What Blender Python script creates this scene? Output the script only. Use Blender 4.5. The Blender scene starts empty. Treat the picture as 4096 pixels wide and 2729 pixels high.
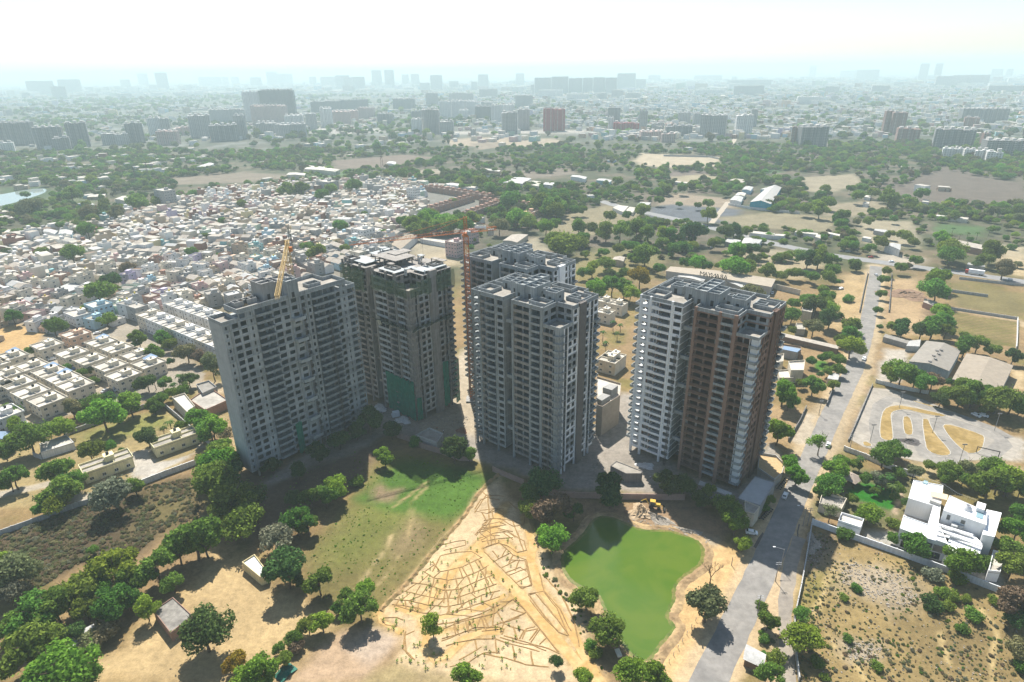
import bpy, bmesh, math, random
import numpy as np
from mathutils import Matrix, Vector

# ------------------------------------------------------------------ camera, sky, sun, exposure
sc = bpy.context.scene
COL = sc.collection
FPX, PITCH, ROLL, CAMH = 2520.0, math.radians(23.2), math.radians(0.7), 150.0
fwd = np.array([0, math.cos(PITCH), -math.sin(PITCH)])
_up = np.array([0, math.sin(PITCH), math.cos(PITCH)]); _rt = np.array([1.0, 0, 0])
RT = math.cos(ROLL) * _rt - math.sin(ROLL) * _up
UP = math.sin(ROLL) * _rt + math.cos(ROLL) * _up
cam = bpy.data.cameras.new('camera'); cam.sensor_width = 36.0; cam.lens = FPX / 4096 * 36.0
cam.clip_start = 1.0; cam.clip_end = 60000.0
camo = bpy.data.objects.new('camera', cam); COL.objects.link(camo)
m = Matrix.Identity(4)
for i in range(3):
    m[i][0] = RT[i]; m[i][1] = UP[i]; m[i][2] = -fwd[i]
m[2][3] = CAMH
camo.matrix_world = m
sc.camera = camo

SUN_EL, SUN_AZ = math.radians(54.5), math.radians(-10.4)      # azimuth from +Y towards +X
sun_dir = Vector((math.sin(SUN_AZ) * math.cos(SUN_EL), math.cos(SUN_AZ) * math.cos(SUN_EL), math.sin(SUN_EL)))
w = bpy.data.worlds.new('World'); sc.world = w; w.use_nodes = True
wn = w.node_tree.nodes; wl = w.node_tree.links
sky = wn.new('ShaderNodeTexSky'); sky.sky_type = 'NISHITA'; sky.sun_disc = False
sky.sun_elevation = SUN_EL; sky.sun_rotation = SUN_AZ; sky.altitude = 100.0
sky.air_density = 1.0; sky.dust_density = 0.7; sky.ozone_density = 1.0
bgn = wn['Background']; bgn.inputs['Strength'].default_value = 0.08
wl.new(sky.outputs[0], bgn.inputs['Color'])
sl = bpy.data.lights.new('sun', 'SUN'); sl.energy = 5.0; sl.angle = math.radians(0.5); sl.color = (1.0, 0.955, 0.88)
slo = bpy.data.objects.new('sun', sl); COL.objects.link(slo)
slo.rotation_euler = sun_dir.to_track_quat('Z', 'Y').to_euler()
slo.location = (0, 0, 400)
sc.view_settings.view_transform = 'Standard'; sc.view_settings.look = 'None'
sc.view_settings.exposure = 0.98; sc.view_settings.gamma = 1.0
HAZE = 0.00019
cy = sc.cycles
cy.max_bounces = 5; cy.diffuse_bounces = 2; cy.glossy_bounces = 2; cy.transmission_bounces = 3
cy.transparent_max_bounces = 6; cy.volume_bounces = 1
cy.caustics_reflective = False; cy.caustics_refractive = False
cy.use_denoising = True
try: cy.denoiser = 'OPENIMAGEDENOISE'
except Exception: pass
try: cy.denoising_prefilter = 'ACCURATE'
except Exception: pass
cy.use_adaptive_sampling = True; cy.adaptive_threshold = 0.02
cy.sample_clamp_indirect = 6.0

# ------------------------------------------------------------------ pixel of the photograph -> point in the place
def at(x, y, z=0.0):
    d = fwd * FPX + RT * (x - 2048) + UP * (1364.5 - y)
    t = (z - CAMH) / d[2]
    return (float(t * d[0]), float(t * d[1]), z)
def project(p):
    v = np.array(p, float) - np.array([0, 0, CAMH]); k = v @ fwd
    return 2048 + FPX * (v @ RT) / k, 1364.5 - FPX * (v @ UP) / k
def depth(p): return float((np.array(p, float) - np.array([0, 0, CAMH])) @ fwd)
def height_to(b, ty):
    lo, hi = 0.0, 400.0
    for _ in range(40):
        k = (lo + hi) / 2
        if project((b[0], b[1], k))[1] > ty: lo = k
        else: hi = k
    return lo
class View:                                    # a window of the photograph: origin and magnification
    def __init__(s, ox, oy, k): s.ox, s.oy, s.k = ox, oy, k
    def src(s, x, y): return s.ox + x / s.k, s.oy + y / s.k
    def __call__(s, x, y, z=0.0): return at(*s.src(x, y), z)
    def poly(s, pts, z=0.0): return [s(x, y, z)[:2] for x, y in pts]
D = View(0, 0, 0.57446); Z1 = View(800, 1000, 1.568); Z2 = View(1780, 900, 1.4257); Z3 = View(2400, 1050, 1.5675)
Z4 = View(0, 1200, 1.96); Z5 = View(0, 1900, 1.891); Z6 = View(900, 1750, 1.602); Z7 = View(2000, 1900, 1.891)
Z8 = View(3000, 1900, 1.891); ZR = View(3000, 1200, 1.96); ZM = View(2200, 600, 2.354); ZN = View(3100, 500, 2.09)
ZL = View(0, 600, 1.9617); ZC = View(1100, 600, 1.9617); F4 = View(0, 200, 1.6814); F5 = View(1300, 200, 1.6814)
F6 = View(2600, 200, 1.5735); ZP = View(2800, 1900, 3.136); ZV = View(3550, 1880, 3.7326); ZB = View(2350, 1450, 2.6125)
ZW = View(1500, 1600, 3.92); ZG = View(1480, 1900, 1.12)

# ------------------------------------------------------------------ mesh and object helpers
class MB:
    def __init__(s): s.v = []; s.f = []; s.m = []
    def face(s, pts, mi=0):
        n = len(s.v); s.v += [tuple(p) for p in pts]; s.f.append(tuple(range(n, n + len(pts)))); s.m.append(mi)
    def box(s, x0, y0, z0, x1, y1, z1, mi=0):
        n = len(s.v)
        s.v += [(x0,y0,z0),(x1,y0,z0),(x1,y1,z0),(x0,y1,z0),(x0,y0,z1),(x1,y0,z1),(x1,y1,z1),(x0,y1,z1)]
        for f in ((0,3,2,1),(4,5,6,7),(0,1,5,4),(1,2,6,5),(2,3,7,6),(3,0,4,7)):
            s.f.append(tuple(n + k for k in f)); s.m.append(mi)
        return s
    def prism(s, poly, z0, z1, mi=0, mt=None):
        a = sum(poly[i][0]*poly[(i+1)%len(poly)][1]-poly[(i+1)%len(poly)][0]*poly[i][1] for i in range(len(poly)))
        if a < 0: poly = poly[::-1]
        n = len(s.v); k = len(poly)
        s.v += [(x, y, z0) for x, y in poly] + [(x, y, z1) for x, y in poly]
        s.f.append(tuple(range(n + k - 1, n - 1, -1))); s.m.append(mi)
        s.f.append(tuple(range(n + k, n + 2 * k))); s.m.append(mi if mt is None else mt)
        for i in range(k):
            j = (i + 1) % k; s.f.append((n + i, n + j, n + k + j, n + k + i)); s.m.append(mi)
        return s
    def beam(s, a, b, r, mi=0, sides=4, r2=None):
        a = Vector(a); b = Vector(b); d = (b - a)
        if d.length < 1e-6: return s
        q = d.to_track_quat('Z', 'Y'); n = len(s.v); r2 = r if r2 is None else r2
        for (c, rr) in ((a, r), (b, r2)):
            for i in range(sides):
                t = 2 * math.pi * (i + .5) / sides; p = c + q @ Vector((rr * math.cos(t), rr * math.sin(t), 0)); s.v.append(tuple(p))
        for i in range(sides):
            j = (i + 1) % sides; s.f.append((n + i, n + j, n + sides + j, n + sides + i)); s.m.append(mi)
        s.f.append(tuple(range(n + sides - 1, n - 1, -1))); s.m.append(mi)
        s.f.append(tuple(range(n + sides, n + 2 * sides))); s.m.append(mi)
        return s
    def lathe(s, prof, cx=0, cy=0, sides=16, mi=0):
        n = len(s.v)
        for r, z in prof:
            for i in range(sides):
                t = 2 * math.pi * i / sides; s.v.append((cx + r * math.cos(t), cy + r * math.sin(t), z))
        for k in range(len(prof) - 1):
            for i in range(sides):
                j = (i + 1) % sides
                s.f.append((n + k*sides + i, n + k*sides + j, n + (k+1)*sides + j, n + (k+1)*sides + i)); s.m.append(mi)
        s.f.append(tuple(range(n + sides - 1, n - 1, -1))); s.m.append(mi)
        e = n + (len(prof) - 1) * sides
        s.f.append(tuple(range(e, e + sides))); s.m.append(mi)
        return s
    def ring(s, poly, z0, z1, th, mi=0):          # a thin wall along a closed polygon, inside it
        k = len(poly)
        a = sum(poly[i][0]*poly[(i+1)%k][1]-poly[(i+1)%k][0]*poly[i][1] for i in range(k))
        if a < 0: poly = poly[::-1]
        inn = []
        for i in range(k):
            p0, p1, p2 = Vector(poly[i-1]), Vector(poly[i]), Vector(poly[(i+1)%k])
            d1 = (p1-p0).normalized(); d2 = (p2-p1).normalized()
            n1 = Vector((-d1.y, d1.x)); n2 = Vector((-d2.y, d2.x)); b = n1 + n2
            if b.length < 1e-5: b = n1
            b = b / max(0.3, b.dot(n1)) ; inn.append(tuple(p1 + b * th))
        for i in range(k):
            j = (i+1) % k
            o0, o1, i0, i1 = poly[i], poly[j], inn[i], inn[j]
            s.face([(*o0,z0),(*o1,z0),(*o1,z1),(*o0,z1)], mi); s.face([(*i1,z0),(*i0,z0),(*i0,z1),(*i1,z1)], mi)
            s.face([(*o0,z1),(*o1,z1),(*i1,z1),(*i0,z1)], mi)
        return s
    def mesh(s, name, mats):
        me = bpy.data.meshes.new(name); me.from_pydata(s.v, [], s.f)
        if not isinstance(mats, (list, tuple)): mats = [mats]
        for mm in mats: me.materials.append(mm)
        if len(mats) > 1: me.polygons.foreach_set('material_index', s.m)
        me.update(); return me
    def build(s, name, mats, parent=None, loc=None, rotz=0.0):
        return link(name, s.mesh(name, mats), parent, loc, rotz)
def link(name, me, parent=None, loc=None, rotz=0.0):
    o = bpy.data.objects.new(name, me); COL.objects.link(o)
    if parent is not None: o.parent = parent
    if loc is not None: o.location = loc
    if rotz: o.rotation_euler = (0, 0, rotz)
    return o
def tag(o, label, cat, group=None):
    o['label'] = label; o['category'] = cat
    if group: o['group'] = group
    return o
def thing(name, label, cat, loc=(0, 0, 0), rotz=0.0, group=None):
    o = bpy.data.objects.new(name, None); COL.objects.link(o); o.empty_display_size = 0.5
    o.location = loc; o.rotation_euler = (0, 0, rotz); return tag(o, label, cat, group)
def struct(o): o['kind'] = 'structure'; return o
def stuff(o): o['kind'] = 'stuff'; return o
ORD = ['', 'first', 'second', 'third', 'fourth', 'fifth', 'sixth', 'seventh', 'eighth', 'ninth', 'tenth', 'eleventh', 'twelfth', 'thirteenth', 'fourteenth', 'fifteenth', 'sixteenth', 'seventeenth', 'eighteenth', 'nineteenth', 'twentieth']
TENS = ['', '', 'twenty', 'thirty', 'forty', 'fifty', 'sixty', 'seventy', 'eighty', 'ninety']
def ordinal(n):
    if n <= 20: return ORD[n]
    if n >= 100: return 'hundred-' + ordinal(n - 100) if n > 100 else 'hundredth'
    t, u = divmod(n, 10)
    return TENS[t] + '-' + ORD[u] if u else TENS[t][:-1] + 'ieth'

# ------------------------------------------------------------------ materials
MATS = {}
def mat(name, col, rough=0.9, noise=0.0, scale=1.0, bump=0.0, spec=0.2, metal=0.0, streak=0.0, two=None):
    """Principled material: base colour broken by two noises, optional vertical rain streaks."""
    if name in MATS: return MATS[name]
    mt = bpy.data.materials.new(name); mt.use_nodes = True; n = mt.node_tree.nodes; l = mt.node_tree.links
    p = n['Principled BSDF']; p.inputs['Roughness'].default_value = rough; p.inputs['Metallic'].default_value = metal
    try: p.inputs['Specular IOR Level'].default_value = spec
    except Exception: pass
    p.inputs['Base Color'].default_value = (*col, 1)
    if noise > 0 or two is not None:
        tc = n.new('ShaderNodeTexCoord'); geo = n.new('ShaderNodeNewGeometry')
        a = n.new('ShaderNodeTexNoise'); a.inputs['Scale'].default_value = scale; a.inputs['Detail'].default_value = 6
        a.inputs['Roughness'].default_value = 0.65
        l.new(geo.outputs['Position'], a.inputs['Vector'])
        rmp = n.new('ShaderNodeMapRange'); rmp.inputs[1].default_value = 0.3; rmp.inputs[2].default_value = 0.7
        rmp.inputs[3].default_value = 1 - noise; rmp.inputs[4].default_value = 1 + noise
        l.new(a.outputs['Fac'], rmp.inputs[0])
        mix = n.new('ShaderNodeMix'); mix.data_type = 'RGBA'; mix.blend_type = 'MULTIPLY'; mix.inputs[0].default_value = 1
        mix.inputs[6].default_value = (*col, 1)
        src = rmp.outputs[0]
        if streak > 0:
            mp = n.new('ShaderNodeMapping'); mp.inputs['Scale'].default_value = (2.2, 2.2, 0.06)
            l.new(geo.outputs['Position'], mp.inputs['Vector'])
            b = n.new('ShaderNodeTexNoise'); b.inputs['Scale'].default_value = 1.0; b.inputs['Detail'].default_value = 4
            l.new(mp.outputs[0], b.inputs['Vector'])
            r2 = n.new('ShaderNodeMapRange'); r2.inputs[1].default_value = 0.35; r2.inputs[2].default_value = 0.7
            r2.inputs[3].default_value = 1 + streak * .4; r2.inputs[4].default_value = 1 - streak
            l.new(b.outputs['Fac'], r2.inputs[0])
            mu = n.new('ShaderNodeMath'); mu.operation = 'MULTIPLY'; l.new(src, mu.inputs[0]); l.new(r2.outputs[0], mu.inputs[1]); src = mu.outputs[0]
        l.new(src, mix.inputs[7]); out = mix.outputs[2]
        if two is not None:
            c = n.new('ShaderNodeTexNoise'); c.inputs['Scale'].default_value = scale * 0.23; c.inputs['Detail'].default_value = 3
            l.new(geo.outputs['Position'], c.inputs['Vector'])
            r3 = n.new('ShaderNodeMapRange'); r3.inputs[1].default_value = 0.45; r3.inputs[2].default_value = 0.6; l.new(c.outputs['Fac'], r3.inputs[0])
            mx = n.new('ShaderNodeMix'); mx.data_type = 'RGBA'; mx.inputs[6].default_value = (*col, 1); mx.inputs[7].default_value = (*two, 1)
            l.new(r3.outputs[0], mx.inputs[0]); l.new(mx.outputs[2], mix.inputs[6])
        l.new(out, p.inputs['Base Color'])
        if bump > 0:
            bp = n.new('ShaderNodeBump'); bp.inputs['Strength'].default_value = bump; bp.inputs['Distance'].default_value = 0.1
            l.new(a.outputs['Fac'], bp.inputs['Height']); l.new(bp.outputs[0], p.inputs['Normal'])
    MATS[name] = mt; return mt
def attr_mat(name, attr='tint', rough=0.9, noise=0.25, scale=0.8, fine=0.0):
    if name in MATS: return MATS[name]
    mt = bpy.data.materials.new(name); mt.use_nodes = True; n = mt.node_tree.nodes; l = mt.node_tree.links
    p = n['Principled BSDF']; p.inputs['Roughness'].default_value = rough
    try: p.inputs['Specular IOR Level'].default_value = 0.15
    except Exception: pass
    at_ = n.new('ShaderNodeAttribute'); at_.attribute_name = attr; geo = n.new('ShaderNodeNewGeometry')
    a = n.new('ShaderNodeTexNoise'); a.inputs['Scale'].default_value = scale; a.inputs['Detail'].default_value = 8; a.inputs['Roughness'].default_value = 0.72
    l.new(geo.outputs['Position'], a.inputs['Vector'])
    r = n.new('ShaderNodeMapRange'); r.inputs[1].default_value = 0.3; r.inputs[2].default_value = 0.7; r.inputs[3].default_value = 1 - noise; r.inputs[4].default_value = 1 + noise
    l.new(a.outputs['Fac'], r.inputs[0]); src = r.outputs[0]
    if fine > 0:
        b = n.new('ShaderNodeTexNoise'); b.inputs['Scale'].default_value = 0.06; b.inputs['Detail'].default_value = 4
        l.new(geo.outputs['Position'], b.inputs['Vector'])
        r2 = n.new('ShaderNodeMapRange'); r2.inputs[1].default_value = 0.3; r2.inputs[2].default_value = 0.7; r2.inputs[3].default_value = 1 - fine; r2.inputs[4].default_value = 1 + fine
        l.new(b.outputs['Fac'], r2.inputs[0]); mu = n.new('ShaderNodeMath'); mu.operation = 'MULTIPLY'
        l.new(src, mu.inputs[0]); l.new(r2.outputs[0], mu.inputs[1]); src = mu.outputs[0]
    if fine > 0:
        g3 = n.new('ShaderNodeTexNoise'); g3.inputs['Scale'].default_value = 1.7; g3.inputs['Detail'].default_value = 5; g3.inputs['Roughness'].default_value = 0.8
        l.new(geo.outputs['Position'], g3.inputs['Vector'])
        r3 = n.new('ShaderNodeMapRange'); r3.inputs[1].default_value = 0.3; r3.inputs[2].default_value = 0.7; r3.inputs[3].default_value = 0.8; r3.inputs[4].default_value = 1.2
        l.new(g3.outputs['Fac'], r3.inputs[0]); m3 = n.new('ShaderNodeMath'); m3.operation = 'MULTIPLY'; l.new(src, m3.inputs[0]); l.new(r3.outputs[0], m3.inputs[1]); src = m3.outputs[0]
        bp = n.new('ShaderNodeBump'); bp.inputs['Strength'].default_value = 0.35; bp.inputs['Distance'].default_value = 0.25; l.new(g3.outputs['Fac'], bp.inputs['Height']); l.new(bp.outputs[0], p.inputs['Normal'])
    mix = n.new('ShaderNodeMix'); mix.data_type = 'RGBA'; mix.blend_type = 'MULTIPLY'; mix.inputs[0].default_value = 1
    l.new(at_.outputs['Color'], mix.inputs[6]); l.new(src, mix.inputs[7]); l.new(mix.outputs[2], p.inputs['Base Color'])
    MATS[name] = mt; return mt
def leaf_mat(name, dark, light, trans=0.35):
    if name in MATS: return MATS[name]
    mt = bpy.data.materials.new(name); mt.use_nodes = True; n = mt.node_tree.nodes; l = mt.node_tree.links
    for q in list(n): n.remove(q)
    out = n.new('ShaderNodeOutputMaterial'); d = n.new('ShaderNodeBsdfDiffuse'); t = n.new('ShaderNodeBsdfTranslucent'); mx = n.new('ShaderNodeMixShader')
    geo = n.new('ShaderNodeNewGeometry'); oi = n.new('ShaderNodeObjectInfo')
    mc = n.new('ShaderNodeMix'); mc.data_type = 'RGBA'; mc.inputs[6].default_value = (*dark, 1); mc.inputs[7].default_value = (*light, 1)
    l.new(geo.outputs['Random Per Island'], mc.inputs[0])
    hs = n.new('ShaderNodeHueSaturation')
    r1 = n.new('ShaderNodeMapRange'); r1.inputs[3].default_value = 0.452; r1.inputs[4].default_value = 0.525; l.new(oi.outputs['Random'], r1.inputs[0])
    mm = n.new('ShaderNodeMath'); mm.operation = 'MULTIPLY'; mm.inputs[1].default_value = 7.13; l.new(oi.outputs['Random'], mm.inputs[0])
    fr = n.new('ShaderNodeMath'); fr.operation = 'FRACT'; l.new(mm.outputs[0], fr.inputs[0])
    r2 = n.new('ShaderNodeMapRange'); r2.inputs[3].default_value = 0.95; r2.inputs[4].default_value = 1.5; l.new(fr.outputs[0], r2.inputs[0])
    l.new(r1.outputs[0], hs.inputs['Hue']); l.new(r2.outputs[0], hs.inputs['Value']); l.new(mc.outputs[2], hs.inputs['Color'])
    l.new(hs.outputs[0], d.inputs['Color']); l.new(hs.outputs[0], t.inputs['Color'])
    mx.inputs[0].default_value = trans; l.new(d.outputs[0], mx.inputs[1]); l.new(t.outputs[0], mx.inputs[2]); l.new(mx.outputs[0], out.inputs['Surface'])
    MATS[name] = mt; return mt
CONC = mat('concrete_grey', (0.30, 0.295, 0.28), 0.95, 0.14, 0.35, 0.05, streak=0.16)
CONC_L = mat('concrete_light', (0.42, 0.41, 0.385), 0.95, 0.12, 0.4, streak=0.14)
CONC_D = mat('concrete_dark', (0.19, 0.18, 0.17), 0.95, 0.16, 0.4, streak=0.2)
CONC_R = mat('roof_screed', (0.30, 0.275, 0.235), 0.95, 0.22, 0.5, two=(0.235, 0.215, 0.185))
BLOCK = mat('block_wall', (0.36, 0.33, 0.29), 0.95, 0.15, 1.2)
BROWN = mat('brown_paint', (0.255, 0.165, 0.125), 0.8, 0.08, 0.5, streak=0.08)
BROWN_D = mat('dark_brown_paint', (0.115, 0.072, 0.054), 0.8, 0.1, 0.5)
WHITE = mat('white_paint', (0.80, 0.81, 0.80), 0.7, 0.05, 0.4, streak=0.1)
CREAM = mat('cream_paint', (0.55, 0.49, 0.385), 0.85, 0.10, 0.5, streak=0.14)
DARK = mat('dark_interior', (0.045, 0.045, 0.045), 0.9)
GLASS = mat('window_glass', (0.03, 0.04, 0.045), 0.12, spec=0.6)
STEEL = mat('galvanised_steel', (0.32, 0.33, 0.34), 0.5, metal=0.5)
RED_BRICK = mat('brick_wall', (0.34, 0.205, 0.155), 0.95, 0.2, 1.5)
WALLW = mat('boundary_wall', (0.40, 0.395, 0.38), 0.9, 0.14, 0.5, streak=0.25)
BLACK = mat('black_rubber', (0.02, 0.02, 0.02), 0.7)
SANDM = mat('sand_heap', (0.40, 0.285, 0.15), 1.0, 0.2, 1.0)
# ------------------------------------------------------------------ the ground: one sheet to the horizon, its soils and grasses as colour
_rs = np.random.RandomState(5); _lat = _rs.rand(256, 256)
def vnoise(x, y, s, o=0):
    x = x / s + 37.3 * o; y = y / s + 11.7 * o
    xi = np.floor(x).astype(int); yi = np.floor(y).astype(int); fx = x - xi; fy = y - yi
    fx = fx*fx*(3-2*fx); fy = fy*fy*(3-2*fy); g = lambda a, b: _lat[a % 256, b % 256]
    return (g(xi,yi)*(1-fx)+g(xi+1,yi)*fx)*(1-fy)+(g(xi,yi+1)*(1-fx)+g(xi+1,yi+1)*fx)*fy
def fnoise(x, y, s, o=0): return 0.5*vnoise(x,y,s,o)+0.3*vnoise(x,y,s/2.3,o+1)+0.2*vnoise(x,y,s/5.1,o+2)
def poly_sd(px, py, poly):
    inside = np.zeros(px.shape, bool); dist = np.full(px.shape, 1e9)
    k = len(poly)
    for i in range(k):
        x1, y1 = poly[i]; x2, y2 = poly[(i+1) % k]
        c = (y1 > py) != (y2 > py)
        with np.errstate(divide='ignore', invalid='ignore'):
            xx = (x2-x1)*(py-y1)/((y2-y1) if y2 != y1 else 1e-9)+x1
        inside ^= c & (px < xx)
        dx, dy = x2-x1, y2-y1; L = dx*dx+dy*dy+1e-9
        t = np.clip(((px-x1)*dx+(py-y1)*dy)/L, 0, 1)
        dist = np.minimum(dist, np.hypot(px-x1-t*dx, py-y1-t*dy))
    return np.where(inside, dist, -dist)
def in_poly(x, y, poly): return bool(poly_sd(np.array([x]), np.array([y]), poly)[0] > 0)

GV, GF, GT = [], [], []
def grid(x0, x1, y0, y1, s):
    nx = int(round((x1-x0)/s)); ny = int(round((y1-y0)/s)); b = sum(len(a) for a in GV)
    X, Y = np.meshgrid(np.linspace(x0, x1, nx+1), np.linspace(y0, y1, ny+1))
    GV.append(np.stack([X.ravel(), Y.ravel()], 1))
    i = np.arange(nx*ny); r = i // nx; c = i % nx; q = b + r*(nx+1)+c
    GF.append(np.stack([q, q+1, q+nx+2, q+nx+1], 1))
grid(-420, 420, 90, 480, 1.5)
grid(-1302, 1302, 480, 1560, 6)
grid(-1302, -420, 90, 480, 18); grid(420, 1302, 90, 480, 18)
grid(-1302, 1302, -1470, 90, 120)
grid(-4500, 4500, 1560, 5160, 45)
grid(-4500, -1302, -1470, 1560, 120); grid(1302, 4500, -1470, 1560, 120)
grid(-30000, 30000, 5160, 29160, 1200); grid(-30000, -4500, -1470, 5160, 850); grid(4500, 30000, -1470, 5160, 850)
V = np.concatenate(GV); FQ = np.concatenate(GF); gx, gy = V[:, 0], V[:, 1]
SAND = (0.50, 0.36, 0.19); SANDB = (0.58, 0.425, 0.235); SOIL = (0.34, 0.25, 0.145); DRY = (0.30, 0.225, 0.115); SCRUB = (0.135, 0.105, 0.065)
GRASS = (0.105, 0.175, 0.035); GRASSD = (0.20, 0.19, 0.06); DUST = (0.40, 0.36, 0.31); GREY = (0.30, 0.28, 0.255); FIELD = (0.25, 0.185, 0.125); DARKS = (0.11, 0.085, 0.06)
TRACK = (0.255, 0.25, 0.24)
def mixc(a, b, t): return a*(1-t)[:, None]+np.array(b)[None, :]*t[:, None]
GC = np.tile(np.array(SOIL), (len(V), 1))
n1 = fnoise(gx, gy, 60, 0); n2 = fnoise(gx, gy, 22, 4); n3 = fnoise(gx, gy, 180, 8)
GC = mixc(GC, DRY, np.clip((n1-.42)*5, 0, 1)*.8)
GC = mixc(GC, GRASSD, np.clip((n2-.55)*6, 0, 1)*.6)
mid = np.clip((gy-430)/80, 0, 1)
GC = mixc(GC, (0.23,0.185,0.105), mid*.7)
GC = mixc(GC, FIELD, mid*np.clip((n3-.4)*5, 0, 1)*.9)
GC = mixc(GC, (0.12, 0.135, 0.055), mid*np.clip((n2-.36)*5, 0, 1)*.85)
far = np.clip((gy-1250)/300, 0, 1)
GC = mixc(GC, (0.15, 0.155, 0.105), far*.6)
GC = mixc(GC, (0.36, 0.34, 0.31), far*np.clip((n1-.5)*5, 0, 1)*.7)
PAINT = []
def paint(poly, col, feather=2.0, amt=1.0, rough=3.0):
    xs = [p[0] for p in poly]; ys = [p[1] for p in poly]; g = feather+rough+1
    k = np.where((gx > min(xs)-g) & (gx < max(xs)+g) & (gy > min(ys)-g) & (gy < max(ys)+g))[0]
    if len(k) == 0: return
    sd = poly_sd(gx[k], gy[k], poly)+(fnoise(gx[k], gy[k], 9, len(xs))-.5)*2*rough
    t = np.clip(sd/(2*feather)+.5, 0, 1)*amt
    GC[k] = GC[k]*(1-t)[:, None]+np.array(col)[None, :]*t[:, None]
def stroke(pts, wd, col, feather=1.0, amt=1.0, rough=0.8):
    for (x1, y1), (x2, y2) in zip(pts, pts[1:]):
        g = wd+feather+2
        k = np.where((gx > min(x1,x2)-g) & (gx < max(x1,x2)+g) & (gy > min(y1,y2)-g) & (gy < max(y1,y2)+g))[0]
        if len(k) == 0: continue
        dx, dy = x2-x1, y2-y1; t = np.clip(((gx[k]-x1)*dx+(gy[k]-y1)*dy)/(dx*dx+dy*dy+1e-9), 0, 1)
        d = np.hypot(gx[k]-x1-t*dx, gy[k]-y1-t*dy)+(fnoise(gx[k], gy[k], 6, 3)-.5)*2*rough
        u = np.clip((wd/2-d)/feather+.5, 0, 1)*amt
        GC[k] = GC[k]*(1-u)[:, None]+np.array(col)[None, :]*u[:, None]
P_TOWN = D.poly([(-120,700),(-120,560),(60,545),(250,500),(380,470),(520,440),(700,425),(900,415),(1010,430),(1120,470),(1080,560),(960,570),(900,600),(800,640),(620,680),(520,720),(480,700),(340,735),(220,765),(90,770),(0,800)])
paint(P_TOWN, (0.30, 0.265, 0.215), 6, 1, 6)
P_VILLAS = D.poly([(-60,800),(100,768),(250,750),(345,730),(460,840),(420,900),(300,930),(120,960),(-60,960)])
paint(P_VILLAS, (0.38, 0.34, 0.28), 3)
paint(D.poly([(-60,770),(40,745),(110,755),(90,790),(0,830),(-60,840)]), SAND, 2)
P_SCRUB = Z5.poly([(-60,470),(250,370),(600,230),(1080,90),(1440,10),(1500,120),(1530,330),(1260,420),(1000,640),(650,660),(330,850),(180,960),(-60,900)])
paint(P_SCRUB, SCRUB, 3); 
paint(Z5.poly([(1100,130),(1480,30),(1500,300),(1250,410),(1000,420)]), (0.21,0.18,0.085), 6, .8)
P_YARD = Z5.poly([(600,1568),(640,1400),(930,1290),(1060,1100),(1300,900),(1500,830),(1700,640),(1890,610),(1891,660),(1891,1568)])
paint(P_YARD, (0.475,0.37,0.215), 2.5)
P_YARD2 = Z6.poly([(-100,640),(100,760),(120,860),(240,930),(300,980),(520,1060),(700,1150),(700,1230),(520,1400),(440,1568),(-100,1568)])
paint(P_YARD2, (0.475,0.37,0.215), 2.5)
paint(Z6.poly([(400,1568),(560,1400),(740,1210),(960,1200),(1130,1260),(1030,1420),(930,1568)]), (0.45,0.345,0.24), 2)
paint(Z6.poly([(930,1230),(1100,1250),(1050,1380),(900,1450),(800,1350)]), (0.50,0.42,0.34), 2, .8)
P_LAWN = Z6.poly([(150,240),(420,230),(880,60),(1130,100),(1380,110),(1700,250),(1640,330),(1500,520),(1330,730),(1180,900),(1080,1030),(980,1180),(700,1130),(500,900),(560,650),(800,420),(850,280),(480,380)])
paint(P_LAWN, (0.235,0.205,0.09), 3)
paint(Z6.poly([(850,430),(1000,250),(1120,140),(1700,270),(1500,520),(1380,540),(1250,520),(1130,640),(900,820),(690,820),(620,720),(780,560)]), (0.20,0.215,0.07), 7, .85, 6)
paint(Z6.poly([(840,400),(980,280),(1080,150),(1300,150),(1720,250),(1570,470),(1400,540),(1180,500),(1040,470)]), (0.118,0.205,0.045), 3, 1, 3)
paint(Z6.poly([(930,390),(990,310),(1010,340),(1120,340),(1080,400),(970,430)]), (0.33,0.25,0.17), 2, .9)
paint(Z6.poly([(1060,680),(1160,560),(1230,500),(1270,600),(1200,740),(1080,760)]), (0.31,0.245,0.15), 4, .8)
paint(Z6.poly([(100,200),(480,180),(900,20),(1100,60),(960,150),(840,290),(560,480),(330,640),(150,640)]), (0.20,0.15,0.105), 4)
stroke(Z6.poly([(1300,310),(1210,400),(1190,480),(1180,600),(1120,760),(1040,870),(990,940)]), 0.9, (0.42,0.34,0.19), .8)
stroke(Z6.poly([(1290,290),(1170,380),(1070,450)]), 0.9, (0.42,0.34,0.19), .8)
stroke(Z6.poly([(1065,630),(1020,740),(960,800),(880,920)]), 1.1, (0.44,0.36,0.21), .8)
P_GARDEN = Z6.poly([(1762,240),(1640,340),(1500,540),(1330,730),(1090,1010),(975,1130),(1000,1230),(1120,1250),(1140,1360),(1080,1440),(1300,1568),(2250,1568),(2150,1400),(1960,1100),(1850,900),(1800,600),(1790,400)])
P_GARDEN_R = Z7.poly([(40,140),(150,230),(200,440),(300,470),(360,640),(480,830),(600,900),(640,1060),(720,1180),(740,1400),(800,1568),(0,1568),(-60,900),(-60,300)])
paint(P_GARDEN, (0.58,0.465,0.31), 1.6, 1, 1.5); paint(P_GARDEN_R, (0.58,0.465,0.31), 1.6, 1, 1.5)
paint(Z6.poly([(1400,740),(1600,700),(1762,900),(1762,1000),(1500,1090),(1100,1060),(1250,880)]), (0.58,0.455,0.27), 2, .8)
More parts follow.
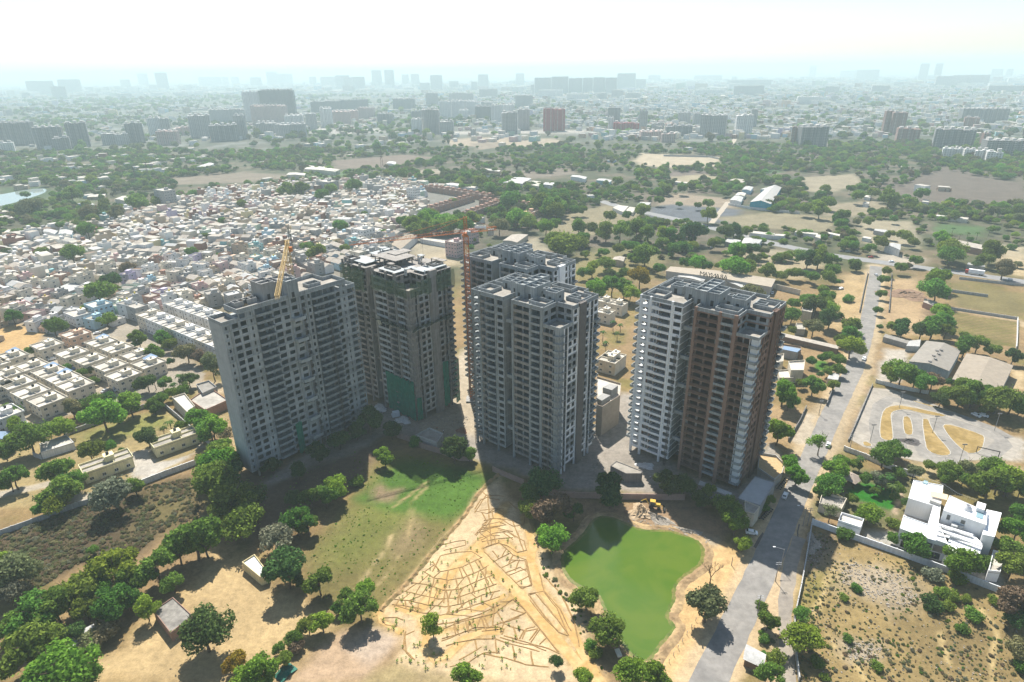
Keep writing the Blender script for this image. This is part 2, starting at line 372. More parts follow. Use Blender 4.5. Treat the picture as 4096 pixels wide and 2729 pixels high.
for pts, wd in (([(40,230),(-60,420),(-180,560),(-60,720),(120,870),(260,1050),(420,1240),(560,1400),(700,1568)], 4.5),
                ([(-200,570),(-330,690),(-470,860),(-600,1010)], 4.0),
                ([(180,310),(250,520),(230,640),(300,860),(420,1010),(540,1180),(650,1380),(760,1568)], 3.6),
                ([(230,600),(130,600),(60,520),(-40,500)], 2.5),
                ([(100,930),(0,980),(-120,1100),(-300,1150),(-500,1190)], 2.6)):
    stroke(Z7.poly(pts), wd, (0.50,0.36,0.175), 1.2)
stroke(Z6.poly([(1100,1080),(1250,1140),(1290,1250),(1280,1350),(1340,1420),(1430,1400),(1540,1290),(1640,1250),(1762,1240)]), 3.0, (0.50,0.36,0.175), 1.2)
stroke(Z6.poly([(990,1110),(1000,1180),(1080,1220),(1130,1250)]), 2.5, (0.50,0.36,0.175), 1)
paint(Z6.poly([(1080,1440),(1300,1500),(1500,1568),(900,1568)]), (0.40,0.33,0.19), 2)
P_SITE = D.poly([(600,1110),(760,1000),(850,930),(1000,900),(1060,860),(1100,870),(1110,990),(1370,980),(1420,900),(1480,900),(1560,1080),(1700,1130),(1770,1010),(1800,1060),(1790,1130),(1730,1190),(1600,1140),(1450,1135),(1290,1120),(1160,1080),(1030,1030),(900,1000),(760,1060),(620,1120)])
paint(P_SITE, (0.37,0.335,0.29), 2)
paint(D.poly([(860,900),(1010,880),(1060,800),(1110,800),(1105,1000),(980,1000)]), (0.46,0.40,0.31), 3)
paint(Z7.poly([(560,240),(700,200),(960,230),(1250,170),(1500,200),(1750,400),(1700,480),(1580,560),(1480,470),(1370,430),(1200,400),(1000,380),(900,320),(700,320)]), (0.34,0.25,0.165), 2.5)
paint(Z7.poly([(1450,420),(1640,480),(1660,540),(1540,560)]), (0.42,0.36,0.27), 2)
paint(Z7.poly([(1540,560),(1700,500),(1891,640),(1891,740),(1780,960),(1600,1200),(1390,1568),(1090,1568),(1160,1410),(1340,1170),(1270,1080),(1330,880),(1440,760),(1540,690)]), SANDB, 2)
paint(Z7.poly([(560,870),(640,1000),(760,1020),(800,1130),(880,1250),(960,1380),(860,1420),(740,1380),(640,1150),(590,1000)]), (0.27,0.21,0.11), 2.5, .8)
for pts in ([(1740,640),(1650,800),(1600,900)], [(1720,620),(1620,800)]): stroke(Z7.poly(pts), 0.7, (0.36,0.25,0.14), .7, .7)
# roadside verges
ROAD_C = [(1612,1600),(1700,1420),(1768,1275),(1840,1110),(1908,960),(1962,852),(1989,765),(2003,690),(2011,640),(2013,612)]
road_pts = D.poly(ROAD_C)
stroke(road_pts, 15, (0.52,0.415,0.275), 3, 1, 2)
paint(Z8.poly([(150,1568),(70,1000),(100,880),(190,780),(240,620),(300,560),(420,440),(460,330),(420,420),(410,640),(370,860),(330,1100),(340,1300),(370,1568)]), (0.54,0.43,0.29), 2)
paint(ZR.poly([(330,1080),(440,880),(640,700),(760,480),(900,120),(1000,-60),(1100,-40),(1010,320),(960,620),(800,1040),(700,1180),(520,1500),(380,1420)]), (0.43,0.36,0.255), 3, .7)
P_RFIELD = Z8.poly([(465,400),(900,560),(1400,720),(1900,900),(2160,1000),(2160,1600),(330,1600),(330,1400),(330,1100),(380,850),(430,600)])
paint(P_RFIELD, (0.34,0.265,0.135), 1.5)
paint(Z8.poly([(430,420),(640,470),(640,600),(470,760),(410,720)]), (0.25,0.20,0.155), 2, .9)
paint(Z8.poly([(380,780),(560,720),(640,820),(540,1000),(360,1000)]), (0.27,0.235,0.09), 3, .9)
paint(Z8.poly([(680,660),(1000,700),(1250,800),(1280,960),(1040,1010),(800,900),(680,800)]), (0.42,0.36,0.28), 6, .85, 6)
paint(Z8.poly([(700,1260),(1000,1280),(960,1420),(760,1400)]), (0.44,0.38,0.30), 3, .8)
paint(Z8.poly([(1200,1150),(1800,1100),(1900,1300),(1800,1500),(1300,1480)]), (0.205,0.16,0.085), 8, .7, 7)
for pts in ([(650,720),(570,800),(560,900),(500,1010),(580,1140),(640,1290),(800,1420),(900,1560)], [(560,920),(470,1060)], [(1430,1180),(1470,1330),(1500,1440)], [(1740,1010),(1880,1200),(1830,1340),(1840,1568)]):
    stroke(Z8.poly(pts), 1.1, (0.50,0.40,0.22), .8)
# villa garden, kart track, yards on the far side of the road
paint(Z8.poly([(480,260),(560,60),(720,-60),(1240,0),(1300,120),(1120,420),(860,380),(700,300),(480,330)]), (0.20,0.19,0.10), 2)
P_VLAWN = Z8.poly([(735,110),(820,60),(900,60),(1130,120),(1130,200),(1090,275),(960,240),(860,200),(760,180)])
paint(P_VLAWN, (0.045,0.20,0.02), 1, 1, .8)
stroke(Z8.poly([(1150,110),(1115,220),(1090,290)]), 1.6, (0.45,0.36,0.27), .8)
paint(Z8.poly([(840,400),(1120,440),(1700,620),(1900,760),(1880,850),(1400,680),(880,480)]), (0.42,0.40,0.36), 1.5)
P_TRACK = ZR.poly([(945,690),(1100,700),(1320,770),(1620,890),(1830,980),(2100,1090),(2150,1120),(2060,1240),(1960,1240),(1700,1260),(1500,1290),(1350,1270),(1200,1240),(890,1150),(780,1090),(850,900)])
paint(P_TRACK, TRACK, 1.5, 1, 1)
paint(ZR.poly([(2030,1060),(2160,1060),(2160,1260),(1960,1250)]), (0.47,0.43,0.37), 1.5)
paint(ZR.poly([(1210,1055),(1290,1060),(1280,1200),(1230,1170)]), (0.13,0.12,0.115), 1.2)
paint(ZR.poly([(1230,1260),(1420,1280),(1700,1270),(1960,1260),(2160,1330),(2160,1400),(1700,1420),(1300,1380)]), (0.40,0.33,0.20), 2)
paint(ZR.poly([(1040,380),(1240,400),(1240,520),(1160,650),(1000,640),(1010,520)]), (0.46,0.42,0.36), 2)
paint(ZR.poly([(2050,540),(2160,560),(2160,700),(2030,700)]), (0.52,0.42,0.27), 2)
paint(ZR.poly([(1100,20),(1560,40),(1560,110),(1500,160),(1080,190)]), (0.36,0.265,0.17), 2)
paint(ZR.poly([(1090,90),(1400,70),(1470,110),(1380,180),(1100,180)]), (0.245,0.185,0.125), 3)
paint(ZR.poly([(1580,90),(2090,180),(2090,370),(1700,330),(1570,190)]), (0.205,0.19,0.07), 1.5)
for i in range(26):
    t = i/25; stroke([ZR(1580+500*t, 95+90*t)[:2], ZR(1570+520*t+40*(t-.5), 200+170*t)[:2]], 0.8, (0.29,0.22,0.12), .6, .8, .3)
paint(ZR.poly([(1560,60),(2090,150),(2160,180),(2160,230),(2100,170),(1570,85)]), (0.48,0.39,0.26), 1.5)
paint(ZR.poly([(640,0),(880,-40),(860,140),(700,170),(640,120)]), (0.47,0.365,0.22), 2.5)
paint(ZR.poly([(100,820),(420,830),(470,900),(330,1120),(60,1130)]), (0.40,0.30,0.18), 3)
paint(ZR.poly([(520,480),(600,480),(610,540),(520,550)]), (0.10,0.22,0.03), 1)
paint(ZR.poly([(430,890),(530,900),(440,1130),(330,1110)]), (0.48,0.42,0.33), 1.5)
# left compound
paint(Z4.poly([(-60,1180),(600,1060),(1100,900),(1350,860),(1640,1150),(1100,1440),(640,1568),(-60,1650)]), (0.37,0.30,0.165), 2)
paint(Z4.poly([(600,1050),(1200,880),(1330,920),(1350,980),(900,1100),(640,1120)]), (0.23,0.245,0.08), 4, .8)
P_DRIVE = Z4.poly([(1000,1210),(1160,1180),(1200,1300),(1540,1180),(1520,1060),(1640,1150),(1560,1200),(1080,1440),(1030,1360)])
paint(P_DRIVE, (0.49,0.455,0.40), 1)
stroke(Z4.poly([(-60,1540),(400,1440),(640,1560),(960,1440),(1080,1400)]), 4.5, (0.46,0.41,0.33), 1.2)
stroke(Z4.poly([(1290,480),(1450,520),(1560,590),(1530,680)]), 6, (0.40,0.355,0.29), 1.5)
for pts, wd in (([(395,480),(560,560),(760,690),(900,720)], 7), ([(60,820),(200,920),(380,1010)], 8), ([(900,300),(1050,330),(1300,450)], 6)):
    stroke(Z4.poly(pts), wd, (0.42,0.37,0.29), 1.5)
paint(Z1.poly([(40,1060),(170,1040),(250,1290),(290,1400),(250,1450),(130,1200)]), (0.47,0.37,0.24), 3)
paint(Z1.poly([(0,830),(140,830),(160,900),(0,900)]), (0.46,0.38,0.27), 3)
# fields of the middle distance
for pts, c in (([(1455,370),(1475,352),(1660,360),(1650,382),(1560,388),(1470,380)], (0.56,0.43,0.265)), ([(1020,323),(1060,317),(1265,317),(1310,328),(1240,337),(1040,336)], (0.50,0.37,0.235)),
               ([(1520,452),(1560,444),(1685,458),(1690,478),(1510,472)], (0.43,0.315,0.20)), ([(1495,478),(1540,470),(1705,482),(1690,515),(1490,502)], (0.20,0.20,0.21)),
               ([(1840,408),(1960,400),(1985,420),(1910,445),(1850,440)], (0.43,0.335,0.20)), ([(1640,500),(1780,488),(1925,500),(1905,535),(1700,520)], (0.38,0.30,0.16)),
               ([(2000,430),(2160,380),(2360,425),(2360,475),(2100,470)], (0.235,0.175,0.125)), ([(1970,505),(2100,508),(2115,572),(1980,560)], (0.45,0.355,0.21)),
               ([(2155,514),(2260,522),(2250,542),(2145,532)], (0.14,0.23,0.06)), ([(2185,655),(2360,675),(2360,735),(2190,705)], (0.24,0.205,0.10)),
               ([(2040,640),(2115,640),(2135,775),(2040,765)], (0.44,0.335,0.21)), ([(1925,640),(1990,622),(1972,745),(1895,765)], (0.46,0.355,0.21)),
               ([(1235,508),(1400,470),(1480,480),(1430,535),(1270,548)], (0.37,0.29,0.15)), ([(1290,605),(1400,560),(1530,590),(1500,640),(1330,650)], (0.29,0.245,0.11)),
               ([(990,568),(1030,558),(1065,575),(1045,602),(985,592)], (0.54,0.42,0.245)), ([(940,560),(1040,560),(1060,610),(960,620)], (0.48,0.38,0.24)),
               ([(1170,560),(1240,545),(1260,575),(1180,590)], (0.46,0.37,0.23)), ([(60,460),(150,440),(240,455),(160,500),(80,500)], (0.19,0.21,0.09)),
               ([(0,432),(110,428),(130,445),(60,470),(0,480)], (0.12,0.17,0.06)), ([(380,410),(560,396),(700,404),(560,420),(400,425)], (0.33,0.25,0.165)),
               ([(760,370),(930,355),(1000,362),(900,385),(780,388)], (0.30,0.215,0.15)), ([(700,400),(850,392),(860,402),(720,412)], (0.16,0.24,0.08)),
               ([(1520,395),(1600,390),(1640,400),(1540,410)], (0.27,0.20,0.15)), ([(1540,407),(1620,400),(1660,410),(1560,424)], (0.46,0.36,0.2)),
               ([(1700,360),(1900,350),(2000,360),(1900,372),(1720,376)], (0.30,0.23,0.16)), ([(1700,392),(1790,388),(1800,397),(1710,402)], (0.15,0.25,0.08)),
               ([(1880,470),(2010,460),(2050,480),(1960,500),(1890,495)], (0.40,0.31,0.18)), ([(1680,560),(1900,590),(1880,640),(1800,640),(1680,590)], (0.42,0.345,0.22)),
               ([(2290,560),(2360,570),(2360,640),(2300,625)], (0.50,0.40,0.25)), ([(1080,330),(1140,326),(1180,335),(1100,345)], (0.38,0.28,0.18)),
               ([(1170,395),(1300,385),(1330,400),(1210,412)], (0.31,0.235,0.165)), ([(600,300),(760,292),(1000,300),(760,310)], (0.46,0.40,0.33)),
               ([(1000,302),(1300,300),(1380,300),(1300,308),(1000,310)], (0.50,0.42,0.34)), ([(900,395),(1010,388),(1030,398),(920,408)], (0.44,0.35,0.23)), ([(2010,575),(2130,595),(2110,610),(2010,600)], (0.47,0.40,0.31))):
    paint(D.poly(pts), c, 5, 1, 5)
def offset(poly, dst):
    out = []
    for i in range(len(poly)):
        p0, p1, p2 = Vector(poly[i-1]), Vector(poly[i]), Vector(poly[(i+1)%len(poly)]); d = (p2-p0).normalized(); out.append((p1.x+d.y*dst, p1.y-d.x*dst))
    return out
def smooth(poly, k=2):
    for _ in range(k):
        q = []
        for a, b in zip(poly, poly[1:]+poly[:1]):
            q.append((a[0]*.75+b[0]*.25, a[1]*.75+b[1]*.25)); q.append((a[0]*.25+b[0]*.75, a[1]*.25+b[1]*.75))
        poly = q
    return poly
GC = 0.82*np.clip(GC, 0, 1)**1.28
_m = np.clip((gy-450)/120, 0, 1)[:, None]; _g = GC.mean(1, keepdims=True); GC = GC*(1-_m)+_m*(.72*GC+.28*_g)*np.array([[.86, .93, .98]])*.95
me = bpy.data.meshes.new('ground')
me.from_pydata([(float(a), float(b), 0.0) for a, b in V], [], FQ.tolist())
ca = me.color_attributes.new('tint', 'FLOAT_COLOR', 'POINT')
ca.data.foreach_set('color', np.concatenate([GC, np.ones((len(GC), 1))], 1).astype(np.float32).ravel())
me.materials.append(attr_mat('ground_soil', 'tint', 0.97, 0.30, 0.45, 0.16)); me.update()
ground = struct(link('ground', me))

# ------------------------------------------------------------------ roads
def strip(name, pts, wd, z, material, jit=0.0, wiggle=0):
    rnd = random.Random(len(pts)); P2 = [Vector(p) for p in pts]; fine = []
    for a, b in zip(P2, P2[1:]):
        k = max(1, int((b-a).length/4))
        for i in range(k): fine.append(a.lerp(b, i/k))
    fine.append(P2[-1]); mb = MB(); L = []
    for i, p in enumerate(fine):
        d = (fine[min(i+1, len(fine)-1)]-fine[max(i-1, 0)]).normalized(); n = Vector((-d.y, d.x))
        L.append((p+n*(wd/2+rnd.uniform(-jit, jit)), p-n*(wd/2+rnd.uniform(-jit, jit))))
    for (a, b), (c, d) in zip(L, L[1:]): mb.face([(b.x,b.y,z),(d.x,d.y,z),(c.x,c.y,z),(a.x,a.y,z)])
    return mb.build(name, material)
ASPH = mat('asphalt', (0.22, 0.206, 0.186), 0.95, 0.2, 0.45, two=(0.18, 0.17, 0.156))
ASPH_L = mat('dusty_asphalt', (0.26, 0.225, 0.18), 0.95, 0.2, 0.5, two=(0.21, 0.185, 0.155))
struct(strip('road', road_pts, 8.7, 0.03, ASPH, 0.22))
HW = D.poly([(2600,700),(2353,648),(2200,626),(2090,612),(1990,598),(1900,585),(1790,563),(1660,530),(1560,505),(1440,480),(1380,462)])
struct(strip('highway_road', HW, 13, 0.05, mat('highway_asphalt', (0.21, 0.207, 0.203), 0.95, 0.15, 0.3), 0.3))
lane = Z8.poly([(300,1640),(290,1450),(262,1150),(265,960),(285,800),(330,620),(370,470)])
struct(strip('lane_road', lane, 4.2, 0.045, ASPH_L, 0.4))
struct(strip('track_lane', ZM.poly([(1520,690),(1600,590),(1680,490)]), 6, 0.04, mat('pale_track', (0.33, 0.285, 0.225), 0.95, 0.1, 0.5), 0.3))
struct(strip('distant_road', D.poly([(1660,365),(1690,318),(1710,305)]), 9, 0.06, mat('pale_track', (0, 0, 0)), 0.3))
# wet patches of the shoulder, sheets a little above it
for k, poly in enumerate(([(1090,1010),(1150,970),(1215,960),(1205,1010),(1160,1060),(1165,1120),(1110,1210),(1060,1180)], [(1235,620),(1215,720),(1222,820),(1200,900),(1218,900),(1238,800),(1232,710),(1255,620)],
                          [(985,370),(1015,380),(960,480),(890,580),(875,570),(930,450)], [(790,715),(800,740),(740,860),(700,925),(670,900),(730,790)])):
    mb = MB(); mb.face([(x, y, 0.022) for x, y in ZP.poly(poly)[::-1]]); o = mb.build('wet_path_patch', mat('wet_earth', (0.085, 0.068, 0.053), 0.6, 0.2, 1.0)); struct(o)

tk = MB(); tk.face([(x, y, 0.012) for x, y in P_TRACK][::1 if sum(P_TRACK[i][0]*P_TRACK[(i+1)%len(P_TRACK)][1]-P_TRACK[(i+1)%len(P_TRACK)][0]*P_TRACK[i][1] for i in range(len(P_TRACK))) > 0 else -1])
struct(tk.build('kart_track_road', mat('worn_asphalt', (0.295, 0.265, 0.22), .95, .2, .4, two=(0.245, 0.222, 0.188))))
KL = mat('kart_lane_asphalt', (0.20, 0.186, 0.165), .95, .2, .5, two=(0.24, 0.222, 0.195))
for pts, wd, z_ in (([(1160,1200),(1160,960),(1200,885),(1290,900),(1315,980),(1330,1100),(1380,1215),(1480,1262),(1610,1262),(1650,1215),(1570,1110),(1480,1000),(1470,950),(1560,940),(1800,1025),(1960,1085),(1990,1130),(1900,1200),(1850,1225)], 6.5, .018), ([(1000,1130),(985,960),(1010,835),(1100,775),(1300,815),(1600,900),(1900,1010),(2030,1085)], 5.5, .024)):
    struct(strip('kart_lane_road', smooth(ZR.poly(pts)+ZR.poly(pts)[::-1][:0], 0), wd, z_, KL, .1))
for isl in ([(1030,950),(1055,860),(1120,832),(1200,830),(1540,905),(1500,915),(1330,885),(1230,855),(1130,865),(1095,890),(1100,950),(1115,1080),(1100,1100),(1050,1095),(1025,1070)],
            [(1205,920),(1240,915),(1260,960),(1270,1050),(1240,1060),(1215,1040)],
            [(1355,935),(1390,935),(1400,970),(1440,1050),(1560,1180),(1560,1215),(1490,1220),(1410,1190),(1385,1150)],
            [(1515,980),(1590,985),(1820,1060),(1830,1090),(1810,1170),(1760,1200),(1700,1200),(1600,1110),(1540,1030)],
            [(1270,790),(1640,890),(1500,860),(1300,800)], [(890,1105),(960,1140),(900,1150)]):
    q = smooth(ZR.poly(isl), 1); a = sum(q[i][0]*q[(i+1)%len(q)][1]-q[(i+1)%len(q)][0]*q[i][1] for i in range(len(q)))
    if a < 0: q = q[::-1]
    q = offset(q, .6)
    o = struct(MB().prism(q, -.05, .14).build('grass_island_kerb', mat('kerb_pale', (.36,.345,.31), .9, .2, 1)))
    mb = MB(); mb.face([(x, y, .147) for x, y in offset(q, -.3)]); mb.build('dry_grass', mat('island_grass', (0.27, 0.19, 0.075), 1, .25, .5, two=(0.21, 0.145, 0.05)), o)
# ------------------------------------------------------------------ pond with banks, and the lake
POND = Z7.poly([(690,330),(780,300),(900,330),(1040,400),(1150,415),(1250,410),(1370,440),(1480,480),(1540,530),(1562,590),(1535,690),(1440,750),(1370,800),(1330,870),(1338,940),(1310,1000),(1275,1080),(1310,1110),(1345,1160),(1250,1270),(1180,1360),(1160,1410),(1090,1425),(990,1390),(930,1300),(870,1240),(790,1060),(750,950),(700,900),(600,865),(510,800),(460,720),(450,640),(470,580),(560,500),(640,420)])
POND = smooth(POND)
wm = bpy.data.materials.new('green_pond_water'); wm.use_nodes = True; n_ = wm.node_tree.nodes; l_ = wm.node_tree.links; p_ = n_['Principled BSDF']
p_.inputs['Base Color'].default_value = (0.105, 0.175, 0.012, 1); p_.inputs['Roughness'].default_value = 0.06; p_.inputs['IOR'].default_value = 1.33
wv = n_.new('ShaderNodeTexNoise'); wv.inputs['Scale'].default_value = 2.6; wv.inputs['Detail'].default_value = 3; gg = n_.new('ShaderNodeNewGeometry')
l_.new(gg.outputs['Position'], wv.inputs['Vector']); bb = n_.new('ShaderNodeBump'); bb.inputs['Strength'].default_value = 0.22; bb.inputs['Distance'].default_value = 0.06
l_.new(wv.outputs['Fac'], bb.inputs['Height']); l_.new(bb.outputs[0], p_.inputs['Normal'])
wn2 = n_.new('ShaderNodeTexNoise'); wn2.inputs['Scale'].default_value = 0.09; wn2.inputs['Detail'].default_value = 6; wn2.inputs['Distortion'].default_value = 1.2; l_.new(gg.outputs['Position'], wn2.inputs['Vector'])
wmx = n_.new('ShaderNodeMix'); wmx.data_type = 'RGBA'; wmx.inputs[6].default_value = (0.062, 0.118, 0.014, 1); wmx.inputs[7].default_value = (0.085, 0.132, 0.018, 1)
wr_ = n_.new('ShaderNodeMapRange'); wr_.inputs[1].default_value = .36; wr_.inputs[2].default_value = .64; l_.new(wn2.outputs['Fac'], wr_.inputs[0]); l_.new(wr_.outputs[0], wmx.inputs[0]); l_.new(wmx.outputs[2], p_.inputs['Base Color'])
mb = MB(); a_ = sum(POND[i][0]*POND[(i+1)%len(POND)][1]-POND[(i+1)%len(POND)][0]*POND[i][1] for i in range(len(POND)))
if a_ < 0: POND = POND[::-1]
mb.face([(x, y, 0.06) for x, y in POND]); pond = struct(mb.build('pond_water', wm))
shal = MB(); _a, _b = POND, None
rb = random.Random(2); inner = [(x+rb.uniform(-.3, .3), y+rb.uniform(-.3, .3)) for x, y in offset(POND, -1.3)]
for i in range(len(POND)): j = (i+1) % len(POND); shal.face([(*POND[i], .067), (*POND[j], .067), (*inner[j], .067), (*inner[i], .067)])
struct(shal.build('pond_shallow_water', mat('muddy_shallows', (0.135, 0.135, 0.035), .25, .35, .8, two=(0.085, 0.12, 0.02))))
mb = MB(); rings = []
for dst, z in ((-0.5, 0.0), (0.3, 0.25), (0.9, 0.42), (1.8, 0.22), (2.8, -0.06)):
    rings.append([(x+rb.uniform(-.25, .25), y+rb.uniform(-.25, .25), z*rb.uniform(.6, 1.25) if z > 0 else z) for x, y in offset(POND, dst)])
for r0, r1 in zip(rings, rings[1:]):
    for i in range(len(POND)):
        j = (i+1) % len(POND); mb.face([r0[i], r1[i], r1[j], r0[j]])
struct(mb.build('pond_bank_terrain', mat('pond_bank', (0.235, 0.16, 0.085), 1.0, 0.3, 0.8, two=(0.34, 0.24, 0.125))))
LAKE = smooth(D.poly([(-80,455),(0,448),(60,436),(100,432),(112,440),(70,455),(20,470),(-80,490)]))
mb = MB(); mb.face([(x, y, 0.06) for x, y in LAKE][::1 if sum(LAKE[i][0]*LAKE[(i+1)%len(LAKE)][1]-LAKE[(i+1)%len(LAKE)][0]*LAKE[i][1] for i in range(len(LAKE))) > 0 else -1])
struct(mb.build('lake_water', mat('lake_water', (0.20, 0.24, 0.22), 0.08)))

# ------------------------------------------------------------------ furrow ridges of the planted garden, each a part of its ground
garden = bpy.data.objects.new('garden_ground', None); COL.objects.link(garden); garden['kind'] = 'structure'; garden['label'] = 'sandy planted plots divided by low brown soil ridges'
RIDGE = mat('ridge_soil', (0.275, 0.175, 0.075), 1.0, 0.3, 1.2)
R6 = [[(1390,690),(1480,665),(1540,660),(1545,690),(1480,705),(1400,725)],[(1330,800),(1380,860),(1440,850),(1520,830),(1600,790),(1650,770)],[(1270,860),(1340,900),(1430,915),(1530,900),(1640,850),(1690,820)],
 [(1200,930),(1300,945),(1400,980),(1500,975),(1600,930),(1720,880)],[(1150,985),(1250,1010),(1370,1035),(1480,1030),(1600,990),(1740,940)],[(1085,1040),(1180,1045),(1300,1075),(1410,1085),(1530,1065),(1650,1010),(1762,980)],
 [(1085,1075),(1200,1110),(1260,1125),(1380,1140),(1500,1110),(1640,1060),(1762,1020)],[(1340,1205),(1480,1180),(1640,1130),(1762,1070)],[(1390,1290),(1500,1260),(1600,1220),(1762,1215)],[(1000,1160),(1030,1200),(1100,1215)],
 [(1430,850),(1400,1060)],[(1520,830),(1560,900),(1600,1000)],[(1600,790),(1690,930)],[(1340,900),(1300,1075)],[(1250,950),(1190,1060)],[(1480,900),(1520,1090)],[(1650,860),(1700,990)],[(1560,1040),(1580,1120)],[(1420,985),(1440,1135)],[(1650,1130),(1690,1220)],[(1540,1165),(1560,1250)],[(1180,1050),(1240,1120)],[(1330,860),(1380,760),(1460,740),(1580,730),(1640,770)],
 [(1600,460),(1640,400),(1720,370)],[(1600,470),(1680,490),(1762,460)],[(1650,560),(1700,520),(1762,520)],[(1610,630),(1640,590),(1762,570)],[(1640,660),(1700,630),(1762,630)],[(1670,700),(1762,670)],[(1640,340),(1700,390),(1762,400)],[(1440,1470),(1560,1440),(1660,1380),(1762,1380)],[(1150,1260),(1160,1380),(1200,1420)]]
R7 = [[(0,330),(100,390),(180,380),(190,320)],[(0,420),(80,440),(180,500),(200,570),(130,590),(60,540),(0,520)],[(0,960),(60,960),(110,935),(180,1010),(300,1160),(440,1340)],[(0,1230),(130,1270),(250,1290),(350,1330)],[(0,1110),(90,1150),(200,1180),(290,1160)],[(60,1110),(190,1045)],[(150,1240),(180,1180)],[(220,1250),(280,1170)],[(215,900),(330,880),(430,1010),(520,1210)],[(215,905),(330,1060),(440,1190),(515,1218)],[(40,740),(150,700),(200,730)],[(60,640),(190,650),(215,760),(240,840),(140,850)],[(330,760),(460,900),(560,1100),(600,1300)],[(130,260),(60,200)]]
def _along(L, t):
    k = t*(len(L)-1); i = min(int(k), len(L)-2); f = k-i; return (L[i][0]*(1-f)+L[i+1][0]*f, L[i][1]*(1-f)+L[i+1][1]*f)
for ai, bi, ts in ((1,2,(.05,.2,.38,.55,.72,.9)),(2,3,(.1,.26,.4,.6,.78,.93)),(3,4,(.06,.2,.33,.5,.66,.82,.95)),(4,5,(.08,.22,.36,.47,.62,.76,.9)),(5,6,(.12,.25,.4,.55,.68,.82,.94)),(6,7,(.55,.7,.85)),(7,8,(.3,.5,.7,.9)),(24,25,(.3,.7)),(25,26,(.3,.6)),(26,27,(.3,.6)),(27,28,(.3,.7)),(28,29,(.4,))):
    for t in ts: R6.append([_along(R6[ai], t), _along(R6[bi], min(1, t+rb.uniform(-.05, .05)))])
GPATH = mat('garden_path_sand', (0.385, 0.245, 0.095), 1.0, 0.2, .7, two=(0.45, 0.31, 0.145))
for VW_, pts, wd in ((Z7, [(30,240),(-60,420),(-180,560),(-60,720),(120,870),(260,1050),(420,1240),(560,1400),(700,1568)], 3.6), (Z7, [(-200,570),(-330,690),(-470,860),(-600,1010)], 3.2), (Z7, [(180,310),(250,520),(230,640),(300,860),(420,1010),(540,1180),(650,1380),(760,1568)], 2.8), (Z7, [(230,600),(130,600),(60,520),(-40,500)], 1.8), (Z6, [(1100,1080),(1250,1140),(1290,1250),(1280,1350),(1340,1420),(1430,1400),(1540,1290),(1640,1250),(1762,1240)], 2.2), (Z6, [(1340,1160),(1480,1140),(1650,1090),(1800,1010)], 1.8), (Z6, [(990,1110),(1000,1180),(1080,1220),(1130,1250)], 1.8)):
    struct(strip('garden_path', VW_.poly(pts), wd, .016+.004*wd, GPATH, .25))
RG = [[(510,205),(560,195),(640,205),(690,225)],[(500,230),(580,210),(610,225),(500,237)],[(480,260),(560,235),(640,255)],[(490,285),(560,260),(620,255),(650,280)],[(500,300),(580,285),(640,280)],[(470,270),(500,235)],[(600,260),(640,290)],[(520,90),(600,95)],[(490,160),(560,150),(600,150)],[(470,170),(520,90)],[(530,170),(560,150),(600,170),(590,190)],[(640,205),(680,320)],[(660,260),(690,345)],
 [(505,330),(580,305),(610,330),(640,360),(700,380)],[(510,345),(560,390),(680,510)],[(560,385),(630,350)],[(590,415),(660,380)],[(620,450),(700,420)],[(650,485),(715,450)],[(700,380),(725,490),(680,510)],[(550,340),(575,375)],[(610,330),(590,370)],[(640,360),(620,400)],[(670,380),(650,430)],
 [(330,690),(400,660),(480,640),(560,620),(610,580)],[(320,745),(420,705),(500,690)],[(510,690),(600,660),(700,615)],[(570,615),(600,660),(670,640)],[(610,580),(640,560),(680,590),(760,690),(840,790)],[(500,700),(590,690),(600,660)],[(590,715),(600,690)],[(680,735),(700,690),(740,680)],[(500,640),(520,700)],[(720,750),(760,690)],[(600,720),(700,750),(800,780),(850,800)],[(630,600),(690,620)],[(760,760),(790,730)],[(440,650),(460,690)],[(380,670),(400,720)],[(640,680),(660,735)],
 [(340,765),(420,745),(480,735),(560,735),(640,760),(760,790)],[(400,830),(470,790),(500,770)],[(500,800),(600,820),(700,850),(800,860)],[(150,650),(120,640),(60,640)],[(100,580),(170,590),(230,600)],[(150,720),(200,700)],[(160,700),(150,780),(200,830)],[(130,560),(110,590)],[(560,740),(570,800)],[(640,765),(650,830)],[(720,790),(730,850)],[(470,740),(480,785)],
 [(710,540),(740,530),(800,600),(880,700),(890,720)],[(715,560),(780,640),(840,700)],[(760,440),(780,520),(850,600),(900,700)]]
for VW, RR in ((Z6, R6), (Z7, R7), (ZG, RG)):
    for pts in RR:
        p = [Vector(q) for q in VW.poly(pts)]; mb = MB(); prev = None; f = []
        for a, b in zip(p, p[1:]):
            k = max(1, int((b-a).length/2.0)); f += [a.lerp(b, i/k) for i in range(k)]
        f.append(p[-1])
        for i, q in enumerate(f):
            d = (f[min(i+1, len(f)-1)]-f[max(i-1, 0)]).normalized(); nn = Vector((-d.y, d.x)); wd = rb.uniform(.20, .34); h = rb.uniform(.13, .22); c = q+nn*rb.uniform(-.12, .12)
            cur = [(c.x+nn.x*wd, c.y+nn.y*wd, -.02), (c.x, c.y, h), (c.x-nn.x*wd, c.y-nn.y*wd, -.02)]
            if prev: mb.face([prev[0], prev[1], cur[1], cur[0]][::-1]); mb.face([prev[1], prev[2], cur[2], cur[1]][::-1])
            prev = cur
        mb.build('soil_ridge', RIDGE, garden)

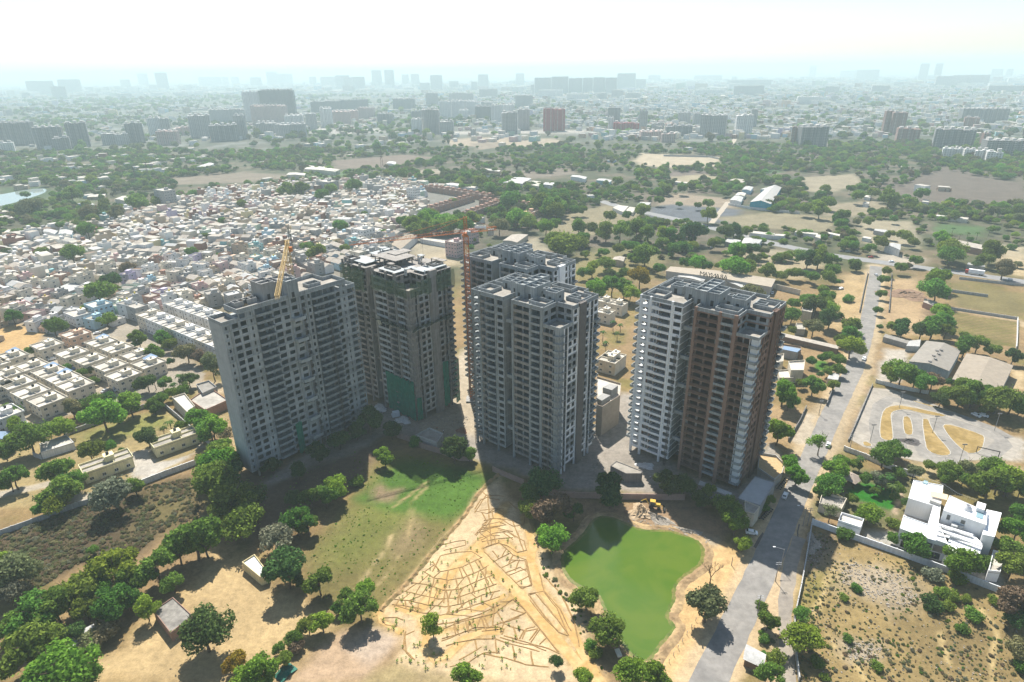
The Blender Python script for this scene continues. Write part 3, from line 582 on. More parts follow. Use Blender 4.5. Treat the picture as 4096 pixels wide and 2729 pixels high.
bankl = [Vector(q) for q in Z6.poly([(1775,215),(1640,335),(1570,440),(1500,540),(1420,630),(1330,730),(1200,890),(1090,1010),(1030,1070),(975,1130)])]
mb = MB(); prev = None
for a, b in zip(bankl, bankl[1:]):
    k = max(2, int((b-a).length/1.2))
    for i in range(k):
        q = a.lerp(b, i/k); d = (b-a).normalized(); nn = Vector((-d.y, d.x)); q = q+nn*rb.uniform(-.35, .35); w1, w2, h = rb.uniform(.9, 1.5), rb.uniform(.5, .9), rb.uniform(.35, .75)
        cur = [(q.x+nn.x*w1, q.y+nn.y*w1, -.03), (q.x+nn.x*.3, q.y+nn.y*.3, h), (q.x-nn.x*.3, q.y-nn.y*.3, h*.9), (q.x-nn.x*w2, q.y-nn.y*w2, -.03)]
        if prev:
            for t in range(3): mb.face([prev[t], cur[t], cur[t+1], prev[t+1]])
        prev = cur
mb.build('soil_bank', mat('bank_earth', (0.30, 0.20, 0.095), 1.0, .35, .9, two=(0.16, 0.125, 0.05)), garden)
# ------------------------------------------------------------------ the five high-rise towers
NF, FH, TZ = 22, 3.0, 3.2
_PC = {}
def panel_mesh(w, ops, y, mt, th=0.2, h=FH):
    key = (round(w, 2), tuple(ops), y, mt.name, th, h)
    if key not in _PC:
        mb = MB(); ops2 = sorted(ops); x = 0.0; g = 0.004
        for (s0, s1, z0, z1) in ops2:
            if s0 > x+.01: mb.box(x, y, g, s0, y+th, h-g)
            mb.box(s0, y, g, s1, y+th, z0); mb.box(s0, y, z1, s1, y+th, h-g); x = s1
        if x < w-.01: mb.box(x, y, g, w, y+th, h-g)
        if y > 0.5: mb.box(0.0, 0.0, g, 0.15, y, h-g); mb.box(w-.15, 0.0, g, w, y, h-g)
        _PC[key] = mb.mesh('wall_panel', mt)
    return _PC[key]
def tray_mesh(w, out, back, hp, mt, under=None):
    key = ('tray', round(w, 2), out, back, hp, mt.name)
    if key not in _PC:
        mb = MB(); mb.box(0.02, -out, -.24, w-.02, back, 0.02); mb.box(0.02, -out, 0.02, w-.02, -out+.14, hp)
        if out > .3:
            mb.box(0.02, -out+.14, 0.02, .16, back, hp); mb.box(w-.16, -out+.14, 0.02, w-.02, back, hp)
        mb.box(0.0, -out-.05, hp-.12, w, -out+.02, hp+.03)
        _PC[key] = mb.mesh('balcony', mt)
    return _PC[key]
class Tower:
    def __init__(s, label, loc, ang, st):
        s.root = thing('high_rise_tower', label, 'tower', (loc[0], loc[1], 0), math.radians(ang)); s.st = st; s.cnt = {}; s.rear = MB()
    def add(s, name, me, x, y, z, a):
        s.cnt[name] = s.cnt.get(name, 0)+1
        o = bpy.data.objects.new(name, me); COL.objects.link(o); o.parent = s.root; o.location = (x, y, z); o.rotation_euler = (0, 0, a); return o
    def facade(s, p0, ang, bays, floors, style, special=None):
        """bays: (kind, width); p0 = start in tower plan; ang = direction of the facade; outward lies to the right."""
        ca, sa = math.cos(ang), math.sin(ang); x = 0.0
        for bi, (k, w) in enumerate(bays):
            bx, by = p0[0]+ca*x, p0[1]+sa*x
            if k == 'F':
                s.add('fin', MB().box(0, -.3, 0, w, .4, TZ+floors[-1]*FH+FH).mesh('fin', style['pier']), bx, by, 0, ang)
            elif k[0] == 'P':
                z1 = TZ+floors[-1]*FH+FH+(1.35 if floors[-1] >= NF-1 else 0)
                mb = MB(); mb.box(0, -.28 if k != 'PB' else -.9, 0, w, .6, z1); s.add('pier', mb.mesh('pier', style['pier'] if k != 'PB' else style['band']), bx, by, 0, ang)
            else:
                for f in floors:
                    z = TZ+f*FH; alt = (f // 2) % 2; mt = style['wall'] if not alt else style.get('wall2', style['wall']); m = w/2
                    if k == 'W':
                        ow = min(2.3, w-1.1); c = m+(0.25 if alt else -0.25)*(w > 3.4); s.add('wall_panel', panel_mesh(w, ((c-ow/2, c+ow/2, .85, 2.45),), 0.02, mt), bx, by, z, ang)
                    elif k == 'N':        # wide opening with ledge
                        ow = w-1.0; s.add('wall_panel', panel_mesh(w, ((.5, .5+ow, .75, 2.55),), 0.02, mt), bx, by, z, ang)
                    elif k == 'S':
                        s.add('wall_panel', panel_mesh(w, ((m-.35, m+.35, 1.0, 2.3),), 0.02, style.get('solid', mt)), bx, by, z, ang)
                    elif k == 'T':
                        s.add('wall_panel', panel_mesh(w, ((.45 if alt else .2, w-.2 if alt else w-.45, .1, 2.85),), 0.02, style.get('tall', mt)), bx, by, z, ang)
                    elif k == 'X':
                        s.add('wall_panel', panel_mesh(w, (), 0.02, style.get('solid', mt)), bx, by, z, ang)
                    elif k == 'D':        # two windows behind a shared parapet ledge
                        o1 = w*.36; s.add('wall_panel', panel_mesh(w, ((w*.09, w*.09+o1, .3, 2.5), (w*.55, w*.55+o1, .3, 2.5)), 0.9, style['back'] if alt else mt), bx, by, z, ang)
                        s.add('balcony', tray_mesh(w, .12, .9, .95, style['ledge']), bx, by, z, ang)
                    elif k == 'B':        # deep balcony
                        s.add('wall_panel', panel_mesh(w, ((w*.15, w*.62, .05, 2.55), (w*.8, w*.93, .05, 2.4)), 2.4, style['back']), bx, by, z, ang)
                        s.add('balcony', tray_mesh(w, style.get('out', .7), 2.4, .75, style['tray']), bx, by, z, ang)
                    elif k == 'C':        # corner balcony
                        s.add('wall_panel', panel_mesh(w, ((.3, min(w-.4, 1.9), .05, 2.5),), 2.2, style['corner']), bx, by, z, ang)
                        s.add('balcony', tray_mesh(w, .55, 2.2, .8, style['tray']), bx, by, z, ang)
            x += w
    def slabs(s, poly, floors, mt, ext=0.12, th=.26):
        q = offset(poly, ext) if sum(poly[i][0]*poly[(i+1)%len(poly)][1]-poly[(i+1)%len(poly)][0]*poly[i][1] for i in range(len(poly))) > 0 else offset(poly[::-1], ext)
        me = MB().prism(q, -th, 0.0).mesh('floor_slab', mt)
        for f in floors: s.add('floor_slab', me, 0, 0, TZ+f*FH, 0)
    def block(s, name, x0, y0, z0, x1, y1, z1, mt): return s.add(name, MB().box(x0, y0, z0, x1, y1, z1).mesh(name, mt), 0, 0, 0, 0)
    def parapet(s, poly, z, h, mt, th=.22): return s.add('parapet', MB().ring(poly, z, z+h, th).mesh('parapet', mt), 0, 0, 0, 0)
    def core_block(s, x0, y0, z0, x1, y1, z1, mt, cells=2):
        mb = MB(); mb.box(x0, y0, z0, x1, y1, z1-.9)
        mb.ring([(x0,y0),(x1,y0),(x1,y1),(x0,y1)], z1-.9, z1, .25)
        for i in range(1, cells):
            t = i/cells
            if y1-y0 > x1-x0: yy = y0+(y1-y0)*t; mb.box(x0+.25, yy-.12, z1-.9, x1-.25, yy+.12, z1-.05)
            else: xx = x0+(x1-x0)*t; mb.box(xx-.12, y0+.25, z1-.9, xx+.12, y1-.25, z1-.05)
        core = s.add('stair_core', mb.mesh('stair_core', mt), 0, 0, 0, 0)
        mb = MB(); d = .05
        mb.box((x0+x1)/2-.9, y0-d, z0+.1, (x0+x1)/2+.3, y0+.02, z0+2.2); link('core_door', mb.mesh('core_door', DARK), core)
        mb = MB(); mb.box(x1-.02, (y0+y1)/2-.6, z0+1.6, x1+d, (y0+y1)/2+.6, z0+2.5); link('core_window', mb.mesh('core_window', DARK), core)
PI = math.pi
H_LOW = [(-46.5,0),(-28.7,0),(-28.7,8.5),(-24.2,8.5),(-24.2,0),(0,0),(0,25.5),(-7,25.5),(-7,28.5),(-24.2,28.5),(-24.2,20),(-28.7,20),(-28.7,28.5),(-46.5,28.5)]
H_TOP = [(-46.5,0),(-28.7,0),(-28.7,8.5),(-24.2,8.5),(-24.2,0),(-8.1,0),(-8.1,8.6),(0,8.6),(0,25.5),(-7,25.5),(-7,28.5),(-24.2,28.5),(-24.2,20),(-28.7,20),(-28.7,28.5),(-46.5,28.5)]
H_L = [(-46.5,0),(-28.7,0),(-28.7,8.5),(-26.6,8.5),(-26.6,20),(-28.7,20),(-28.7,28.5),(-46.5,28.5)]
H_R = [(-26.3,8.5),(-24.2,8.5),(-24.2,0),(0,0),(0,25.5),(-7,25.5),(-7,28.5),(-24.2,28.5),(-24.2,20),(-26.3,20)]
H_RT = [(-26.3,8.5),(-24.2,8.5),(-24.2,0),(-8.1,0),(-8.1,8.6),(0,8.6),(0,25.5),(-7,25.5),(-7,28.5),(-24.2,28.5),(-24.2,20),(-26.3,20)]
def h_tower(label, loc, ang, st, topf=NF, roof=True):
    T = Tower(label, loc, ang, st); LO = list(range(0, NF-2)); ALL = list(range(0, topf)); TP = list(range(NF-2, topf))
    R, L, S, Q = st['right'], st['left'], st['side'], st['recess']
    T.facade((-24.2, 0), 0, [('P',1.0),('D',8.2),('P',1.0),('B',4.6),('P',1.3)], ALL, R)
    T.facade((-8.1, 0), 0, [('D',5.1),('C',3.0)], LO, R)
    T.facade((0, 0), PI/2, [('C',2.6),('F',.45),('T',1.9),('F',.45),('N',3.2)], LO, S)
    if TP:
        T.facade((-8.1, 8.6), 0, [('N',4.0),('W',4.1)], TP, st['plain']); T.facade((-8.1, 0), PI/2, [('W',4.3),('N',4.3)], TP, st['plain'])
        T.parapet([(-8.0,0),(0,0),(0,8.5),(-8.0,8.5)], TZ+(NF-2)*FH, 1.2, st['plain']['wall']); T.block('roof_screed', -7.7, .3, TZ+(NF-2)*FH+.004, -.3, 8.2, TZ+(NF-2)*FH+.05, CONC_R)
    T.facade((0, 8.6), PI/2, [('N',3.0),('F',.4),('PB',4.2),('F',.4),('N',2.9),('F',.4),('T',2.0),('F',.4),('N',3.2)], ALL, S)
    T.facade((-24.2, 8.5), -PI/2, [('S',4.25),('X',4.25)], ALL, Q)
    T.facade((-28.7, 8.5), 0, [('W',4.5)], ALL, Q)
    T.facade((-28.7, 0), PI/2, [('X',4.25),('S',4.25)], ALL, Q)
    T.facade((-46.5, 0), 0, [('P',.8),('N',3.4),('P',.8),('D',3.2),('B',5.0),('P',.8),('N',3.8)], ALL, L)
    # link bridges across the recess
    for f in range(3, topf, 4): T.block('link_bridge', -28.5, 1.2, TZ+f*FH-.1, -24.4, 2.6, TZ+f*FH+1.3, st['plain']['wall'])
    # projecting end balconies
    for f in ALL[1:]:
        T.add('end_balcony', tray_mesh(4.2, st.get('tip', 2.6), 0.1, .8, st.get('endtray', L['tray'])), -46.5, 4.4, TZ+f*FH, -PI/2)
        if f < NF-2: T.add('end_balcony', tray_mesh(3.4, 1.6, 0.1, .8, S['tray']), 0, 22.0, TZ+f*FH, PI/2)
    th = st.get('band', .26); tp = TP+([topf] if roof else [])
    T.slabs(H_L, LO+tp, st.get('slabL', st['slab']), .12, th); T.slabs(H_R, LO, st['slab'], .12, th); T.slabs(H_RT, tp, st['slab'], .12, th)
    z1 = TZ+topf*FH
    T.slabs([(-8.3,0),(0,0),(0,8.8),(-8.3,8.8)], [NF-2] if topf >= NF-2 else [], st['slab'], -.02)
    # rooms behind the openings
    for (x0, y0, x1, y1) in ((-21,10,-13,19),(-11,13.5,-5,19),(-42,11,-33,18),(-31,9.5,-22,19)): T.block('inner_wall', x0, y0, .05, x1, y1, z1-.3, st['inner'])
    # rear and far end, plain walls with openings
    rear = MB()
    for f in ALL:
        z = TZ+f*FH
        for i, xx in enumerate(np.arange(-46.5, -28.8, 4.45)): rear.box(xx, 28.3, z, xx+3.4, 28.5, z+FH-.26)
        for xx in np.arange(-24.2, -7.1, 4.3): rear.box(xx, 28.3, z, xx+3.3, 28.5, z+FH-.26)
        for yy in np.arange(5.0, 28, 4.6): rear.box(-46.5, yy, z, -46.3, yy+3.6, z+FH-.26)
        rear.box(-7.2, 25.3, z, -.2, 25.5, z+FH-.26)
    T.add('rear_wall', rear.mesh('rear_wall', st['plain']['wall']), 0, 0, 0, 0)['kind'] = 'stuff'
    # roof
    if roof:
        W = st['plain']['wall']; T.parapet(offset(H_TOP[::1], -.02), z1, 1.35, W)
        T.add('roof_screed', MB().prism(offset(H_TOP, -.4), z1+.003, z1+.05).mesh('roof_screed', CONC_R), 0, 0, 0, 0)
        T.core_block(-27.5, 6, z1, -22.8, 22.5, z1+5.7, W, 4); T.core_block(-22.79, 7.2, z1, -18.4, 17.5, z1+5.2, W, 3); T.core_block(-32.6, 9, z1, -27.51, 14.6, z1+5.0, W, 2)
        T.core_block(-14.6, 9.4, z1, -9.4, 15.0, z1+4.2, W, 2); T.core_block(-16.6, 10.2, z1, -14.61, 12.4, z1+4.6, W, 1)
        T.core_block(-40, 12, z1, -35, 17.5, z1+3.4, W, 2)
        for r in ([(-18,3.2),(-9.5,3.2),(-9.5,8.6),(-18,8.6)], [(-8.6,15),(-1.2,15),(-1.2,22.4),(-8.6,22.4)], [(-8.4,17),(-4.6,17),(-4.6,20),(-8.4,20)], [(-45,2.6),(-38,2.6),(-38,9.5),(-45,9.5)], [(-45.4,13),(-41,13),(-41,26),(-45.4,26)], [(-34,20),(-30,20),(-30,27),(-34,27)], [(-22,23),(-12,23),(-12,27.6),(-22,27.6)]):
            T.parapet(r, z1+.05, 1.5, W)
    return T
def sty(wall, pier=None, back=None, ledge=None, tray=None, corner=None, **k):
    d = dict(wall=wall, pier=pier or wall, back=back or wall, ledge=ledge or wall, tray=tray or wall, corner=corner or wall, band=k.pop('band', wall)); d.update(k); return d
G1 = mat('tower_concrete', (0.285, 0.305, 0.305), 0.95, 0.18, 0.3, streak=0.28); G2 = mat('tower_concrete_warm', (0.275, 0.255, 0.23), 0.95, 0.2, 0.35, streak=0.32)
G3 = mat('tower_concrete_pale', (0.375, 0.395, 0.39), 0.95, 0.12, 0.3, streak=0.14); BACKW = mat('balcony_back_white', (0.60, 0.62, 0.62), 0.8, 0.06, 0.5)
PATCHY = mat('raw_block_infill', (0.40, 0.385, 0.35), 0.95, 0.2, 0.8, two=(0.25, 0.21, 0.18)); PARQ = mat('terracotta_infill', (0.24, 0.15, 0.115), 0.9, 0.2, 0.7, two=(0.33, 0.30, 0.27))
INNER_SHADE = mat('room_wall_shade', (0.11, 0.108, 0.104), 0.95, 0.15, 0.5)  # darker than the facade concrete: shade of the openings put into the colour
plain = sty(G1)
# tower by the road: brown right wing, white left wing
G3 = mat('tower_concrete_pale', (0, 0, 0))
stB = dict(right=sty(BROWN, BROWN, PARQ, BROWN_D, G1, BACKW, wall2=BROWN, out=.25), left=sty(WHITE, WHITE, PARQ, WHITE, WHITE, WHITE, wall2=WHITE, out=.5), side=sty(BROWN, BROWN, BROWN, BROWN_D, G1, BACKW, wall2=BROWN_D, band=BROWN_D, tall=mat('dark_glazing', (.05, .055, .06), .3, spec=.5)),
           recess=sty(G1, solid=G1), plain=sty(G1), slab=mat('slab_edge_taupe', (0.255, 0.165, 0.125), .9, .1, .5), slabL=WHITE, band=.45, inner=INNER_SHADE, tip=2.0, endtray=G3)
h_tower('brown and white high-rise beside the road, nearest the green pond', (85.3, 199.8), -40, stB)
# bare tower with white framed side
stC = dict(right=sty(G2, G1, G1, G2, G1, G1, wall2=G1), left=sty(G1, G1, PATCHY, G2, G1, G1, wall2=G3), side=sty(WHITE, WHITE, G1, WHITE, G1, G1, wall2=G1, tall=mat('dark_glazing', (.05, .055, .06), .3, spec=.5), band=mat('dark_render_band', (0.15, 0.135, 0.125), .9, .1, .5)),
           recess=sty(G1), plain=sty(G1), slab=G3, inner=INNER_SHADE, tip=1.7)
T3 = h_tower('bare grey high-rise with white framed side face, standing behind the pond', (17.3, 210.9), -40, stC)
T3.root.scale = (.935, 1, 1)
stD = dict(right=sty(G1, G1, G1, G2, G1), left=sty(G1, G1, G1, G2, G1), side=sty(WHITE, WHITE, G1, G1, G1, G1, wall2=G1, band=WHITE), recess=sty(G1), plain=sty(G1), slab=G1, inner=INNER_SHADE)
T5 = h_tower('grey high-rise with stepped roof terraces, half hidden behind the bare grey tower', (13.2, 259.3), -40, stD)
stE = dict(right=sty(G2, G2, G2, G3, G2, G2, wall2=PATCHY), left=sty(G2, G2, G2, G2, G2, G2, wall2=PATCHY), side=sty(PATCHY, G2, G2, G2, G2, G2, wall2=G3, band=G2, solid=PATCHY), recess=sty(G2), plain=sty(G2), slab=G2, inner=INNER_SHADE)
T2 = h_tower('unfinished high-rise wrapped in green safety netting, with rough open top floor', (-44.0, 255.0), -41, stE, topf=22, roof=False)
# open top floor, half-built roof slabs and pillars of the netted tower
zt = TZ+22*FH
T2.slabs(H_TOP, [22], G2)
for (x0, y0, x1, y1, z) in ((-44,2,-31,10,0.9),(-33,8,-17,20,3.2),(-21,1,-9,8,.9),(-8,10,-1,24,.9),(-30,14,-24,24,3.6),(-44,14,-36,26,1.2)):
    mb = MB(); mb.box(x0, y0, zt+z, x1, y1, zt+z+.3)
    for px in np.arange(x0+.5, x1, 3.2):
        for py in (y0+.5, (y0+y1)/2, y1-.5): mb.box(px, py, zt, px+.4, py+.4, zt+z)
    T2.add('roof_frame', mb.mesh('roof_frame', G3 if z < 2 else G2), 0, 0, 0, 0)
rq = random.Random(31)
for k in range(30):
    x0, y0 = rq.uniform(-44, -6), rq.uniform(1.5, 24); w_, d_, z_ = rq.uniform(1.5, 4.5), rq.uniform(1.2, 3.5), rq.choice([.4, 1.0, 2.2, 2.8, 3.4]); mb = MB(); mb.box(x0, y0, zt+z_, x0+w_, y0+d_, zt+z_+.25)
    for px in (x0+.1, x0+w_-.5): mb.box(px, y0+.1, zt+.02, px+.4, y0+.5, zt+z_)
    if not (-33 < x0 < -15 and 6 < y0 < 20): T2.add('roof_frame', mb.mesh('roof_frame', rq.choice([G2, G3, CONC_R])), 0, 0, 0, 0)
for r in ([(-46,1),(-40,1),(-40,6),(-46,6)], [(-40,16),(-34,16),(-34,24),(-40,24)], [(-19,3),(-12,3),(-12,7),(-19,7)], [(-8,18),(-3,18),(-3,24),(-8,24)]): T2.parapet(r, zt+.02, 2.0, G2)
rn = random.Random(4)
def net(T, p0, ang, w, z0, z1, out, mt, name='safety_net', sag=.5, flare=0.0):
    mb = MB(); nx, nz = max(3, int(w/1.2)), max(3, int((z1-z0)/1.5)); ca, sa = math.cos(ang), math.sin(ang); ox, oy = sa, -ca; g = []
    for j in range(nz+1):
        row = []
        for i in range(nx+1):
            t = i/nx; v = j/nz; o = out+sag*(math.sin(t*nx*.9)*.35+rn.uniform(-.35, .35))+flare*(v)
            row.append((p0[0]+ca*w*t+ox*o, p0[1]+sa*w*t+oy*o, z0+(z1-z0)*v+rn.uniform(-.15, .15)+(rn.uniform(-.7, .5) if j in (0, nz) else 0)))
        g.append(row)
    for j in range(nz):
        for i in range(nx): mb.face([g[j][i], g[j][i+1], g[j+1][i+1], g[j+1][i]])
    T.add(name, mb.mesh(name, mt), 0, 0, 0, 0)
def net_mat(name, col, al):
    mt = mat(name, col, .9, .25, .8, streak=.3); n = mt.node_tree.nodes; l = mt.node_tree.links
    if 'Transparent BSDF' in [q.name for q in n]: return mt
    tr = n.new('ShaderNodeBsdfTransparent'); mx = n.new('ShaderNodeMixShader'); mx.inputs[0].default_value = al
    l.new(tr.outputs[0], mx.inputs[1]); l.new(n['Principled BSDF'].outputs[0], mx.inputs[2]); l.new(mx.outputs[0], n['Material Output'].inputs['Surface']); return mt
NET = net_mat('green_net', (0.012, 0.185, 0.115), .93); NETO = net_mat('olive_net', (0.10, 0.15, 0.085), .62)
net(T2, (-20, 0), 0, 20, 1.5, 21, .9, NET); net(T2, (0, -.6), PI/2, 3.0, 1.5, 13, .8, NET); net(T2, (0, 16.6), PI/2, 3.6, 2, 25, .7, NET); net(T2, (0, 24), PI/2, 2.6, 1, 24, 1.0, NET)
net(T2, (-24, 0), 0, 24.3, 61.5, 67.8, 1.5, NETO, sag=.9); net(T2, (0, 0), PI/2, 12, 61.5, 67.8, 1.5, NETO, sag=.9); net(T2, (0, 15), PI/2, 11, 60.5, 68.5, 1.5, NETO, sag=.9); net(T2, (-47, 0), 0, 19, 58, 68.5, 1.6, NETO, sag=.9)
for (p, a, w) in (((-24, 0), 0, 24), ((0, 0), PI/2, 25), ((-46, 0), 0, 18)):
    net(T2, p, a, w, 45.6, 48.4, .4, net_mat('dark_net', (0.05, 0.085, 0.075), .75), 'catch_net', .5, 2.8)
net(T2, (-22, -.2), 0, 2.6, 44, 49, .6, net_mat('pale_net', (0.45, 0.45, 0.38), .95), 'tarpaulin', .4, 1.0)
# slab tower at the site's near left corner
stA = sty(G1, G1, G1, G1, G1, G1, wall2=G3, out=1.3); TA = Tower('long pale grey concrete high-rise shell with blank end wall', (-105.0, 212.2), 50, stA)
A1 = list(range(NF-1)); A2 = list(range(NF))
TA.facade((0, 0), 0, [('S',2.7),('P',.5),('N',3.3)], A1, stA)
TA.facade((6.5, 0), 0, [('N',3.3),('S',3.2),('B',7.0),('N',3.8),('W',3.7)], A2, stA)
TA.facade((27.5, 0), 0, [('P',.5),('W',4.0),('P',.5)], A2, stA)
TA.facade((32.5, 0), 0, [('N',2.5),('P',.3),('W',2.2),('B',5.6),('B',5.6),('N',3.0),('S',2.8)], A2, stA)
TA.facade((54.5, 0), 0, [('N',4.5)], A1, stA)
TA.facade((0, 10), -PI/2, [('X',5.0),('X',5.0)], A1, sty(G3, solid=G3))
PA1 = [(0,0),(59,0),(59,9.5),(50,9.5),(50,17),(19,17),(19,10),(0,10)]; PA2 = [(6.5,0),(54.5,0),(54.5,9.3),(50,9.3),(50,16.8),(19.2,16.8),(19.2,9.8),(6.5,9.8)]
TA.slabs(PA1, A1+[NF-1], G3); TA.slabs(PA2, [NF], G3)
for (x0, x1) in ((4, 24), (30, 56)): TA.block('inner_wall', x0, 6.5, .05, x1, 9.2, TZ+21*FH-.3, INNER_SHADE)
rear = MB()
for f in A1:
    z = TZ+f*FH
    for xx in np.arange(19.4, 48, 4.2): rear.box(xx, 16.8, z, xx+2.6, 17.0, z+FH-.26)
    for xx in np.arange(.2, 17, 4.2): rear.box(xx, 9.8, z, xx+2.6, 10.0, z+FH-.26)
    rear.box(58.8, 2, z, 59, 8, z+FH-.26)
TA.add('rear_wall', rear.mesh('rear_wall', G1), 0, 0, 0, 0)['kind'] = 'stuff'
for f in range(1, 21, 3): TA.add('hoist_landing', tray_mesh(5.0, 2.4, 0.1, 1.1, G3), 27.5, -.3, TZ+f*FH, 0)
z1 = TZ+NF*FH; z0 = TZ+(NF-1)*FH
TA.parapet([(0,0),(6.4,0),(6.4,10),(0,10)], z0, 1.4, G1); TA.parapet([(54.6,0),(59,0),(59,9.4),(54.6,9.4)], z0, 1.4, G1)
TA.parapet([(6.5,0),(27.4,0),(27.4,3),(32.6,3),(32.6,0),(54.5,0),(54.5,9.3),(50,9.3),(50,16.8),(19.2,16.8),(19.2,9.8),(6.5,9.8)], z1, 1.5, G1)
TA.core_block(27.6, -.4, z1, 32.4, 4.0, z1+7.0, G1, 1); TA.core_block(20, 5, z1, 25.5, 13, z1+6.8, CONC, 2); TA.core_block(25.51, 6.5, z1, 36, 13.5, z1+5.8, CONC, 3)
TA.core_block(9, 6, z1, 18, 9.4, z1+2.0, CONC, 4); TA.parapet([(40,5),(46,5),(46,9),(40,9)], z1, 1.4, G1)
TA.add('roof_screed', MB().prism([(6.9,.4),(27,.4),(27,4.2),(33,4.2),(33,.4),(54,.4),(54,9),(49.6,9),(49.6,16.4),(19.6,16.4),(19.6,9.4),(6.9,9.4)], z1+.003, z1+.04).mesh('roof_screed', CONC_R), 0, 0, 0, 0)
TA.block('roof_screed', .4, .4, z0+.003, 6.2, 9.6, z0+.05, CONC_R)
mb = MB(); net(TA, (21.5, -.1), 0, 3.0, 1.5, 16, .35, NET)
# construction hoist masts clinging to the facades
def hoist(T, x, y, z1, mt=None):
    mb = MB()
    for dx in (-.3, .3):
        for dy in (-.3, .3): mb.beam((x+dx, y+dy, 0), (x+dx, y+dy, z1), .06)
    z = 0
    while z < z1-1.5:
        mb.beam((x-.3, y-.3, z), (x+.3, y-.3, z+1.5), .045); mb.beam((x+.3, y-.3, z+1.5), (x+.3, y+.3, z), .045); mb.beam((x-.3, y+.3, z), (x-.3, y-.3, z+1.5), .045); z += 1.5
    T.add('hoist_mast', mb.mesh('hoist_mast', mt or mat('rusty_steel', (0.10, 0.085, 0.075), .8)), 0, 0, 0, 0)
hoist(TA, 32.4, -1.6, 66); hoist(TA, 43.5, -2.6, 60); hoist(T3, -45.5, -1.5, 62)
T4x = [o for o in COL.objects if o.name.startswith('high_rise_tower')][0]
class _W: pass
TB = Tower.__new__(Tower); TB.root = T4x; TB.cnt = {}; TB.st = stB; hoist(TB, -29.6, -1.0, 58)

# ------------------------------------------------------------------ tower cranes
def lattice(mb, a, b, wd, step, r=.09, mi=0, tri=False):
    a = Vector(a); b = Vector(b); d = (b-a); L = d.length; d.normalize()
    u = d.cross(Vector((0, 0, 1))); u = u.normalized() if u.length > .1 else Vector((1, 0, 0)); v = u.cross(d).normalized()
    cs = [u*wd/2+v*wd/2, -u*wd/2+v*wd/2, -u*wd/2-v*wd/2, u*wd/2-v*wd/2] if not tri else [v*wd*.6, -u*wd/2-v*wd*.4, u*wd/2-v*wd*.4]
    for c in cs: mb.beam(a+c, b+c, r, mi)
    n = max(1, int(L/step))
    for i in range(n):
        p, q = a+d*(L*i/n), a+d*(L*(i+1)/n)
        for k in range(len(cs)):
            c1, c2 = cs[k], cs[(k+1) % len(cs)]
            mb.beam(p+c1, q+c2, r*.6, mi)
            mb.beam(q+c1, q+c2, r*.6, mi)
ORANGE = mat('crane_orange', (0.47, 0.155, 0.05), .6, .15, .6); YELLOW = mat('crane_yellow', (0.50, 0.35, 0.14), .6, .12, .6)
cb = at(1890, 1600); mtop = height_to(cb, 868); jz = height_to(cb, 926)
cr = thing('tower_crane', 'orange lattice tower crane with long jib, standing between two grey towers', 'crane', (cb[0], cb[1], 0))
mb = MB(); mb.box(-3, -3, 0, 3, 3, .8); mb.build('base', CONC, cr)
mb = MB(); lattice(mb, (0, 0, .8), (0, 0, jz-2.2), 2.1, 2.2, .19); mb.build('mast', ORANGE, cr)
mb = MB(); mb.lathe([(1.6, jz-2.2), (1.7, jz-1.4), (1.3, jz-1.2), (1.3, jz-.7)]); mb.build('slewing_ring', ORANGE, cr)
mb = MB(); lattice(mb, (0, 0, jz-.7), (0, 0, mtop), 1.3, 1.6, .12); mb.build('apex_frame', ORANGE, cr)
tip = at(1398, 976, jz); ctr = at(1967, 901, jz); v1 = Vector((tip[0]-cb[0], tip[1]-cb[1], 0)); dj = v1.normalized()
j1 = dj*v1.length; j2 = -dj*14.5
mb = MB(); lattice(mb, (dj.x*1, dj.y*1, jz), (j1.x, j1.y, jz), 1.3, 1.8, .085, tri=True); mb.build('jib', ORANGE, cr)
mb = MB(); lattice(mb, (-dj.x*1, -dj.y*1, jz), (j2.x, j2.y, jz), 1.4, 1.8, .1); mb.build('counter_jib', ORANGE, cr)
mb = MB()
for k in (11, 12, 13): c = -dj*k; mb.box(c.x-.35, c.y-.7, jz-3.2, c.x+.35, c.y+.7, jz-.2)
mb.build('counterweight', CONC_L, cr)
mb = MB(); c = -dj*7; mb.box(c.x-2.6, c.y-.8, jz+.8, c.x+2.6, c.y-.7, jz+1.9); mb.build('sign_board', WHITE, cr)
mb = MB()
for k in (.35, .7): mb.beam((0, 0, mtop-.3), (j1.x*k, j1.y*k, jz+.6), .07)
mb.beam((0, 0, mtop-.3), (j2.x*.9, j2.y*.9, jz+.6), .07); mb.build('tie_rod', ORANGE, cr)
mb = MB(); mb.box(.7, -1.2, jz-1.9, 2.2, .5, jz+.1); mb.build('cab', mat('cab_grey', (.35, .36, .36), .5), cr)
mb = MB(); c = dj*20; mb.box(c.x-.5, c.y-.5, jz-.9, c.x+.5, c.y+.5, jz-.6); mb.beam((c.x, c.y, jz-.9), (c.x, c.y, jz-9), .05); mb.box(c.x-.3, c.y-.3, jz-9.8, c.x+.3, c.y+.3, jz-9); mb.build('trolley_hook', BLACK, cr)
yb = at(1147, 985, 80); yt = at(1107, 1190, 80)
yc = thing('tower_crane', 'pale yellow lattice crane whose jib swings over the long pale grey tower', 'crane', (yb[0], yb[1], 0)); dv = Vector((yt[0]-yb[0], yt[1]-yb[1], 0))
mb = MB(); mb.box(-2.5, -2.5, 0, 2.5, 2.5, .8); mb.build('base', CONC, yc)
mb = MB(); lattice(mb, (0, 0, .8), (0, 0, 79), 1.8, 2.2, .13); mb.build('mast', YELLOW, yc)
mb = MB(); lattice(mb, (0, 0, 80), (dv.x, dv.y, 80), 1.3, 1.7, .075); mb.build('jib', YELLOW, yc)
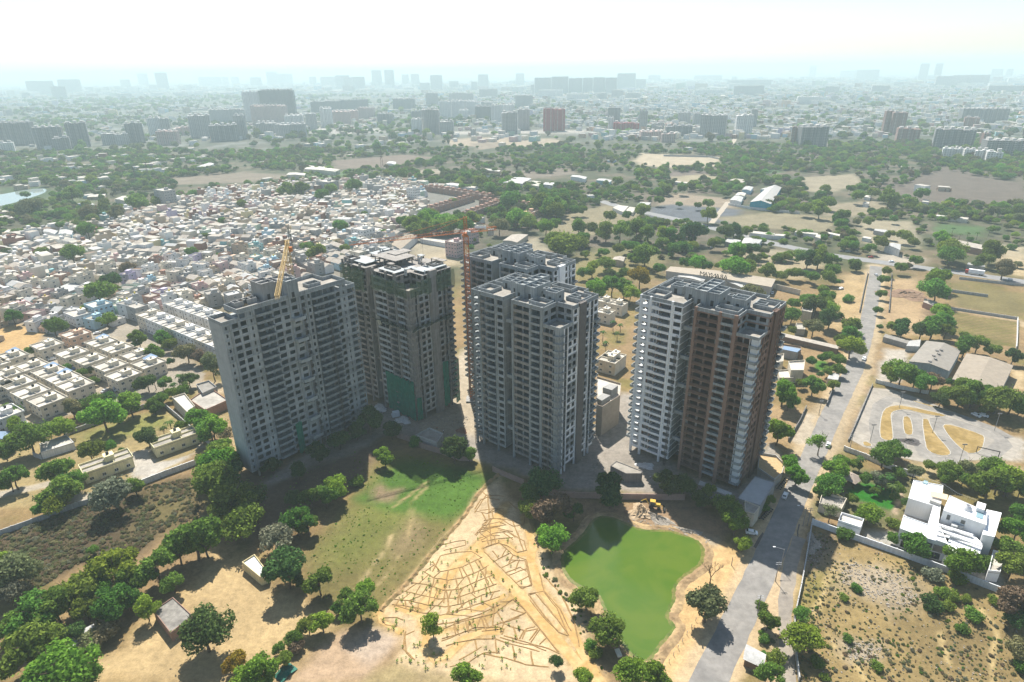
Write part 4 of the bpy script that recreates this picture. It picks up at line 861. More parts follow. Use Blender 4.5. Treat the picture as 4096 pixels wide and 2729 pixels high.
mb = MB(); lattice(mb, (0, 0, 79), (0, 0, 82.5), 1.2, 1.6, .09); mb.build('apex_frame', YELLOW, yc)
db = dv.normalized()*-9; mb = MB(); lattice(mb, (0, 0, 80), (db.x, db.y, 80), 1.4, 1.7, .12); mb.build('counter_jib', YELLOW, yc)
mb = MB(); mb.box(db.x-1.2, db.y-1, 77, db.x+1.2, db.y+1, 79.6); mb.build('counterweight', CONC, yc)
mb = MB(); mb.beam((0, 0, 82.3), (dv.x*.6, dv.y*.6, 80.8), .05); mb.beam((0, 0, 82.3), (db.x, db.y, 80.8), .07); mb.build('tie_rod', YELLOW, yc)
mb = MB(); mb.box(.8, -.8, 77.6, 2.2, .8, 79.6); mb.build('cab', mat('cab_orange', (.5, .16, .03), .5), yc)
# ------------------------------------------------------------------ trees
LEAF = {'green': leaf_mat('leaf_green', (0.050, 0.105, 0.018), (0.155, 0.265, 0.045), .42), 'bright': leaf_mat('leaf_bright', (0.075, 0.16, 0.018), (0.20, 0.34, 0.045), .45),
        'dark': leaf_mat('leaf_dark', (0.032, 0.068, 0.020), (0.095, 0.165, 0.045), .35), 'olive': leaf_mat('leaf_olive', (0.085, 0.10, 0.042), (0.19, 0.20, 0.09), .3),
        'dry': leaf_mat('leaf_dry', (0.115, 0.098, 0.050), (0.24, 0.21, 0.115), .28), 'yellow': leaf_mat('leaf_yellow', (0.16, 0.15, 0.012), (0.32, 0.28, 0.03), .4),
        'grey': leaf_mat('leaf_grey', (0.095, 0.105, 0.065), (0.22, 0.235, 0.155), .3)}
BARK = mat('bark', (0.115, 0.085, 0.06), 1.0, 0.2, 3.0)
def crown_arrays(seed, n, squash=0.8, clumps=18, clump_r=.36, leaf=.085, hollow=.55, lop=.25):
    r = np.random.RandomState(seed); C = []; R = []
    for i in range(clumps):
        d = r.normal(size=3); d /= np.linalg.norm(d); d[2] = abs(d[2])*1.15-.42 if i % 4 else d[2]
        k = r.uniform(.42, .78); C.append(d*k*np.array([1+lop*r.uniform(-1, 1), 1+lop*r.uniform(-1, 1), squash])); R.append(clump_r*r.uniform(.5, 1.4))
    C = np.array(C); R = np.array(R); w = R**2; idx = r.choice(clumps, n, p=w/w.sum())
    d = r.normal(size=(n, 3)); d /= np.linalg.norm(d, axis=1)[:, None]; d[:, 2] = d[:, 2]*.9+.12
    rad = R[idx]*(hollow+(1-hollow)*r.rand(n)**.5)*(1+.22*r.normal(size=n)*(r.rand(n) < .25))
    c = C[idx]+d*rad[:, None]
    nn = d+.75*r.normal(size=(n, 3)); nn /= np.linalg.norm(nn, axis=1)[:, None]
    t = np.cross(nn, r.normal(size=(n, 3))); t /= np.linalg.norm(t, axis=1)[:, None]; b = np.cross(nn, t)
    s = (leaf*r.uniform(.6, 1.35, n))[:, None]; s2 = s*r.uniform(.45, .8, n)[:, None]
    v = np.stack([c-t*s, c-b*s2+t*s*.15, c+t*s, c+b*s2+t*s*.1], 1)
    v[:, :, 2] = np.maximum(v[:, :, 2], -.98)
    return v.reshape(-1, 3)
def quads_mesh(name, v, mt):
    n = len(v)//4; me = bpy.data.meshes.new(name); me.vertices.add(4*n); me.vertices.foreach_set('co', v.astype(np.float32).ravel())
    me.loops.add(4*n); me.loops.foreach_set('vertex_index', np.arange(4*n, dtype=np.int32)); me.polygons.add(n)
    me.polygons.foreach_set('loop_start', np.arange(0, 4*n, 4, dtype=np.int32)); me.polygons.foreach_set('loop_total', np.full(n, 4, np.int32))
    me.materials.append(mt); me.update(calc_edges=True); me.validate(); return me
SHAPES = {'round': [crown_arrays(s, 5200, q, c, .36, .075, .5, .4) for s, q, c in ((1, .82, 20), (2, .95, 16), (3, .72, 24), (4, .88, 13), (5, .78, 18))], 'tall': [crown_arrays(s, 3600, 1.45, 20, .36, .08) for s in (11, 12)],
          'flat': [crown_arrays(s, 3800, .55, 24, .34, .08) for s in (21, 22)], 'sparse': [crown_arrays(s, 1500, 1.05, 16, .34, .075, .3, .4) for s in (31, 32)], 'bush': [crown_arrays(s, 2200, .62, 16, .42, .10, .5, .35) for s in (41, 42)]}
_CM = {}
def crown_mesh(shape, var, colour):
    k = (shape, var, colour)
    if k not in _CM: _CM[k] = quads_mesh('crown', SHAPES[shape][var], LEAF[colour])
    return _CM[k]
def trunk_mesh(seed):
    r = random.Random(seed); mb = MB(); p = Vector((0, 0, 0)); pts = [p.copy()]
    for i in range(3): p = p+Vector((r.uniform(-.05, .05), r.uniform(-.05, .05), .2)); pts.append(p.copy())
    rad = [.055, .045, .038, .03]
    for i in range(3): mb.beam(pts[i], pts[i+1], rad[i], sides=7, r2=rad[i+1])
    for i in range(5):
        a = 2*math.pi*i/5+r.uniform(-.4, .4); s = pts[2 if i % 2 else 3]; e = s+Vector((math.cos(a)*.3, math.sin(a)*.3, r.uniform(.15, .35)))
        mb.beam(s, e, .024, sides=5, r2=.014); mb.beam(e, e+Vector((math.cos(a+.5)*.18, math.sin(a+.5)*.18, .15)), .014, sides=4, r2=.005); mb.beam(e, e+Vector((math.cos(a-.6)*.18, math.sin(a-.6)*.18, .1)), .014, sides=4, r2=.005)
    return mb.mesh('trunk', BARK)
TRUNKS = [trunk_mesh(s) for s in range(4)]
rt_ = random.Random(77)
TREES = []      # (px radius in the photo, view place, data)
def trees(V_, items, where, colour='green', shape='round'):
    for it in items:
        x, y, r = it[:3]; c = it[3] if len(it) > 3 and it[3] else colour; s = it[4] if len(it) > 4 else shape
        sx, sy = V_.src(x, y); rp = r/V_.k
        zc = 4.0
        for _ in range(3):
            b = at(sx, sy, zc); R = rp*depth(b)/FPX*1.17
            hs = {'round': .82, 'tall': 1.45, 'flat': .58, 'sparse': 1.05, 'bush': .62}[s]
            clear = {'round': .55, 'tall': .55, 'flat': .6, 'sparse': .7, 'bush': .02}[s]*R
            Rh = R*hs; zc = min(clear+Rh*.82, 12.0)
        TREES.append((rp, sx, b[0], b[1], R, zc, s, c, where))
trees(Z5, [(1460,470,160),(1340,560,110),(1545,500,115,'bright'),(1180,680,130),(1300,805,78),(850,700,150,'bright'),(960,800,105),(740,860,105),(560,880,140),(400,1000,150),(250,1050,150),(120,1130,110),(640,1000,100),(830,960,130),(960,940,80),(1095,990,75,'bright','tall'),(240,1300,180),(110,1260,80),(350,1340,100),(430,1480,190,'bright'),(650,1510,90),(560,1180,75,'dark')], 'in the dense belt beside the sandy yard')
trees(Z5, [(90,720,150,'olive','flat'),(30,630,60,'bright'),(70,890,90,'grey'),(830,1160,100,'dry','bush'),(650,1275,85,'olive','bush'),(700,570,38,'olive')], 'at the edge of the brown scrub field')
trees(Z5, [(1540,1170,160,'dark')], 'beside the flat roofed hut'); trees(Z5, [(1775,1410,75,'yellow'),(1850,1515,90,'bright'),(1800,1565,60,'bright')], 'at the foot of the sandy yard')
trees(Z5, [(850,135,135,'grey','flat'),(1010,80,70),(460,120,110),(420,205,85,'bright'),(280,262,45),(70,45,70,'olive')], 'along the long compound wall')
trees(D, [(480,985,26),(500,1045,34),(498,1100,44),(530,1150,46),(552,1195,40,'green'),(566,1140,32,'dark'),(530,1080,26,'dark')], 'below the blank end of the pale grey tower')
trees(Z6, [(700,310,75,'bright'),(640,370,75),(545,380,70),(445,385,50,'dark'),(455,530,88),(530,560,60),(330,640,100,'grey','flat'),(390,830,125,'dark'),(470,905,50,'dark'),(600,920,85),(860,1080,100),(900,960,58,'bright'),(770,1030,58),(715,1095,40,'bright'),(620,1180,68,'bright'),(530,1195,58),(440,1275,50),(345,1345,38,'dry'),(70,1430,62,'yellow'),(215,1500,108,'bright'),(385,1420,50),(455,1350,50,'dry','bush')], 'in the line between sandy yard and lawn')
trees(Z6, [(1020,115,58,'bright')], 'standing alone at the lawn edge'); trees(Z6, [(1330,1185,62,'bright','tall')], 'standing alone on the planted plots'); trees(Z6, [(1540,1525,82,'bright'),(850,290,40,'dark','bush')], 'at the bottom of the planted plots')
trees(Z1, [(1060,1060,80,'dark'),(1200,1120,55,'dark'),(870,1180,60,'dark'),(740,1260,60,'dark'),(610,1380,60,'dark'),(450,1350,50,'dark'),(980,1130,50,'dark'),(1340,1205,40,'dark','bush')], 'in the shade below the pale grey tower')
trees(Z1, [(1590,1240,82,'dark'),(1690,1275,45)], 'by the brick site wall')
trees(Z7, [(240,130,75),(215,245,70),(330,50,105,'dark'),(395,470,95,'bright'),(560,275,65,'dark')], 'on the pond bank below the bare tower')
trees(Z7, [(405,255,128,'dry')], 'with dusty brown crown on the pond bank')
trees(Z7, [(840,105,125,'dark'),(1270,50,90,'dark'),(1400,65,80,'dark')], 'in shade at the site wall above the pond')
trees(Z7, [(655,925,90),(820,1175,108),(740,1350,48,None,'bush'),(690,1290,40,'bright','bush')], 'on the west bank of the pond')
trees(Z7, [(1000,1470,112,'bright'),(1180,1505,92,'bright'),(430,1405,45,'bright','tall'),(640,1525,65,'bright')], 'at the near end of the pond')
trees(Z7, [(1520,180,62,'dark'),(1650,215,60,'dark'),(1735,240,95),(1785,350,95,'bright'),(1580,110,50,'dark')], 'between pond and podium of the brown tower')
trees(Z7, [(1570,975,130,'olive'),(1840,515,58,'bright')], 'between pond and road')
trees(ZR, [(310,1270,62,'bright'),(370,1365,75,'bright'),(555,1110,72,'bright','sparse')], 'on the verge by the brown tower')
trees(Z8, [(150,185,42,'dark'),(95,235,40,'dark','bush')], 'by the podium wall beside the road')
trees(Z8, [(400,1210,112,'bright'),(390,1045,58),(140,1100,72),(120,1250,38,None,'bush'),(180,1370,62,None,'bush'),(165,1505,85),(500,1420,45,'dark','bush'),(95,985,40,'dry','bush')], 'along the narrow lane')
trees(Z8, [(720,460,58,'green','bush'),(1360,975,68,'dark','bush'),(1560,780,55,'bright','bush'),(1710,1060,58,None,'bush'),(1555,925,48,None,'bush'),(1600,1155,42,None,'bush'),(1860,950,40,None,'bush'),(720,925,32,'green','bush'),(800,860,35,'dry','bush'),(750,1235,35,'dry','bush'),(1650,945,35,None,'bush'),(1380,740,60,'grey','bush'),(1450,880,50,'grey','bush'),(560,1520,30,None,'bush'),(970,1440,40,'grey','bush'),(1480,980,45,'grey','bush')], 'in the dry rubble field')
trees(Z8, [(1240,520,92),(1600,640,108,'bright'),(1780,650,50),(1080,470,45,'dark')], 'inside the white villa wall')
trees(Z8, [(600,55,80,'bright'),(545,135,50),(905,285,80,'bright','flat'),(610,280,55,'olive','sparse'),(780,180,42,'dark'),(955,120,34,'bright'),(1100,160,32),(1010,50,55,'olive'),(1110,95,48,'dark'),(880,20,48,'grey'),(790,330,45,'green','bush'),(1090,360,45,'yellow','bush'),(1180,200,35,'yellow','tall')], 'in the villa garden')
trees(Z8, [(1990,680,105),(1960,540,85),(2020,420,95,'bright'),(2040,285,75),(1830,55,115),(1960,40,105,'bright'),(2050,110,60),(2000,950,125,'dry'),(2040,1085,80,'dark'),(1620,15,60),(1500,15,58),(2040,1300,80,'olive'),(2060,1450,60,'green','bush')], 'behind the white villa')
trees(ZR, [(790,190,62),(790,265,68),(800,350,85,'bright'),(735,310,50)], 'on the road verge beyond the brown tower')
trees(ZR, [(500,210,68,'olive'),(630,130,78,'dark'),(620,60,55,'bright'),(330,110,62),(350,20,42),(220,40,58),(520,30,75,'dark'),(600,15,50),(330,232,34)], 'around the sheds beyond the brown tower')
trees(ZR, [(620,440,42,'bright'),(700,470,52,'bright'),(690,540,48,'bright'),(610,550,42),(570,455,38),(485,480,42,'bright'),(555,580,24,'dark','tall'),(500,660,70),(660,660,42)], 'in the walled garden beside the road')
trees(ZR, [(270,710,105,'bright'),(305,780,70),(400,650,38,'dark'),(225,1020,98,'bright'),(130,950,38,'dry')], 'to the right of the brown tower')
trees(ZR, [(1060,1200,98),(1130,1160,68),(1210,1200,52,'dark'),(1420,1300,46,'dry'),(1560,1320,78),(1710,1330,82,'olive'),(1900,1310,85),(1960,1400,108,'bright'),(2060,1430,98),(1290,1340,55,'olive')], 'on the near side of the kart track')
trees(ZR, [(680,1330,85,'bright'),(735,1270,58,'bright'),(620,1430,88),(560,1500,58),(840,1295,46,'yellow'),(1000,1400,65,'grey'),(1090,1410,58,'dark'),(1160,1345,46)], 'at the top of the villa garden')
trees(ZR, [(1200,560,98),(1120,565,78),(1300,600,78),(1360,635,78),(1440,620,65,'dry'),(1570,640,32,'yellow','tall'),(1560,740,68),(1680,680,78),(1760,730,98),(1650,745,88),(1960,760,108),(2060,790,88),(1880,740,78),(2120,840,58),(1850,800,78),(1500,765,58,'dark')], 'in the row behind the kart track')
trees(ZR, [(1500,90,62,'bright'),(1520,165,68),(1440,200,88),(1350,220,68,'dark'),(1200,210,68,'dark'),(1120,210,48,'dark'),(1540,240,58),(1690,350,78),(1790,330,68),(1680,280,38),(1920,390,52),(2070,430,58,'dark'),(1010,80,34,'dry'),(1020,212,24,'olive')], 'around the grey roofed sheds')
trees(ZN, [(1360,1270,88,'bright'),(1350,1370,98),(1390,1540,58,'bright')], 'beside the brick stacks'); trees(ZN, [(1470,1080,78),(1400,940,62,'bright'),(1470,1025,88),(1820,1040,88),(1780,1120,58,'bright'),(1920,1190,78,'dry')], 'by the highway shops')
trees(ZN, [(960,610,88),(820,560,44,'bright'),(700,590,54),(630,530,34),(580,750,54,'bright'),(560,820,48),(590,870,34),(640,900,38,'bright'),(650,960,44,'bright'),(655,1000,44),(880,970,58),(800,1025,44),(970,910,38),(1070,920,54,'olive'),(1150,975,44,'dark'),(1170,1130,48),(670,1160,48,'bright'),(1050,1190,48),(940,1220,42,'dark'),(920,1290,42),(900,1410,40,'bright'),(250,690,54),(380,700,62,'bright'),(440,640,54),(780,800,44,'dark'),(990,780,34),(1130,640,48,'dark'),(1240,570,54)], 'in the fields beyond the junction')
trees(ZN, [(280,1110,68,'dark'),(370,1100,78),(460,1120,58,'dark'),(480,1210,58),(130,1240,42),(190,1240,48,'bright'),(260,1250,42),(330,1270,52),(440,1260,58,'bright'),(30,1250,38),(520,1310,28),(410,1380,48),(450,1430,58,'bright'),(330,1470,68),(260,1450,48,'bright'),(160,1490,42,'bright'),(450,1510,58),(600,1450,40,'dry','bush')], 'between the long shed and the junction')
trees(ZM, [(270,730,68),(400,730,58,'bright'),(530,755,78),(660,760,72,'bright'),(820,740,88),(920,790,66),(1060,790,68,'bright'),(1130,800,66),(1220,820,48)], 'in the row across the fields behind the towers', shape='tall')
trees(ZM, [(1350,770,108,'dark'),(1280,740,58),(1660,760,68,'dark'),(1740,740,68,'dark'),(1850,760,54),(870,560,68),(870,680,44),(720,610,44),(560,620,58,'dry'),(230,560,48),(300,560,48,'dry'),(40,690,60),(60,560,80),(110,480,70),(60,420,60)], 'along the highway behind the towers')
trees(ZM, [(150,880,140,'green','flat'),(50,850,100,'green','flat'),(280,870,80,'green','bush'),(320,820,58),(100,930,90,'green','bush')], 'in the thicket behind the rear tower')
trees(ZM, [(400,1110,72,'bright'),(330,1150,58),(530,1060,72),(650,930,58,'bright'),(720,900,58),(770,1010,48,'dry'),(900,970,108),(840,1030,58),(1020,1110,52),(700,1150,52),(590,1270,98),(450,1290,98,'bright'),(700,1290,88),(760,1350,78,'bright'),(540,1210,38),(1070,870,60,'dark'),(1160,920,60),(1250,900,50)], 'between rear tower and long shed')
trees(ZM, [(850,1175,98,'yellow')], 'with mustard yellow crown behind the brown tower')
trees(ZM, [(1270,1060,58),(1380,1050,78,'bright'),(1480,1090,58),(1640,1090,68),(1760,1090,108,'bright'),(1860,1090,78),(2050,1130,68),(2170,1180,48),(2300,1160,58,'bright'),(1910,930,68,'dark'),(1760,930,78,'bright'),(1550,870,58,'bright'),(1890,1340,88,'olive')], 'behind the long pale roofed shed')
trees(ZM, [(1020,470,44),(1210,510,29),(1390,520,34),(1480,500,48,'dark'),(1640,410,30),(1490,600,66),(640,290,48),(1100,360,50),(1250,360,50),(1330,330,40)], 'around the far asphalt track')
trees(ZL, [(870,1020,68,'dark'),(760,1110,98),(880,1090,48),(1500,800,48),(1700,830,30),(1610,670,26,'bright'),(1830,760,30,'bright'),(560,800,68),(320,800,48),(680,620,68),(610,580,38,'dark'),(730,540,48,'bright'),(1080,400,68),(820,430,58),(220,440,78,'olive'),(700,490,68,'olive'),(920,490,58,'olive'),(560,350,68),(480,360,38),(190,350,30,'dark'),(2250,310,58),(1900,420,38),(1240,400,45),(1000,930,60,'dry'),(360,230,40),(480,590,36,'bright')], 'among the old town houses')
trees(Z4, [(420,200,72),(95,130,58),(835,150,58),(680,80,48)], 'at the town edge above the white bungalows')
trees(Z4, [(100,480,34),(230,400,38,'olive'),(520,530,38,'bright'),(640,570,42,'bright'),(710,545,34,'dark'),(730,630,34,'bright'),(215,800,38),(85,505,30,'bright')], 'between the rows of white bungalows')
trees(Z4, [(1210,410,66),(1080,290,58),(1060,350,28,'bright'),(1270,290,58),(1460,400,72,'olive'),(1560,440,58,'dry'),(1660,510,72,'olive','tall'),(1330,480,28,'green','tall'),(1340,340,50,'dry')], 'before the white terraced flats')
trees(Z4, [(1010,800,98,'bright'),(800,880,128,'bright'),(720,810,78),(910,870,80),(560,840,78,'dry'),(650,830,58,'dark'),(480,990,88,'bright'),(840,770,55,'dark'),(1200,830,58),(1260,775,58),(1340,730,48),(1430,705,48,'bright'),(1150,640,66,'dark'),(1480,620,56,'dark'),(1290,640,50,'dark'),(1090,670,50,'dark')], 'along the lower edge of the bungalow colony')
trees(Z4, [(90,880,58),(110,970,58,'bright'),(50,840,38,'dark'),(220,1070,118),(60,1110,58),(30,1180,68)], 'by the colony gate at the left edge')
trees(Z4, [(1550,930,88,'bright'),(1670,1000,98,'bright'),(1780,1070,60,'dry','sparse'),(1410,985,42,'bright'),(1720,1150,76),(1680,1260,125,'bright'),(1780,1300,85),(1700,1420,108),(1850,1290,58,'dark')], 'left of the pale grey tower')
trees(Z4, [(700,1180,82),(850,1150,52,'dark'),(1150,1060,78,'dark'),(960,1180,28),(105,1380,92),(430,1340,108),(560,1420,86)], 'around the pale yellow bungalows')
trees(ZC, [(620,270,55),(90,310,55),(1080,575,72,'bright'),(1200,530,80),(1320,555,72,'bright'),(1450,555,70),(1550,535,58),(1100,625,58),(1340,615,48),(200,300,60),(370,345,50),(440,300,45),(1000,560,50),(1270,590,60,'bright'),(1150,560,90,'bright'),(1250,520,60),(1400,570,70,'bright'),(1500,590,60),(530,600,40),(330,800,70),(240,760,45),(550,770,38),(1180,610,60),(840,650,34),(1840,380,80),(1980,560,60),(2130,600,70,'bright'),(2200,440,90),(2080,420,80),(1900,520,70,'bright'),(1760,590,60,'olive'),(2250,360,60),(1860,300,60),(1500,200,40),(1610,240,50),(1680,290,50),(990,180,50),(1230,230,34),(1390,400,30),(770,280,30),(700,500,26),(500,590,50)], 'around the brick row houses behind the netted tower')
TREES.sort(key=lambda t: -t[0])
IND, REST = TREES[:300], TREES[300:]
names_c = {'green': 'green', 'bright': 'bright green', 'dark': 'dark green', 'olive': 'dull olive', 'dry': 'dry brown', 'yellow': 'yellow green', 'grey': 'grey green', 'scrub': 'brown'}
names_s = {'round': 'broad tree', 'tall': 'tall tree', 'flat': 'spreading tree', 'sparse': 'thin leaved tree', 'bush': 'low bushy shrub'}
groups = {}
for t in IND: groups.setdefault((t[8], t[7], t[6]), []).append(t)
for (where, c, s), L in groups.items():
    L.sort(key=lambda t: t[1])
    for i, (rp, sx, X, Y, R, zc, s_, c_, _) in enumerate(L):
        nm = names_c[c]+' '+names_s[s]; lab = nm+' '+where
        if len(L) > 1: lab = (ordinal(i+1)+' '+nm+' from left '+where)
        root = thing('leafy_tree' if s != 'bush' else 'leafy_shrub', lab, 'tree' if s != 'bush' else 'shrub', (X, Y, 0), 0, 'trees '+where)
        o = link('crown', crown_mesh(s, rt_.randrange(len(SHAPES[s])), c), root, (0, 0, zc), rt_.uniform(0, 6.28)); o.scale = (R*rt_.uniform(.95, 1.08), R*rt_.uniform(.95, 1.08), R*rt_.uniform(.92, 1.05))
        o = link('trunk', TRUNKS[rt_.randrange(4)], root, (0, 0, -.1), rt_.uniform(0, 6.28)); q = (zc+R*.25)/.75; o.scale = (R*1.15, R*1.15, max(.3, q))
# ---- woods too far or too many to count: one object, instanced on points
def near_poly(x, y, polys): return any(in_poly(x, y, p) for p in polys)
BLOCKED = []   # fields and yards stay clear of random trees
for pts in ([(1455,370),(1475,352),(1660,360),(1650,382),(1560,388),(1470,380)],[(1020,323),(1060,317),(1265,317),(1310,328),(1240,337),(1040,336)],[(1520,452),(1560,444),(1685,458),(1690,478),(1510,472)],[(1480,470),(1540,465),(1720,478),(1700,522),(1480,508)],[(1840,408),(1960,400),(1985,420),(1910,445),(1850,440)],[(1640,500),(1780,488),(1925,500),(1905,535),(1700,520)],[(2040,440),(2160,390),(2360,425),(2360,475),(2100,470)],[(1970,505),(2100,508),(2115,572),(1980,560)],[(2145,512),(2260,520),(2255,545),(2140,535)],[(1235,508),(1400,470),(1480,480),(1430,535),(1270,548)],[(-80,430),(110,425),(140,445),(60,480),(-80,500)],[(380,410),(560,396),(700,404),(560,420),(400,425)],[(760,370),(930,355),(1000,362),(900,385),(780,388)],[(1540,407),(1620,400),(1660,410),(1560,424)],[(1640,470),(1720,430),(1800,430),(1790,470),(1700,500)],[(1880,470),(2010,460),(2050,480),(1960,500),(1890,495)],[(1000,298),(1400,296),(1400,308),(1000,312)],[(940,555),(1060,555),(1060,612),(940,620)],[(870,400),(1030,430),(1170,460),(1090,540),(1000,500),(850,430)],[(1200,400),(1450,395),(1450,430),(1200,425)]): BLOCKED.append(D.poly(pts))
pts_, sca_, var_ = [], [], []
rw = np.random.RandomState(9)
for t in REST: pts_.append((t[2], t[3], t[5])); sca_.append((t[4], t[4], t[4])); var_.append({'round': 0, 'tall': 2, 'flat': 3, 'sparse': 1, 'bush': 5}[t[6]])
def scatter(n, x0, x1, y0, y1, dens, rr, blocked=(), fade=None):
    X = rw.uniform(x0, x1, n); Y = rw.uniform(y0, y1, n); d = dens(X, Y); keep = rw.rand(n) < d
    X, Y = X[keep], Y[keep]
    ok = np.ones(len(X), bool); ok &= np.abs(X) < Y*.90+40
    for p in blocked: ok &= poly_sd(X, Y, p) < 0
    for x, y in zip(X[ok], Y[ok]):
        R = rw.uniform(*rr)*(.7+.6*rw.rand()**2); v = rw.choice([0, 1, 2, 3, 4, 5, 6, 7], p=[.19, .15, .16, .12, .12, .14, .06, .06]); hs = R*(.9 if v != 5 else .55)
        pts_.append((x, y, hs)); sca_.append((R*rw.uniform(.9, 1.15), R*rw.uniform(.9, 1.15), R*rw.uniform(.85, 1.1))); var_.append(v)
hwp = [(p[0]+dx, p[1]+dy) for p, dx, dy in [(q, 0, -9) for q in HW]+[(q, 0, 9) for q in HW[::-1]]]
rdp = [(p[0]-12, p[1]) for p in road_pts]+[(p[0]+12, p[1]) for p in road_pts[::-1]]
belt = lambda X, Y: np.clip((fnoise(X, Y, 95, 21)-.31)*5.0, .12, 1)*np.clip((fnoise(X, Y, 30, 31)-.25)*3, .15, 1)
scatter(26000, -1200, 1200, 640, 1400, belt, (3.1, 5.8), BLOCKED+[P_TOWN, hwp])
scatter(1500, 60, 760, 470, 660, lambda X, Y: belt(X, Y)*.55, (2.6, 5.0), BLOCKED+[hwp, rdp]+[ZM.poly([(1040,1080),(2200,1100),(2200,1412),(1040,1300)])])
scatter(260, -620, -300, 330, 640, lambda X, Y: .25+0*X, (2.2, 4.0), [P_VILLAS])
scatter(1500, -600, 0, 560, 760, lambda X, Y: np.clip((fnoise(X, Y, 60, 12)-.62)*6, 0, 1), (2.5, 4.5), [])
scatter(7500, -2600, 2600, 1330, 2600, lambda X, Y: np.clip((fnoise(X, Y, 150, 41)-.36)*4, .06, 1)*np.where(X > 300, .5, .85), (5.5, 9.5), BLOCKED)
scatter(7000, -4200, 4200, 2600, 5000, lambda X, Y: np.clip((fnoise(X, Y, 260, 51)-.36)*4, .05, 1)*np.where(X > 0, .45, .9), (7, 12), ())
wme = bpy.data.meshes.new('woodland'); wme.from_pydata(pts_, [], [])
a1 = wme.attributes.new('tree_scale', 'FLOAT_VECTOR', 'POINT'); a1.data.foreach_set('vector', np.array(sca_, np.float32).ravel())
a2 = wme.attributes.new('tree_kind', 'INT', 'POINT'); a2.data.foreach_set('value', np.array(var_, np.int32))
wood = stuff(link('woodland', wme)); wood['label'] = 'scattered green trees of the countryside and city beyond the towers'
def instancer(o, meshes, scale_attr, kind_attr):
    ng = bpy.data.node_groups.new(o.name+'_instances', 'GeometryNodeTree')
    ng.interface.new_socket('Geometry', in_out='INPUT', socket_type='NodeSocketGeometry'); ng.interface.new_socket('Geometry', in_out='OUTPUT', socket_type='NodeSocketGeometry')
    N, L = ng.nodes, ng.links; gi = N.new('NodeGroupInput'); go = N.new('NodeGroupOutput')
    iop = N.new('GeometryNodeInstanceOnPoints'); g2i = N.new('GeometryNodeGeometryToInstance')
    for src in reversed(meshes):
        oi = N.new('GeometryNodeObjectInfo'); oi.inputs['Object'].default_value = src; oi.transform_space = 'ORIGINAL'; L.new(oi.outputs['Geometry'], g2i.inputs[0])
    L.new(gi.outputs[0], iop.inputs['Points']); L.new(g2i.outputs[0], iop.inputs['Instance']); iop.inputs['Pick Instance'].default_value = True
    k = N.new('GeometryNodeInputNamedAttribute'); k.data_type = 'INT'; k.inputs['Name'].default_value = kind_attr; L.new(k.outputs[0], iop.inputs['Instance Index'])
    s = N.new('GeometryNodeInputNamedAttribute'); s.data_type = 'FLOAT_VECTOR'; s.inputs['Name'].default_value = scale_attr; L.new(s.outputs[0], iop.inputs['Scale'])
    rv = N.new('FunctionNodeRandomValue'); rv.data_type = 'FLOAT_VECTOR'; rv.inputs[0].default_value = (0, 0, 0); rv.inputs[1].default_value = (0, 0, 6.283); L.new(rv.outputs[0], iop.inputs['Rotation'])
    L.new(iop.outputs[0], go.inputs[0]); md = o.modifiers.new('instances', 'NODES'); md.node_group = ng
def crown_obj(shape, colour):
    for o in COL.objects:
        if o.type == 'MESH' and o.name.startswith('crown') and o.data in [_CM.get((shape, v, colour)) for v in range(5)]: return o
    return crown_obj(shape, 'dry') if colour != 'dry' else crown_obj('round', 'dry')
SRC = [crown_obj('round', 'green'), crown_obj('round', 'bright'), crown_obj('round', 'dark'), crown_obj('flat', 'green'), crown_obj('round', 'olive'), crown_obj('bush', 'green'), crown_obj('round', 'dry'), crown_obj('tall', 'green')]
instancer(wood, SRC, 'tree_scale', 'tree_kind')
# ---- low scrub: brown tufts of the left field and the rubble field, beyond counting
def tufts(name, label, polys, n, rr, kinds, probs, src, seed, extra=()):
    r = np.random.RandomState(seed); P, S, K = [], [], []
    for poly, m in zip(polys, n):
        xs = [q[0] for q in poly]; ys = [q[1] for q in poly]; X = r.uniform(min(xs), max(xs), m); Y = r.uniform(min(ys), max(ys), m)
        ok = (poly_sd(X, Y, poly) > 1.0) & (r.rand(m) < np.clip((fnoise(X, Y, 12, seed)-.3)*3.5, .12, 1))
        for x, y in zip(X[ok], Y[ok]):
            R = r.uniform(*rr)*(.6+.9*r.rand()**3); P.append((x, y, R*.35)); S.append((R, R, R*.9)); K.append(r.choice(kinds, p=probs))
    m_ = bpy.data.meshes.new(name); m_.from_pydata(P, [], [])
    m_.attributes.new('tuft_scale', 'FLOAT_VECTOR', 'POINT').data.foreach_set('vector', np.array(S, np.float32).ravel()); m_.attributes.new('tuft_kind', 'INT', 'POINT').data.foreach_set('value', np.array(K, np.int32))
    o = stuff(link(name, m_)); o['label'] = label; instancer(o, src, 'tuft_scale', 'tuft_kind'); return o
dryb = crown_obj('bush', 'dry'); olb = crown_obj('bush', 'olive'); grb = crown_obj('bush', 'grey'); gnb = crown_obj('bush', 'green')
tufts('dry_undergrowth', 'low brown scrub covering the field left of the towers', [P_SCRUB], [6500], (.4, .85), [0, 1, 2], [.5, .38, .12], [dryb, olb, grb], 3)
tufts('rough_grass', 'dry tufts and weeds over the rubble field', [P_RFIELD], [5000], (.16, .5), [0, 1, 2, 3], [.30, .40, .18, .12], [dryb, olb, grb, gnb], 5)
tufts('lawn_grass', 'rough green grass of the lawn below the towers', [P_LAWN], [3600], (.12, .30), [0, 1, 2], [.92, .08, .0], [crown_obj('bush', 'bright') if ('bush', 0, 'bright') in _CM or ('bush', 1, 'bright') in _CM else gnb, olb, dryb], 15)
